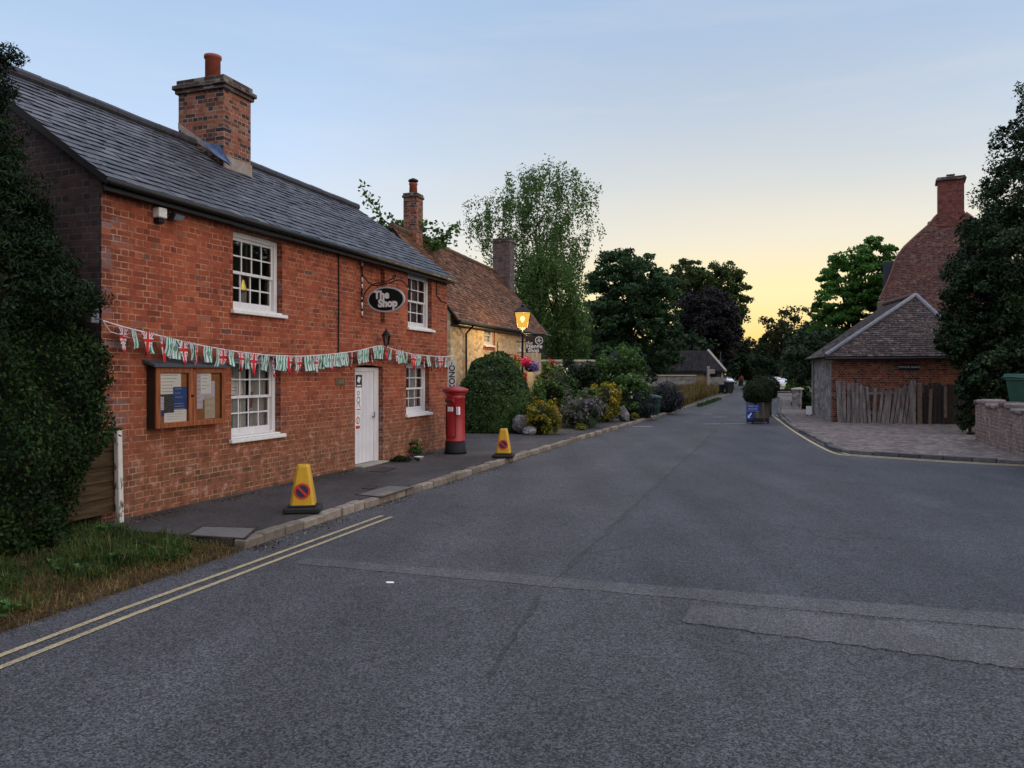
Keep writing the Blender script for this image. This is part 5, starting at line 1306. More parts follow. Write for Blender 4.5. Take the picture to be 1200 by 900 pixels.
# low pale wall, slatted gate and post before the barn
Zw = 70.0
t = thing('garden_wall', 'low pale stone wall in front of the dark barn', 'wall', (px(785, Zw), Zw, 0), R(-8))
Lw1 = px(834, Zw) - px(785, Zw); gx0, gx1 = px(815.5, Zw) - px(785, Zw), px(829, Zw) - px(785, Zw)
M_palewall = rubble_mat('pale_limestone_wall', [(0, (.17, .16, .15)), (.5, (.3, .28, .26)), (1, (.4, .38, .35))], (.3, .28, .25), 6.0, .5, .03)
m = MB(); m.box((-3, 0, 0), (gx0 - .05, .4, hz(441, Zw))); m.box((gx1 + .05, 0, 0), (Lw1 + 1.2, .4, hz(442, Zw))); m.build('wall_face', M_palewall, t)
m = MB(); m.bevbox((-3.05, -.06, hz(441, Zw) + .001), (gx0 - .02, .46, hz(441, Zw) + .12), .03); m.build('coping', M_stonepier, t)
gt = thing('slatted_gate', 'small orange brown slatted gate in the low pale wall by the barn', 'gate', (px(815.5, Zw), Zw, 0), R(-8))
m = MB(); wg = gx1 - gx0 - .1
for i in range(8): m.box((.05 + wg * i / 8, .1, .15), (.05 + wg * i / 8 + wg / 8 - .05, .14, hz(441.5, Zw)))
m.build('slat_panel', pm('orange_timber', (.3, .17, .05), .8, 0, .3), gt)
m = MB(); [m.box((.03, .141, z_), (wg + .05, .18, z_ + .1)) for z_ in (.35, 1.1)]; m.build('rail', M_tim, gt)
t = thing('sign_post', 'slim pale post with a small side board before the dark barn', 'post', (px(830, 64), 64, .09))
m = MB(); m.bevbox((-.1, -.1, 0), (.1, .1, hz(430.5, 64)), .02); m.build('post', pm('pale_post', (.34, .3, .27), .85, 0, .25), t)
m = MB(); m.bevbox((.12, -.03, 1.75), (.55, .03, 2.15), .01); m.build('board', pm('grey_board', (.25, .25, .27), .7), t)
M_black_pl = pm('black_plastic', (.016, .016, .019), .5, 0, .2)
wb1 = wheelie((px(854.5, 67.0), 67.0, .1), R(10), M_black_pl, 'black wheelie bin on the pavement end nearest the road by the barn', None, 1.05)
w2 = wheelie((px(846, 67.8), 67.8, .1), R(-5), M_black_pl, 'lower dark bin beside the black wheelie bin, nearer the barn', None, .8)
wheelie((px(766.5, 33), 33, .09), R(15), M_green, 'green bin half hidden between the lavender bushes', None, .78)
# sarsen boulders among the shrubs, pale gate pier
def boulder(loc, s, seed, label, mat):
    rng = np.random.default_rng(seed); m = MB(); m.smooth = False
    import bmesh
    bm = bmesh.new(); bmesh.ops.create_icosphere(bm, subdivisions=4, radius=1)
    dirs = [Vector(d) for d in rand_dirs(rng, 9)]; offs = rng.uniform(.55, .9, 9)
    for v in bm.verts:
        p = v.co.copy(); r = 1.0
        for d, o_ in zip(dirs, offs):
            k = p.dot(d)
            if k > o_: r = min(r, o_ / k)
        from mathutils import noise as mn
        r *= 1 + .1 * mn.noise(p * 2.2 + Vector((seed, 0, 0))) + .05 * mn.noise(p * 6)
        v.co = Vector((p.x * s[0], p.y * s[1], p.z * s[2])) * r
    me = bpy.data.meshes.new('boulder'); bm.to_mesh(me); bm.free(); me.materials.append(mat); box_uv(me)
    o = link('boulder', me, None, loc); return tag(o, label, 'boulder')
def bmat():
    g = G('lichened_sarsen'); o = g.obj()
    c = g.ramp(g.noise(o, 5, 6, .7), [(.3, (.05, .05, .055)), (.5, (.16, .155, .16)), (.62, (.3, .29, .29)), (.75, (.45, .44, .43))])
    return g.out(g.bsdf(c, .95, 0, g.bump(g.noise(o, 9, 6, .7), 1.0, .05), .2))
M_boulder = bmat()
p = gp(613, 509, .1); boulder((p.x, p.y + .25, .36), (.34, .3, .36), 4, 'grey lichened boulder leaning between the clipped bush and yellow shrub', M_boulder)
p = gp(622, 510, .1); boulder((p.x - .03, p.y + .1, .2), (.2, .2, .17), 9, 'small grey stone at the foot of the yellow shrub beside the boulder', M_boulder)
p = gp(733, 494, .1); boulder((p.x, p.y + .2, .35), (.24, .25, .34), 13, 'pale grey standing stone between the yellow shrub and dark lavender', M_boulder)
t = thing('stone_pier', 'pale stone gate pier standing behind the clipped bush below the flowers', 'pier', (px(622, 27.0), 27.0, .09))
m = MB(); m.bevbox((-.13, -.13, 0), (.13, .13, hz(434, 27)), .03); m.build('shaft', M_stonepier, t)
m = MB(); m.bevbox((-.16, -.16, hz(434, 27) + .001), (.16, .16, hz(434, 27) + .08), .03); m.build('cap', M_stonepier, t)
t = thing('garden_wall', 'old stone wall with pale capping behind the garden shrubs below the birch', 'wall', (px(648, 36), 36, .0), R(3))
m = MB(); L_ = px(697, 36) - px(648, 36); m.box((-.8, 0, 0), (L_, .35, hz(425, 36))); m.build('wall_face', M_palewall, t)
m = MB(); m.bevbox((-.85, -.05, hz(425, 36) + .001), (L_ + .05, .4, hz(421.5, 36)), .04); m.build('coping', M_stonepier, t)
# fence and white post beside the shop's left corner
M_fence = (lambda g: g.out(g.bsdf(g.mix(.6, g.ramp(g.noise(g.mapv(g.obj(), (2, 2, 26)), 1.0, 5), [(.3, (.022, .015, .009)), (.55, (.07, .046, .025)), (.75, (.13, .09, .05))]), g.ramp(g.noise(g.obj(), 2, 4), [(.3, .5), (.7, 1.25)]), 'MULTIPLY'), .9, 0, None, .2)))(G('brown_fence_board'))
t = thing('wooden_fence', 'brown overlapped board fence between the hedge and the shop corner', 'fence', sp(0, -.06, 0), SROT)
for i in range(5):
    m = MB(); z_ = .22 + i * .185; m.add([(-2.6, -.03, z_ - .02), (.12, -.03, z_ + .0), (.12, -.012, z_ + .0), (-2.6, -.012, z_ - .02), (-2.6, .0, z_ + .19), (.12, .0, z_ + .2), (.12, .014, z_ + .2), (-2.6, .014, z_ + .19)], [(0, 3, 2, 1), (4, 5, 6, 7), (0, 1, 5, 4), (1, 2, 6, 5), (2, 3, 7, 6), (3, 0, 4, 7)]); m.build('board', M_fence, t)
m = MB(); m.bevbox((-1.3, .015, 0), (-1.2, .11, 1.15), .01); m.build('post', M_fence, t)
t = thing('white_post', 'thin post with peeling white paint standing at the shop corner', 'post', sp(.13, -.14, 0.07), SROT)
g = G('peeling_white_paint'); f = g.ramp(g.noise(g.mapv(g.obj(), (1, 1, .35)), 16, 5, .7), [(.4, 0), (.47, 1)])
M_peel = g.out(g.bsdf(g.mix(f, (.12, .085, .06), (.62, .6, .57)), .8, 0, g.bump(f, .5, .004), .3))
m = MB(); m.bevbox((-.035, -.035, 0), (.035, .035, 1.12), .008, Matrix.Rotation(R(-1.5), 4, 'Y')); m.build('shaft', M_peel, t)
m = MB(); m.bevbox((-.045, -.045, 1.121), (.045, .045, 1.15), .008, Matrix.Rotation(R(-1.5), 4, 'Y')); m.build('cap', M_fence, t)
# post and low wall past the outbuilding, and small white sign board in the doorway
t = thing('garden_wall', 'low rough stone wall half hidden in ivy past the outbuilding', 'wall', (px(938, 38), 38, .08), R(63))
m = MB(); m.box((0, 0, 0), (9, .4, .95)); m.build('wall_face', M_flint, t)
m = MB(); m.bevbox((-.03, -.05, .951), (9.03, .45, 1.05), .03); m.build('coping', M_stonepier, t)
t = thing('wooden_post', 'slim grey wooden post on the verge before the parked white car', 'post', (px(931, 46), 46, .08))
m = MB(); m.bevbox((-.07, -.07, 0), (.07, .07, hz(444, 46)), .015); m.build('shaft', M_pale, t)
m = MB(); m.bevbox((-.09, -.09, hz(444, 46) + .001), (.09, .09, hz(444, 46) + .05), .015); m.build('cap', M_pale, t)
t = thing('menu_board', 'small white board standing on the setts beside the outbuilding flint wall', 'sign board', (px(948.3, 32.0), 32.0, .085), R(-8))
m = MB(); m.bevbox((-.11, -.02, .06), (.11, .02, .42), .008, Matrix.Rotation(R(-8), 4, 'X')); m.build('board', M_paper, t)
m = MB(); m.box((-.1, -.02, 0), (-.07, .02, .07)); m.box((.07, -.02, 0), (.1, .02, .07)); m.build('foot', M_black, t)

# ================================================================== VEGETATION
L_yew = leaf_mat('yew_needles', (.006, .014, .005), (.013, .03, .01), (.026, .055, .017), .12, 1.3, .55)
L_hedge = leaf_mat('hedge_leaves', (.007, .018, .005), (.016, .037, .009), (.042, .08, .02), .15, 1.6, .55)
L_box = leaf_mat('clipped_box_leaves', (0.02484, 0.05278, 0.01708), (0.04968, 0.09625, 0.02794), (0.09315, 0.1552, 0.04657), .12, 2.2, .35)
L_birch = leaf_mat('birch_leaves', (0.04125, 0.0825, 0.03025), (0.0825, 0.1444, 0.04813), (0.1375, 0.2063, 0.06875), .35, .5, .3)
L_syc = leaf_mat('dark_tree_leaves', (0.01634, 0.04158, 0.02079), (0.03267, 0.07128, 0.0297), (0.0594, 0.1114, 0.04158), .2, .35, .45)
L_olive = leaf_mat('olive_tree_leaves', (0.0286, 0.0468, 0.0156), (0.0546, 0.0806, 0.0234), (0.091, 0.117, 0.0338), .25, .3, .4)
L_beech = leaf_mat('copper_beech_leaves', (.012, .013, .016), (.022, .019, .024), (.034, .028, .03), .12, .3, .4)
L_green = leaf_mat('bright_green_leaves', (0.032, 0.088, 0.0192), (0.08, 0.184, 0.0352), (0.128, 0.256, 0.056), .35, .45, .45)
L_back = leaf_mat('backlit_leaves', (.018, .028, .012), (.035, .045, .018), (.07, .055, .025), .35, .3, .4)
L_far = leaf_mat('far_tree_leaves', (0.0144, 0.0312, 0.018), (0.0288, 0.0528, 0.0264), (0.054, 0.084, 0.036), .2, .2, .5)
L_right = leaf_mat('dark_cool_leaves', (.009, .021, .01), (.02, .043, .018), (.055, .09, .034), .16, .9, .6)
L_yel = leaf_mat('yellow_green_leaves', (0.07, 0.098, 0.0168), (0.168, 0.182, 0.028), (0.42, 0.308, 0.028), .25, 2.5, .35)
L_gold = leaf_mat('golden_flowers', (0.208, 0.143, 0.0156), (0.442, 0.26, 0.026), (0.585, 0.39, 0.052), .2, 2.5, .3)
L_lav = leaf_mat('lavender_spikes', (0.078, 0.0715, 0.0845), (0.156, 0.13, 0.156), (0.221, 0.169, 0.221), .15, 2.5, .35)
L_lavdark = leaf_mat('dark_lavender_leaves', (0.0192, 0.0264, 0.0336), (0.036, 0.0456, 0.0552), (0.072, 0.072, 0.096), .12, 2.5, .4)
L_grey = leaf_mat('grey_green_leaves', (0.045, 0.075, 0.042), (0.09, 0.1275, 0.0675), (0.15, 0.18, 0.105), .2, 2.5, .4)
L_shrub = leaf_mat('mid_green_shrub_leaves', (0.0319, 0.07178, 0.02233), (0.07178, 0.1436, 0.03828), (0.1276, 0.2233, 0.0638), .25, 1.6, .45)
L_red = leaf_mat('red_petals', (.3, .012, .02), (.5, .02, .035), (.6, .05, .06), .25, 4, .3)
L_pink = leaf_mat('pink_petals', (.5, .03, .14), (.65, .06, .22), (.7, .2, .35), .25, 4, .25)
L_purple = leaf_mat('violet_petals', (.14, .1, .4), (.25, .17, .5), (.4, .3, .6), .25, 4, .25)
L_whitef = leaf_mat('white_petals', (.45, .42, .42), (.6, .57, .57), None, .2, 4, .15)
L_dry = leaf_mat('dry_grass_blades', (.07, .045, .018), (.15, .095, .035), (.26, .19, .09), .3, 1.6, .4)
L_grass = leaf_mat('grass_blades', (.022, .045, .012), (.045, .085, .02), (.09, .12, .035), .3, 1.6, .45)
def bark(name, a, b, sc_=6):
    g = G(name); o = g.obj(); c = g.ramp(g.noise(g.mapv(o, (3, 3, .7)), sc_, 5, .7), [(.3, a), (.65, b)])
    return g.out(g.bsdf(c, .95, 0, g.bump(g.noise(g.mapv(o, (4, 4, .8)), sc_, 5), .9, .03), .1))
M_bark = bark('dark_bark', (.02, .017, .014), (.06, .05, .04)); M_birchbark = bark('birch_bark', (.05, .045, .04), (.3, .28, .26)); M_twig = bark('brown_twig', (.03, .02, .014), (.07, .05, .03))

def clumps(rng, ells, n, r, inner=.35):
    """clump centres spread through ellipsoids ((cx,cy,cz),(rx,ry,rz)), denser towards the outside"""
    vol = np.array([e[1][0] * e[1][1] * e[1][2] for e in ells]) ** .8; vol = vol / vol.sum()
    k = rng.choice(len(ells), n, p=vol); C = np.array([ells[i][0] for i in k], float); Rr = np.array([ells[i][1] for i in k], float)
    d = rand_dirs(rng, n); u = inner + (1 - inner) * rng.uniform(0, 1, (n, 1)) ** .6
    return C + d * Rr * u, d
def leaves_in(rng, C, D, r, per, flat=.7, droop_len=0.0):
    n = len(C); rad = r * rng.uniform(.55, 1.35, (n, 1))
    P = np.repeat(C, per, axis=0); RR = np.repeat(rad, per, axis=0); DD = np.repeat(D, per, axis=0)
    d = rand_dirs(rng, n * per); q = d * RR * rng.uniform(0.1, 1, (n * per, 1)) ** .5; q[:, 2] *= flat
    if droop_len: q[:, 2] -= np.abs(rng.exponential(droop_len, n * per)) * .6; q[:, :2] *= np.where(q[:, 2:3] < -.5, .45, 1)
    out = unit(DD * .6 + d * .6)
    return P + q, out
def limbs(m, rng, base, crownc, crownr, trunk_r, fork, n, tip=.02):
    b = Vector(base); top = Vector((crownc[0], crownc[1], crownc[2] + crownr[2] * .35))
    pts = [b, b.lerp(top, .25) + Vector((rng.uniform(-.1, .1), rng.uniform(-.1, .1), 0)), b.lerp(top, .55) + Vector((rng.uniform(-.2, .2), rng.uniform(-.2, .2), 0)), top]
    m.tube(smooth(pts, 4), list(np.linspace(trunk_r, trunk_r * .25, 13)), 9)
    for i in range(n):
        t = fork + (1 - fork) * rng.uniform(0, .8); s = b.lerp(top, t)
        d = rand_dirs(rng, 1)[0]; e = Vector((crownc[0] + d[0] * crownr[0] * .75, crownc[1] + d[1] * crownr[1] * .75, crownc[2] + abs(d[2]) * crownr[2] * .8 - crownr[2] * .25))
        mid = s.lerp(e, .5) + Vector((0, 0, (e - s).length * .1)); r0 = trunk_r * (.45 - .25 * t)
        m.tube(smooth([s, mid, e], 4), list(np.linspace(r0, tip, 9)), 6)
def tree(name, label, cat, loc, ells, n, r, per, leaf, mat, bk=None, trunk=.25, seed=1, fork=.3, nl=9, flat=.7, aspect=.55, droop=0, group=None, inner=.35, extra=None, crown_name='crown', dl=0.0, base_z=0):
    rng = np.random.default_rng(seed); t = thing(name, label, cat, loc, 0, group)
    C, D = clumps(rng, ells, n, r, inner); P, O = leaves_in(rng, C, D, r, per, flat, dl)
    P[:, 2] = np.maximum(P[:, 2], base_z + .03)
    np_mesh(crown_name, leaf_verts(rng, P, leaf, aspect, O, .6, .25, droop), 4, mat, t)
    if trunk:
        m = MB(); m.smooth = True; e = max(ells, key=lambda e: e[1][0] * e[1][1] * e[1][2])
        limbs(m, rng, (0, 0, base_z - .05), e[0], e[1], trunk, fork, nl); m.build('trunk' if trunk > .06 else 'stem', bk or M_bark, t)
    if extra: extra(t, rng, C, D)
    return t
def E(x, y, Z, wpx, hpx, dep=None, Zo=None, loc=None):
    """ellipsoid seen as an oval at pixel (x,y) of half-size wpx,hpx at distance Z, relative to loc"""
    rx, rz = wpx * Z / F, hpx * Z / F
    return ((px(x, Z) - loc[0], Z - loc[1], hz(y, Z) - loc[2]), (rx, dep or rx, rz))

# ---- left: yew behind the hedge, and the clipped hedge
loc = (-5.75, 8.35, 0)
ye = [E(0, 340, 8.2, 80, 80, 1.0, loc=loc), E(-20, 250, 8.3, 62, 70, .8, loc=loc), E(-38, 165, 8.35, 50, 60, .6, loc=loc), E(-34, 105, 8.35, 38, 40, .45, loc=loc), E(72, 350, 8.05, 32, 28, .45, loc=loc), E(4, 72, 8.3, 17, 12, .2, loc=loc), E(38, 285, 8.2, 32, 24, .4, loc=loc)]
tree('yew_tree', 'tall dark yew against the shop gable, rising above the clipped hedge', 'tree', loc, ye, 620, .2, 130, .055, L_yew, None, .14, 5, .2, 10, .55, .3, .5, None, .45)
rng = np.random.default_rng(8)
hd = tag(thing('hedge', '', 'hedge', (0, 0, .07)), 'dense dark green clipped hedge beside the grass verge and wooden fence', 'hedge')
def box_leaves(rng, M, sx, sy, sz, n, bump=.1):
    """leaves on the faces of a clipped block, with an uneven skin"""
    P = []; O = []
    A = [sy * sz, sy * sz, sx * sz, sx * sz, sx * sy]; A = np.array(A) / sum(A)
    f = rng.choice(5, n, p=A); u = rng.uniform(0, 1, (n, 3)) * np.array([sx, sy, sz]); nr = np.zeros((n, 3))
    for k, (ax, v, s) in enumerate(((0, 0, -1), (0, sx, 1), (1, 0, -1), (1, sy, 1), (2, sz, 1))):
        i = f == k; u[i, ax] = v; nr[i, ax] = s
    wob = bump * (np.sin(u[:, 0] * 5.1 + u[:, 2] * 3.3) + np.sin(u[:, 1] * 4.3 + u[:, 2] * 6.7 + 1) + np.sin(u[:, 0] * 11 + u[:, 1] * 13 + u[:, 2] * 9))[:, None] * .5
    u = u + nr * (wob + rng.normal(0, .05, (n, 1)) - np.abs(rng.normal(0, .06, (n, 1))))
    # round the top edges
    zt = np.clip((u[:, 2:3] - sz + .35) / .35, 0, 1) ** 2 * .22
    c = np.array([sx / 2, sy / 2]); u[:, :2] -= np.sign(u[:, :2] - c) * zt * (np.abs(u[:, :2] - c) > np.array([sx, sy]) * .5 - .35)
    R3 = np.array(M.to_3x3()); T = np.array(M.translation)
    return u @ R3.T + T, nr @ R3.T
hM = Matrix.Translation((-5.42, 4.2, 0)) @ Matrix.Rotation(R(90) - R(14), 4, 'Z')
hx0 = sp(-4.6, .78, 0); hM = Matrix.Translation((hx0.x, hx0.y, 0)) @ Matrix.Rotation(SROT, 4, 'Z') @ Matrix.Translation((0, -1.15, 0))
P, O = box_leaves(rng, Matrix.Identity(4), 4.35, 1.05, 2.38, 105000)
P[:, 0] -= np.clip((1.15 - P[:, 2]) / 1.15, 0, 1) * .55 * np.clip((P[:, 0] - 2.2) / 2.1, 0, 1)   # the foot of the hedge draws back from the fence
h3 = np.array(hM.to_3x3()); P = P @ h3.T + np.array(hM.translation); O = O @ h3.T
np_mesh('foliage', leaf_verts(rng, P, .047, .55, O, .75, .2), 4, L_hedge, hd)
m = MB(); m.box((.18, .16, 0), (3.45, .89, 2.1), hM); m.box((3.46, .17, 1.0), (4.17, .88, 2.1), hM); m.build('dark_core', pm('hedge_depths', (.006, .01, .006), .95), hd)  # solid core against see-through, inner shade of the hedge in its colour
# yellowing sprays and bramble at its foot
rng = np.random.default_rng(17)
loc = tuple(gp(92, 612, .07))
tree('bramble', 'yellowing bramble sprays at the foot of the hedge by the wooden fence', 'plant', loc, [((0, .1, .35), (.38, .3, .38)), ((-.5, -.3, .3), (.4, .3, .3))], 50, .12, 40, .06, leaf_mat('yellowing_leaves', (.03, .06, .015), (.09, .1, .025), (.3, .22, .05), .25, 3, .4), M_twig, .012, 17, .1, 8, .8, .6)

# ---- verge grass, weeds and straw
def blades(rng, P, h, w, lean, mat, name, parent=None, loc=None, kind='stuff'):
    n = len(P); a = rng.uniform(0, 2 * PI, n); d = np.stack([np.cos(a), np.sin(a), np.zeros(n)], 1); s = np.stack([-np.sin(a), np.cos(a), np.zeros(n)], 1)
    H = h * rng.uniform(.4, 1.3, (n, 1)); ln = lean * rng.uniform(.1, 1.2, (n, 1)); W = w * rng.uniform(.6, 1.4, (n, 1))
    top = P + d * H * ln + np.array([0, 0, 1.]) * H * np.sqrt(np.maximum(.05, 1 - np.minimum(ln, .95) ** 2)); mid = P + d * H * ln * .3 + np.array([0, 0, .55]) * H
    q = np.stack([P - s * W * .5, P + s * W * .5, mid + s * W * .35, mid - s * W * .35], 1); q2 = np.stack([mid - s * W * .35, mid + s * W * .35, top + s * W * .05, top - s * W * .05], 1)
    o = np_mesh(name, np.concatenate([q, q2], 1).reshape(-1, 3), 4, mat, parent, loc)
    if kind: o['kind'] = kind
    return o
rng = np.random.default_rng(3)
def in_poly(P, poly):
    x, y = P[:, 0], P[:, 1]; c = np.zeros(len(P), bool); n = len(poly)
    for i in range(n):
        (x1, y1), (x2, y2) = poly[i], poly[(i + 1) % n]
        c ^= ((y1 > y) != (y2 > y)) & (x < (x2 - x1) * (y - y1) / (y2 - y1 + 1e-9) + x1)
    return c
def dist_edge(P, pl):
    D = np.full(len(P), 9.)
    for a, b in zip(pl, pl[1:]):
        a, b = np.array(a), np.array(b); ab = b - a; t = np.clip(((P[:, :2] - a) @ ab) / (ab @ ab), 0, 1)
        D = np.minimum(D, np.linalg.norm(P[:, :2] - (a + t[:, None] * ab), axis=1))
    return D
P = np.stack([rng.uniform(-7, -2.8, 110000), rng.uniform(3.2, 9.0, 110000), np.full(110000, .035)], 1)
P = P[in_poly(P, verge)]
de = dist_edge(P, KL[1:7])
pn = np.sin(P[:, 0] * 3.1 + 1) * np.sin(P[:, 1] * 2.7) + .6 * np.sin(P[:, 0] * 7 + P[:, 1] * 5)
keep = (rng.uniform(0, 1, len(P)) < np.clip(.36 + .4 * pn, .05, 1)) & (de > .22 + .1 * np.sin(P[:, 1] * 4))
tag(blades(rng, P[keep], .12, .011, .85, L_grass, 'grass'), 'tufted green grass on the verge before the hedge', 'grass')
tf = P[keep & (pn > -.2)]; tf = tf[rng.choice(len(tf), 260)]
Pt = np.repeat(tf, 45, 0) + rng.normal(0, .035, (260 * 45, 3)) * [1, 1, 0]
tag(blades(rng, Pt, .2, .009, 1.0, leaf_mat('long_grass_blades', (.03, .05, .014), (.07, .1, .03), (.2, .17, .07), .3, 3, .4), 'grass_tufts'), 'longer grass tufts standing out of the verge', 'grass')
k2 = (rng.uniform(0, 1, len(P)) < np.where(de < .7, .7 - .5 * de, .14 - .1 * pn)); Pd = P[k2].copy(); Pd[:, 2] = np.where(de[k2] < .02, .01, .07)
Pd[:, :2] += rng.normal(0, .08, (len(Pd), 2)); Pd[:, 2] = rng.uniform(0, .035, len(Pd))
tag(blades(rng, Pd, .1, .007, 1.5, L_dry, 'dry_grass'), 'dry straw coloured grass along the road edge of the verge', 'grass')
Pw = P[keep & (pn > .25)][:700]
np_mesh('weeds', leaf_verts(rng, np.repeat(Pw, 6, 0) + rng.normal(0, .05, (len(Pw) * 6, 3)) * [1, 1, .3] + [0, 0, .06], .075, .75, None, 0, 2.0), 4, L_shrub)
tag(bpy.data.objects['weeds'], 'low broad leaved weeds among the verge grass', 'weeds', None, 'stuff')
# straw-dry ground line and leaf litter at the kerb and wall foot
n = 9000; t_ = rng.uniform(0, 1, n); a = np.array(sp(.2, -.12, .105)); b = np.array(sp(LEN, -.1, .105))
Pl = a + (b - a) * t_[:, None] + np.abs(rng.normal(0, .17, (n, 1))) * np.array([CD, -SD, 0]); Pl = Pl[(rng.uniform(0, 1, n) < .35 + .35 * np.sin(t_ * 40))]
np_mesh('leaf_litter', leaf_verts(rng, Pl, .022, .6, None, 0, 3.0), 4, leaf_mat('brown_leaf_litter', (.03, .02, .012), (.08, .05, .03), (.2, .15, .09), .0, 3, .3)); tag(bpy.data.objects['leaf_litter'], 'brown leaf litter gathered along the foot of the shop wall', 'litter', None, 'stuff')
n = 5000; u_ = rng.uniform(0, 1, n); pk = np.array([(p[0], p[1]) for p in smooth([Vector((p[0], p[1], 0)) for p in KL[5:12]], 10)]); ix = u_ * (len(pk) - 1.001); i0 = ix.astype(int)
Pg = pk[i0] + (pk[i0 + 1] - pk[i0]) * (ix - i0)[:, None] + np.abs(rng.normal(0, .13, (n, 1))) * np.array([.95, -.33]) + np.array([.02, -.01]); Pg = np.concatenate([Pg, np.full((n, 1), .006)], 1); Pg = Pg[rng.uniform(0, 1, n) < .5 + .4 * np.sin(u_ * 60)]
np_mesh('gutter_grit', leaf_verts(rng, Pg, .025, .7, None, 0, 3.0), 4, leaf_mat('pale_grit', (.03, .026, .02), (.09, .075, .055), (.26, .22, .17), .0, 3, .3)); tag(bpy.data.objects['gutter_grit'], 'grit and dead leaves lying in the gutter below the shop kerb', 'grit', None, 'stuff')
pos = [gp(x, y, .1) for x, y in ((478, 541), (468, 541), (484, 538))]
loc = tuple(gp(493, 534, .1)); tree('wall_weed', 'dark weed growing at the wall foot under the window next to the post box', 'plant', (loc[0] - .1, loc[1], .1), [((0, 0, .17), (.13, .12, .17))], 26, .06, 30, .05, L_shrub, M_twig, .008, 23, .1, 5)
loc = tuple(gp(473, 541, .1)); tree('wall_weed', 'low spreading weed on the pavement between the white door and the bowl', 'plant', loc, [((0, 0, .05), (.34, .12, .06))], 26, .06, 30, .045, L_hedge, M_twig, .006, 24, .1, 5)

# ---- branches of a tree behind the shop
Zr = 25.5; loc = (px(490, 29), 29, 0)
def sprays(t, rng, C, D):
    m = MB(); m.smooth = True; allP = []
    for pts in (((470, 270), (450, 258), (437, 240), (424, 220)), ((480, 268), (505, 268), (522, 274), (536, 266)), ((500, 285), (515, 278), (528, 283))):
        q = smooth([Vector((px(x, 26.5) - loc[0], 26.5 - loc[1], hz(y, 26.5))) for x, y in pts], 6); m.tube(q, list(np.linspace(.03, .006, len(q))), 5)
        for v in q[2:]: allP += [np.array(v) + rng.normal(0, .13, 3) for _ in range(7)]
    m.build('branch', M_twig, t)
    np_mesh('foliage', leaf_verts(rng, np.array(allP), .17, .6, None, 0, .6), 4, L_shrub, t)
tree('rambling_tree', 'loose leafy branches rising over the far end of the slate roof', 'tree', loc, [E(482, 272, 26.5, 26, 14, .8, None, loc), E(508, 287, 26.5, 22, 13, .8, None, loc), E(455, 268, 26.8, 16, 9, .6, None, loc), E(470, 300, 27.5, 45, 25, 1.2, None, loc)], 120, .24, 40, .14, L_shrub, M_twig, .12, 41, .3, 8, .8, .6, 0, None, .2, sprays)

# ---- clipped dome bush and the row of garden shrubs
bl_ = gp(580, 509, .1); loc = (px(580, 23.6), 23.6, .1)
rng = np.random.default_rng(50); t = thing('clipped_bush', 'large dome shaped clipped dark green bush behind the red post box', 'bush', loc)
n = 42000; d = rand_dirs(rng, n); d[:, 2] = np.abs(d[:, 2]) * 1.0
rd = np.array([1.2, 1.2, 2.38])
sh = np.sign(d) * np.abs(d) ** .8; sh /= np.linalg.norm(sh * 1.0, axis=1, keepdims=True) ** .55
Pp = sh * rd * (1 + .022 * np.sin(d[:, :1] * 9 + d[:, 2:] * 7) + .02 * np.sin(d[:, 1:2] * 17 + d[:, 2:] * 13 + 2) - np.abs(rng.normal(0, .03, (n, 1))) + (rng.uniform(0, 1, (n, 1)) < .05) * rng.uniform(0, .05, (n, 1))); Pp[:, 2] = np.minimum(Pp[:, 2], 2.42)
low = rng.uniform(0, 1, n) < .4; ang = rng.uniform(0, 2 * PI, n); zz_ = rng.uniform(0.02, 1.1, n)
rr0 = 1.13 + .08 * np.sin(zz_ * 2.5)
Pp[low] = np.stack([np.cos(ang) * rr0, np.sin(ang) * rr0, zz_], 1)[low]; d[low] = np.stack([np.cos(ang), np.sin(ang), 0 * ang], 1)[low]
Pp += rng.normal(0, .015, Pp.shape)
np_mesh('foliage', leaf_verts(rng, Pp, .075, .6, d, .9, .2), 4, L_box, t)
m = MB(); m.smooth = True; m.lathe([(.95, 0), (1.05, .8), (1.0, 1.4), (.7, 1.95), (.2, 2.2)], 20); m.build('dark_core', pm('bush_depths', (.006, .011, .005), .95), t)  # solid filling of the dome, coloured as dark as its shaded inside

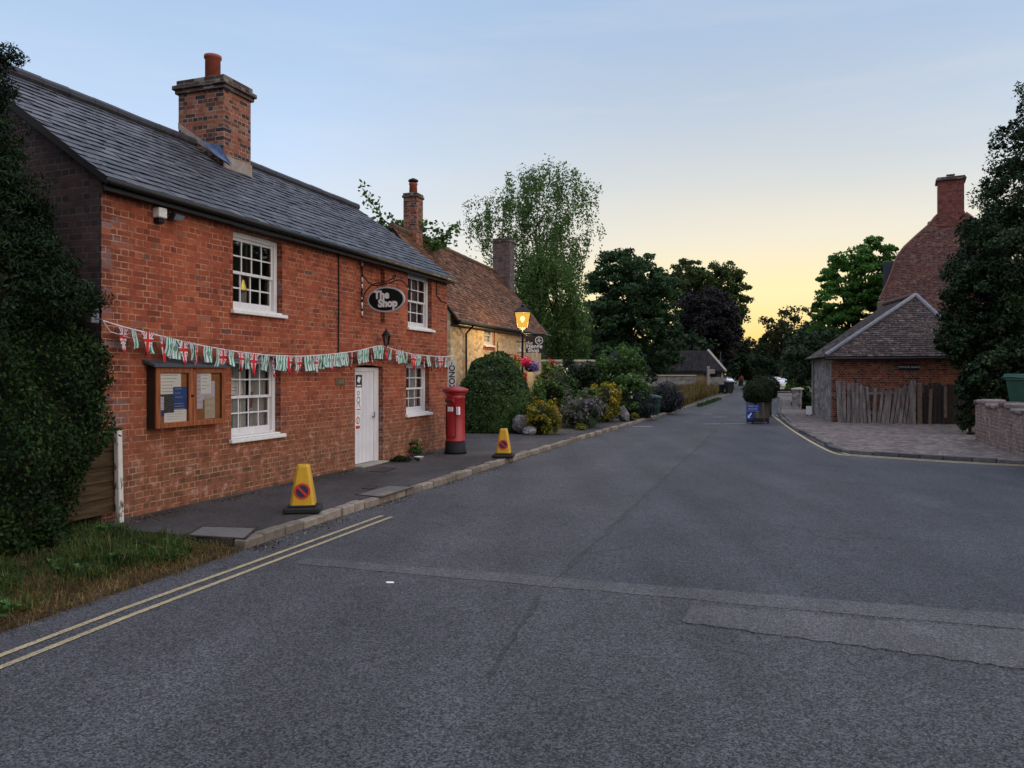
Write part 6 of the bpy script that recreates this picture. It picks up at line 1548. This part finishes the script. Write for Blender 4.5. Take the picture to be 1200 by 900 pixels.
def shrub(label, x, y0, y1, wpx, Z, leafm, leaf=.09, n=60, per=50, r=.2, seed=0, flat=.8, asp=.55, flowers=None, name='shrub', cat='shrub', droop=0, base=.1, dep=None, fper=6, fs=.1, core=True):
    loc = (px(x, Z), Z, base)
    zt = hz(y0, Z) - base; zb = max(hz(y1, Z) - base, 0); hh = (zt - zb) / 2; w_ = wpx * Z / F
    ex = None
    def ex(t, rng, C, D):
        if flowers:
            for nm, fm, k, size in flowers:
                up = np.where((D[:, 2] > -.1))[0]; cc = C[rng.choice(up, k)] ; dd = D[rng.choice(up, k)]
                Pf = np.repeat(cc + D[rng.choice(up, k)] * r * .2, fper, 0) + rng.normal(0, .5, (k * fper, 3)) * r * .5
                Pf += unit(Pf - np.array([0, 0, (zt + zb) / 2])) * r * .9
                np_mesh(nm, leaf_verts(rng, Pf, size, .8, unit(Pf - np.array([0, 0, zb + hh])), 1.0, .3), 4, fm, t)
        if core:
            m = MB(); m.smooth = True; k = .72; m.lathe([(w_ * .5 * k, max(zb - .0, 0)), (w_ * k * .95, zb + hh * .7), (w_ * k * .85, zb + hh * 1.2), (w_ * .35 * k, zb + hh * 1.62), (.02, zb + hh * 1.7)], 14); m.build('dark_core', M_depth, t)  # solid core coloured for the shade between the leaves
    return tree(name, label, cat, loc, [((0, 0, zb + hh), (w_, dep or w_, hh)), ((w_ * .25, 0, zb + hh * .75), (w_ * .75, (dep or w_) * .8, hh * .75)), ((-w_ * .25, 0, zb + hh * .7), (w_ * .75, (dep or w_) * .8, hh * .7))], n, r, per, leaf, leafm, M_twig, .025, seed, .05, 8, flat, asp, droop, None, .6, ex, 'foliage')
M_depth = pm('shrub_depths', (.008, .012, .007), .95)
shrub('yellow green flowering shrub in front, next to the grey boulder', 637, 467, 510, 19, 22.3, L_yel, .065, 90, 70, .13, 61, .9, .5, [('blossoms', L_gold, 70, .05)])
shrub('wide grey lavender bush between the two yellow shrubs', 679, 462, 503, 27, 25.0, L_grey, .11, 120, 60, .16, 62, 1.2, .16, [('blossoms', L_lav, 130, .1)], droop=-1.5)
shrub('taller golden yellow flowering shrub right of the grey lavender', 707, 448, 496, 18, 28.0, L_yel, .075, 110, 70, .15, 63, .9, .5, [('blossoms', L_gold, 130, .07)])
shrub('dark rounded green shrub behind the yellow shrub and below the flowers', 652, 432, 478, 27, 26.5, L_box, .1, 120, 60, .2, 64)
shrub('green hydrangea shrub dotted with white flowers behind the golden shrub', 735, 440, 487, 24, 31, L_shrub, .14, 110, 50, .22, 65, .8, .7, [('blossoms', L_whitef, 16, .09)])
shrub('tall loose bright green shrub above the hydrangea', 726, 404, 450, 32, 36, L_shrub, .16, 130, 40, .26, 66, .8, .45)
shrub('near dark lavender mound beside the green bin', 756, 459, 490, 14, 30.6, L_lavdark, .11, 90, 55, .16, 67, 1.1, .2, None, droop=-1.2)
shrub('large blue grey lavender mound beyond the green bin', 781, 449, 483, 19, 35.0, L_lavdark, .13, 120, 55, .18, 68, 1.2, .2, [('blossoms', L_lav, 40, .08)], droop=-1.2)
shrub('dark evergreen shrub under the birch with a pale wall top behind', 672, 421, 455, 30, 31, L_yew, .13, 110, 50, .26, 69)
shrub('low yellow green plant at the pavement edge beside the pale standing stone', 741, 484, 492.5, 7, 28.6, L_yel, .06, 20, 40, .07, 70)
shrub('tiny yellow green plant at the foot of the grey lavender', 682, 496, 504, 8, 24.0, L_yel, .05, 20, 40, .06, 71)
shrub('small shrub between the dark rounded shrub and golden shrub', 690, 455, 478, 12, 27.3, L_shrub, .09, 50, 45, .14, 72)
shrub('small leafy shrub in the gap between the clipped bush and dark rounded shrub', 630, 450, 505, 9, 25.2, L_shrub, .09, 55, 45, .15, 172)
shrub('red flowering shrub against the stone cottage wall left of the lamp', 606, 413, 500, 12, 27.4, L_shrub, .1, 60, 45, .18, 73, .8, .6, [('blossoms', L_red, 70, .1)])
shrub('red flowering shrub to the right of the hanging shop sign', 643, 422, 470, 11, 28.0, L_shrub, .1, 50, 45, .16, 74, .8, .6, [('blossoms', L_red, 40, .09)])
shrub('white flowering shrub beside the red flowers under the cottage', 655, 429, 470, 8, 28.0, L_grey, .09, 40, 45, .14, 75, .8, .6, [('blossoms', L_whitef, 30, .08)])
# hanging basket of pink and violet flowers on the lamp post
loc = (px(621, 25.7), 25.7, 0); zc = hz(429, 25.7)
t = thing('flower_basket', 'hanging basket of pink and violet flowers under the dark shop sign', 'flower basket', (loc[0], loc[1], zc))
m = MB(); m.smooth = True; m.lathe([(.04, -.2), (.14, -.14), (.2, 0), (.19, 0.01), (.02, .0)], 16); m.build('basket', M_twig, t)
m = MB(); [m.tube([(.19 * math.cos(a), .19 * math.sin(a), 0), (0, 0, .3)], .006, 5) for a in (0, 2.1, 4.2)]; m.tube([(0, 0, .3), (-.1, .15, .33), (px(612.3, Zl) - loc[0] + .04, Zl - loc[1], .3)], .009, 6); m.build('chain', M_black, t)
rng = np.random.default_rng(5)
for nm, fm, c, n in (('blossoms', L_pink, (-.1, -.05, .12), 340), ('blossoms', L_purple, (.12, -.08, -.02), 420), ('foliage', L_shrub, (0, 0, .0), 350)):
    Pf = np.array(c) + rand_dirs(rng, n) * np.array([.2, .2, .17]) * rng.uniform(.5, 1.1, (n, 1)); np_mesh(nm, leaf_verts(rng, Pf, .07, .8, None, 0, .3), 4, fm, t)

# ---- dry grass bank and grass before the barn
rng = np.random.default_rng(77)
def bank(p0, p1, wid, n, h, w_, lean, mat, name, label, z=.1):
    a = np.array(p0); b = np.array(p1); t = rng.uniform(0, 1, (n, 1)); d = (b - a) / np.linalg.norm(b - a); nn = np.array([-d[1], d[0], 0])
    P = a + (b - a) * t + nn * wid * rng.uniform(0, 1, (n, 1)); P[:, 2] = z
    return tag(blades(rng, P, h, w_, lean, mat, name), label, 'grass')
bank(gp(797, 477, .1), gp(848, 459, .1), 2.2, 9000, .85, .05, .6, L_dry, 'dry_grass', 'tall dry straw grass bank along the far left pavement')
bank(np.array(gp(797, 474, .1)) + [-1.5, 1.5, 0], np.array(gp(840, 460, .1)) + [-2, 1, 0], 5.0, 16000, .6, .07, .5, L_grass, 'grass', 'green meadow grass between the dry bank and the pale wall')
bank(gp(822, 477.5, .0), gp(846, 468.5, .0), .3, 900, .2, .03, .7, L_grass, 'grass', 'green grass tuft growing along the far kerb', .04)

# ---- trees
loc = (px(640, 45), 45, 0)
e_ = lambda *a: E(*a, loc=loc)
tree('birch_tree', 'tall airy weeping birch behind the stone cottage', 'tree', loc,
     [e_(640, 225, 45, 58, 34, 3), e_(600, 255, 45, 46, 38, 2.6), e_(672, 262, 45, 32, 46, 2.4), e_(632, 290, 45, 56, 50, 2.8), e_(640, 205, 45, 32, 18, 2), e_(562, 250, 45, 20, 20, 1.6), e_(580, 285, 45, 22, 26, 1.8), e_(690, 225, 45, 14, 18, 1.2)],
     350, .42, 60, .16, L_birch, M_birchbark, .2, 81, .35, 16, 1.0, .5, .9, None, .25, None, 'crown', .8)
loc = (px(655, 42), 42, 0)
tree('weeping_tree', 'dense drooping green tree at the end of the cottage roof below the birch', 'tree', loc, [e_(650, 350, 42, 40, 62, 2.4), e_(628, 330, 42, 26, 40, 1.8), e_(664, 392, 42, 30, 40, 2)], 430, .4, 85, .16, L_birch, M_bark, .18, 82, .3, 10, 1.3, .45, 1.2, None, .45, None, 'crown', .5)
def stree(label, x, Z, ells, n, r, per, leaf, mat, seed, name='broadleaf_tree', **kw):
    global loc
    loc = (px(x, Z), Z, 0)
    return tree(name, label, 'tree', loc, [E(*q, loc=loc) for q in ells], n, r, per, leaf, mat, seed=seed, **kw)
stree('dark broad tree between the birch and the copper beech', 742, 60, [(735, 340, 60, 52, 48, 3.5), (765, 345, 60, 28, 34, 2.5), (755, 400, 60, 46, 45, 3.5), (712, 375, 60, 34, 40, 3), (728, 312, 60, 30, 20, 2), (700, 420, 60, 30, 34, 3), (775, 360, 60, 22, 30, 2)], 520, .6, 85, .28, L_syc, 83, trunk=.35, nl=12, flat=.6)
stree('large olive green tree with rounded top beyond the copper beech', 830, 104, [(826, 332, 104, 46, 34, 5), (852, 350, 104, 28, 38, 4), (800, 340, 104, 22, 28, 4), (830, 390, 104, 42, 40, 5)], 420, .8, 85, .4, L_olive, 84, trunk=.5, flat=.6)
stree('dark purple copper beech in the middle distance', 826, 93, [(826, 375, 93, 38, 43, 4), (812, 396, 93, 32, 34, 4), (850, 393, 93, 20, 32, 3)], 420, .66, 85, .34, L_beech, 85, 'copper_beech', trunk=.45, flat=.65)
stree('dark tree mass behind the barn at the road bend', 868, 120, [(868, 420, 120, 22, 26, 4), (882, 425, 120, 16, 18, 4)], 120, .9, 60, .5, L_far, 86, trunk=.4)
stree('dense dark tree closing the road end', 893, 125, [(893, 428, 125, 22, 24, 5), (905, 415, 125, 16, 22, 4)], 130, .95, 60, .5, L_far, 87, trunk=.4)
stree('sparse tree with sunset glow through its leaves', 915, 85, [(915, 388, 85, 26, 24, 3), (932, 366, 85, 16, 20, 2.5), (898, 402, 85, 18, 14, 2.5), (938, 396, 85, 18, 26, 3)], 92, .6, 42, .36, L_back, 88, trunk=.3, nl=16, inner=.2)
stree('dark leafy tree beside the road well beyond the parked cars', 935, 104, [(925, 425, 104, 38, 26, 3.5), (950, 415, 104, 24, 30, 3), (900, 428, 104, 20, 16, 2.5)], 200, .6, 60, .32, L_far, 89, trunk=.3)
stree('dark tree behind the ivy wall past the parked white cars', 948, 62, [(948, 412, 62, 24, 32, 2.5), (962, 400, 62, 18, 30, 2.2)], 150, .55, 60, .3, L_far, 189, trunk=.25)
stree('bright green leafy tree left of the tall brick house', 1000, 48, [(1003, 322, 48, 40, 30, 2.6), (985, 355, 48, 36, 28, 2.6), (1020, 300, 48, 26, 20, 2), (975, 385, 48, 30, 26, 2.4), (1015, 360, 48, 30, 30, 2.4), (1025, 290, 48, 14, 12, 1.2), (1000, 400, 48, 44, 22, 2.6)], 420, .42, 75, .22, L_green, 90, trunk=.28, nl=12, flat=.5)
stree('dark shrubby tree under the bright green tree behind the outbuilding', 940, 44, [(945, 425, 44, 26, 26, 2), (965, 405, 44, 18, 20, 2)], 140, .42, 55, .2, L_far, 91, trunk=.15)
stree('dark tree filling the gap behind the birch and cottage', 690, 75, [(690, 400, 75, 40, 40, 4), (660, 410, 75, 34, 36, 4)], 180, .8, 60, .4, L_far, 92, trunk=.35)
stree('shadowy tree standing close behind the dark barn', 800, 88, [(795, 415, 92, 44, 30, 5)], 150, .9, 60, .42, L_far, 93, trunk=.4)
stree('pale green bush by the wooden post on the right verge', 936, 50, [(934, 446, 50, 12, 14, .8)], 50, .25, 50, .16, L_green, 94, 'shrub', trunk=.04)
stree('ivy and shrub growth along the low wall past the outbuilding', 942, 39, [(940, 470, 39, 8, 16, .8), (946, 465, 39, 5, 20, .6)], 60, .2, 50, .13, L_hedge, 95, 'shrub', trunk=.03)
# right-hand foreground tree and the ivy column beside the wall
loc = (px(1232, 24), 24.6, 0)
stree2 = [(1180, 300, 23.5, 52, 60, 2), (1160, 345, 23.5, 48, 50, 1.9), (1195, 230, 24, 38, 55, 1.8), (1215, 160, 24, 36, 60, 1.8), (1170, 400, 23.5, 44, 50, 1.8), (1225, 330, 24.5, 60, 110, 2.2), (1140, 390, 23.8, 34, 34, 1.3), (1215, 430, 23.2, 50, 40, 1.6), (1127, 320, 23.8, 20, 16, .8), (1150, 270, 23.8, 20, 16, .9), (1205, 96, 24, 12, 16, .5)]
tree('overhanging_tree', 'big dark cool green tree overhanging the hipped outbuilding roof and the low wall', 'tree', loc, [E(*q, loc=loc) for q in stree2], 1150, .3, 95, .105, L_right, M_bark, .28, 96, .2, 18, .85, .55, .3, None, .4)
loc = (px(1137, 22.5), 22.5, .08)
tree('ivy_shrub', 'dark narrow ivy shrub at the end of the low brick wall', 'shrub', loc, [E(1134, 470, 22.5, 13, 44, .35, loc=loc), E(1150, 440, 22.7, 24, 34, .5, loc=loc), E(1120, 400, 22.9, 20, 24, .5, loc=loc)], 170, .13, 60, .09, L_right, M_twig, .05, 97, .1, 8, .8, .6, .2, None, .4, None, 'foliage')
loc = (px(1180, 22.0), 22.0, .6)
tree('laurel_shrub', 'dark laurel shrub filling the corner behind the low wall', 'shrub', loc, [E(1180, 445, 22.0, 46, 38, 1.0, loc=loc), E(1225, 440, 21.8, 40, 44, 1.0, loc=loc)], 190, .22, 55, .13, L_right, M_twig, .05, 98, .1, 8, .8, .6, .2, None, .4, None, 'foliage')
stree('broad dark shrubbery mass under the trees behind the garden', 715, 92, [(700, 425, 92, 60, 28, 4), (760, 425, 92, 50, 28, 4)], 240, .8, 60, .42, L_far, 194, trunk=.2)
# far wooded ridge closing the horizon
rng = np.random.default_rng(99); n = 42000
az = rng.uniform(R(-75), R(75), n); dist = rng.uniform(235, 300, n); hh = rng.uniform(0, 1, n) ** .7 * (9 + 3 * np.sin(az * 31) + 2.5 * np.sin(az * 77 + 1) + 1.5 * np.sin(az * 173))
Pf = np.stack([np.sin(az) * dist, np.cos(az) * dist, hh], 1)
tag(np_mesh('distant_wood', leaf_verts(rng, Pf, 2.2, .7, None, 0, .2), 4, L_far), 'far dark wood closing the horizon beyond the village', 'wood', None, 'stuff')

# ================================================================== PLANTERS, CARS, PERSON
M_planter = (lambda g: g.out(g.bsdf(g.ramp(g.noise(g.mapv(g.obj(), (14, 14, 2)), 1.0, 5), [(.3, (.05, .045, .04)), (.6, (.13, .115, .1)), (.8, (.22, .2, .17))]), .9, 0, None, .2)))(G('weathered_planter_board'))
M_blue = pm('blue_road_sign', (.012, .06, .36), .4, 0, .1)
M_top = leaf_mat('topiary_leaves', (.012, .02, .008), (.026, .038, .014), (.05, .06, .02), .12, 3, .4)
def planter(loc, rot, label, signs, r, seed):
    t = thing('planter', label, 'planter', loc, rot, 'wooden planters in the road'); t.scale = (.76, .76, 1.1)
    m = MB()
    for i in range(5):
        for sgn, ax in ((-1, 0), (1, 0), (-1, 1), (1, 1)):
            a = -.38 + .76 * i / 5 + .004; b = -.38 + .76 * (i + 1) / 5 - .004
            if ax == 0: m.bevbox((a, sgn * .38 - .02, .1), (b, sgn * .38 + .02, .66), .006)
            else: m.bevbox((sgn * .38 - .02, a, .1), (sgn * .38 + .02, b, .66), .006)
    m.build('box_side', M_planter, t)
    [MB().bevbox((x - .045, y - .045, 0), (x + .045, y + .045, .68), .008).build('corner_post', M_planter, t) for x in (-.385, .385) for y in (-.385, .385)]
    m = MB(); m.bevbox((-.43, -.43, .681), (.43, -.34, .72), .008); m.bevbox((-.43, .34, .681), (.43, .43, .72), .008); m.bevbox((-.43, -.339, .681), (-.34, .339, .72), .008); m.bevbox((.34, -.339, .681), (.43, .339, .72), .008); m.box((-.34, -.34, .5), (.34, .34, .66)); m.build('rim', M_planter, t)
    m = MB(); m.bevbox((-.4, -.45, .06), (.42, .45, .2), .02); m.build('base', M_conebase, t)
    if signs:
        m = MB(); m.bevbox((-.41, -.432, .42), (.2, -.424, .68), .003); s1 = m.build('blue_sign', M_blue, t)
        m = MB()
        for z_ in (.438, .46): pass
        m.box((-.40, -.4345, .427), (.19, -.4325, .434)); m.box((-.40, -.4345, .666), (.19, -.4325, .673))
        m.build('sign_border', M_letter, s1)
        text_obj('lettering', 'THANK YOU', .09, M_letter, s1, Matrix.Translation((-.105, -.4335, .59)) @ Matrix.Rotation(R(90), 4, 'X'), extrude=.001)
        text_obj('lettering', 'DRIVE SLOWLY', .07, M_letter, s1, Matrix.Translation((-.105, -.4335, .5)) @ Matrix.Rotation(R(90), 4, 'X'), extrude=.001)
        m = MB(); m.bevbox((-.42, -.46, .13), (-.1, -.4525, .4), .003); s2 = m.build('blue_sign', M_blue, t)
        AM = Matrix.Translation((-.26, -.4615, .27)) @ Matrix.Rotation(R(45), 4, 'Y')
        m = MB(); m.add([AM @ Vector(v) for v in ((-.03, 0, -.02), (.03, 0, -.02), (.03, 0, .13), (-.03, 0, .13), (-.075, 0, -.02), (0, 0, -.12), (.075, 0, -.02))], [(0, 1, 2, 3), (4, 5, 6)]); m.build('arrow', M_letter, s2)
    rng = np.random.default_rng(seed); n = 9000; d = rand_dirs(rng, n); rr = np.array([r, r, r * .56])
    P = d * rr * (1 - np.abs(rng.normal(0, .08, (n, 1))) + .08 * np.sin(d[:, :1] * 7 + d[:, 2:] * 5 + seed) + (rng.uniform(0, 1, (n, 1)) < .06) * rng.uniform(0, .15, (n, 1))) + np.array([0, 0, .72 + r * .42])
    P[:, 2] = np.maximum(P[:, 2], .6)
    f = np_mesh('topiary', leaf_verts(rng, P, .08, .5, d, .8, .2), 4, M_top, t)
    m = MB(); m.smooth = True; m.lathe([(.03, .66), (r * .7, .76), (r * .82, .72 + r * .4), (r * .6, .72 + r * .75), (.03, .72 + r * .88)], 16); m.build('dark_core', M_depth, f)  # solid dark core, shade inside the topiary put into its colour
    if signs:
        Pf = np.repeat(np.array([[-.25, -.4, .77], [-.14, -.41, .75], [.02, -.42, .76]]), 16, 0) + rng.normal(0, .03, (48, 3)); np_mesh('blossoms', leaf_verts(rng, Pf, .05, .8), 4, L_purple, t)
    return t
p = gp(892, 497); planter((p.x, p.y + .38, 0), R(-36), 'weathered planter with blue road signs and clipped dark bush in the road', True, .72, 5)
planter((px(893.5, 33.6), 33.6, 0), R(-30), 'second planter with a larger dark bush just behind the one with blue signs', False, .92, 6)

M_carwhite = pm('white_car_paint', (.7, .7, .72), .25, 0, .04, 3, 0, 30, .5)
M_carblue = pm('grey_blue_car_paint', (.16, .2, .27), .25, .2, .06, 3)
M_carglass = pm('dark_car_glass', (.012, .014, .018), .08, 0, .1, 3, 0, 30, .6)
M_tyre = pm('tyre_rubber', (.014, .014, .014), .85); M_rim = pm('alloy_rim', (.3, .3, .32), .35, .6, .1)
M_lampred = pm('red_tail_lamp', (.35, .012, .015), .2, 0, .1, 3, 0, 30, .6); M_plate = pm('yellow_number_plate', (.6, .42, .05), .5, 0, .05)
def car(label, loc, rot, paint, group='cars parked along the right verge', h=1.46):
    """hatchback seen from behind; local +y is forward"""
    t = thing('parked_car', label, 'car', loc, rot, group)
    # sections along the length: (y, half width sill, half width belt, half width roof, z bottom, z belt, z top)
    S = [(-2.02, .72, .74, .55, .38, .62, .7), (-1.98, .8, .82, .6, .28, .8, .98), (-1.86, .83, .86, .62, .24, .92, 1.12), (-1.55, .85, .88, .62, .22, .95, 1.38), (-1.0, .86, .89, .63, .22, .96, h), (.0, .86, .89, .63, .22, .95, h - .01), (.5, .86, .89, .6, .22, .93, h - .12), (1.1, .86, .87, .66, .22, .9, .98), (1.7, .83, .83, .66, .24, .78, .84), (2.02, .74, .74, .6, .3, .62, .68), (2.1, .6, .62, .5, .4, .5, .55)]
    m = MB(); m.smooth = True; vs = []; k = 12
    for y, a, b, c, z0, zb, z1 in S:
        half = [(0, z0), (a * .8, z0), (a, z0 + .1), (b, (z0 + zb) * .55), (b * .99, zb), (c + (b - c) * .35, zb + (z1 - zb) * .55), (c, z1 - .03), (c * .6, z1 + .005)]
        ring = [(x, z) for x, z in half] + [(0, z1 + .01)] + [(-x, z) for x, z in half[::-1][:-1]]
        vs += [(x, y, z) for x, z in ring]
    nr = 16; fs = []
    for i in range(len(S) - 1):
        for j in range(nr): fs.append((i * nr + j, i * nr + (j + 1) % nr, (i + 1) * nr + (j + 1) % nr, (i + 1) * nr + j))
    fs.append(tuple(range(nr))[::-1]); fs.append(tuple(range((len(S) - 1) * nr, len(S) * nr)))
    m.add(vs, [f[::-1] for f in fs]); bd = m.build('body', paint, t)
    g_ = MB(); g_.add([(-.58, -1.93, 1.0), (.58, -1.93, 1.0), (.5, -1.575, 1.375), (-.5, -1.575, 1.375)], [(0, 1, 2, 3)]); g_.build('rear_window', M_carglass, t)
    g_ = MB(); g_.add([(-.66, 1.13, .985), (.66, 1.13, .985), (.56, .55, h - .13), (-.56, .55, h - .13)], [(0, 3, 2, 1)]); g_.build('windscreen', M_carglass, t)
    for s in (-1, 1):
        g_ = MB(); q = [(s * .893, -1.5, 1.0), (s * .9, .75, 1.0), (s * .74, .3, 1.33), (s * .735, -1.2, 1.36)]
        g_.add([(x * 1.005, y, z) for x, y, z in q], [(0, 1, 2, 3)]); g_.build('side_window', M_carglass, t)
        l = MB(); l.bevbox((s * .7 - .1, -2.03 + .04, .8), (s * .7 + .1, -1.86, 1.0), .03); l.build('tail_light', M_lampred, t)
        l = MB(); l.bevbox((s * .6 - .14, 1.85, .6), (s * .6 + .14, 2.05, .74), .03); l.build('headlight', M_rim, t)
        l = MB(); l.bevbox((s * .99 - .08, .55, .98), (s * .99 + .08, .68, 1.1), .03); l.build('door_mirror', paint, t)
        for y in (-1.28, 1.3):
            w_ = MB(); w_.smooth = True; w_.lathe([(.2, -.1), (.3, -.1), (.32, -.06), (.32, .06), (.3, .1), (.2, .1)], 20); o = w_.build('wheel', M_tyre, t); o.rotation_euler = (0, R(90), 0); o.location = (s * .8, y, .32)
            w_ = MB(); w_.lathe([(.02, .095), (.2, .105), (.19, .06), (.02, .06)], 14) if s > 0 else w_.lathe([(.02, -.06), (.19, -.06), (.2, -.105), (.02, -.095)], 14); w_.build('rim', M_rim, o)
    l = MB(); l.bevbox((-.27, -2.045, .62), (.27, -2.005, .74), .008); l.build('number_plate', M_plate, t)
    l = MB(); l.bevbox((-.78, -2.04, .28), (.78, -1.92, .48), .04); l.build('bumper', M_black_pl, t)
    return t
car('white hatchback parked facing away, nearest of the cars beside the right verge', (px(918, 72), 72, 0), R(-17), M_carwhite, h=1.42)
car('white car parked just beyond the nearest white hatchback', (px(907, 84), 84, 0), R(-17), M_carwhite, h=1.5)
car('grey blue car parked farthest along the right side of the road', (px(896, 91), 91, 0), R(-17), M_carblue, h=1.5)
car('pale car far off on the left near the barn corner', (px(857, 140), 140, 0), R(165), M_carwhite, None, 1.46)

# a person in a red top walking far down the road
def person(loc, rot, label, hgt=1.72):
    t = thing('person', label, 'person', loc, rot)
    import bmesh
    me = bpy.data.meshes.new('body'); bm = bmesh.new()
    J = {'pelvis': (0, 0, .93), 'waist': (0, 0, 1.08), 'chest': (0, .01, 1.3), 'neck': (0, 0, 1.45), 'chin': (0, -.02, 1.53), 'head': (0, -.01, 1.62), 'crown': (0, 0, 1.7),
         'sl': (.17, 0, 1.4), 'el': (.25, .04, 1.13), 'wl': (.25, -.08, .9), 'hl': (.245, -.12, .82), 'sr': (-.17, 0, 1.4), 'er': (-.25, .05, 1.13), 'wr': (-.25, 0, .88), 'hr': (-.25, -.03, .79),
         'hipl': (.09, 0, .88), 'kl': (.1, -.1, .5), 'al': (.1, -.06, .1), 'tl': (.11, -.2, .04), 'hipr': (-.09, 0, .88), 'kr': (-.1, .06, .5), 'ar': (-.1, .22, .13), 'tr': (-.11, .1, .04)}
    rad = {'pelvis': .14, 'waist': .125, 'chest': .15, 'neck': .055, 'chin': .07, 'head': .095, 'crown': .06, 'sl': .07, 'el': .048, 'wl': .035, 'hl': .04, 'sr': .07, 'er': .048, 'wr': .035, 'hr': .04, 'hipl': .095, 'kl': .065, 'al': .042, 'tl': .04, 'hipr': .095, 'kr': .065, 'ar': .042, 'tr': .04}
    ed = [('pelvis', 'waist'), ('waist', 'chest'), ('chest', 'neck'), ('neck', 'chin'), ('chin', 'head'), ('head', 'crown'), ('chest', 'sl'), ('sl', 'el'), ('el', 'wl'), ('wl', 'hl'), ('chest', 'sr'), ('sr', 'er'), ('er', 'wr'), ('wr', 'hr'), ('pelvis', 'hipl'), ('hipl', 'kl'), ('kl', 'al'), ('al', 'tl'), ('pelvis', 'hipr'), ('hipr', 'kr'), ('kr', 'ar'), ('ar', 'tr')]
    V = {k: bm.verts.new(v) for k, v in J.items()}
    for a, b in ed: bm.edges.new((V[a], V[b]))
    bm.to_mesh(me); bm.free(); o = link('body', me, t)
    sk = o.modifiers.new('skin', 'SKIN'); sv = me.skin_vertices[0].data
    for i, k in enumerate(J): sv[i].radius = (rad[k], rad[k] * (.75 if k in ('pelvis', 'waist', 'chest') else 1)); sv[i].use_root = (k == 'pelvis')
    ss = o.modifiers.new('smooth', 'SUBSURF'); ss.levels = 2; ss.render_levels = 2
    dg = bpy.context.evaluated_depsgraph_get(); dg.update(); nm = bpy.data.meshes.new_from_object(o.evaluated_get(dg)); o.modifiers.clear(); o.data = nm
    nm.materials.clear()
    for mt in (pm('skin_tone', (.42, .24, .17), .6), pm('red_top', (.4, .05, .06), .85), pm('dark_trousers', (.03, .032, .045), .85), pm('brown_hair', (.05, .03, .02), .8)): nm.materials.append(mt)
    for p in nm.polygons:
        c = p.center; p.use_smooth = True
        p.material_index = 2 if c.z < .93 and abs(c.x) < .19 else (1 if c.z < 1.44 and c.z > (1.1 if abs(c.x) > .19 else .9) else (3 if c.z > 1.6 and c.y > -.06 or c.z > 1.66 else 0))
    return t
person((px(869, 110), 110, 0), R(160), 'person in a red top and dark trousers walking far down the road')
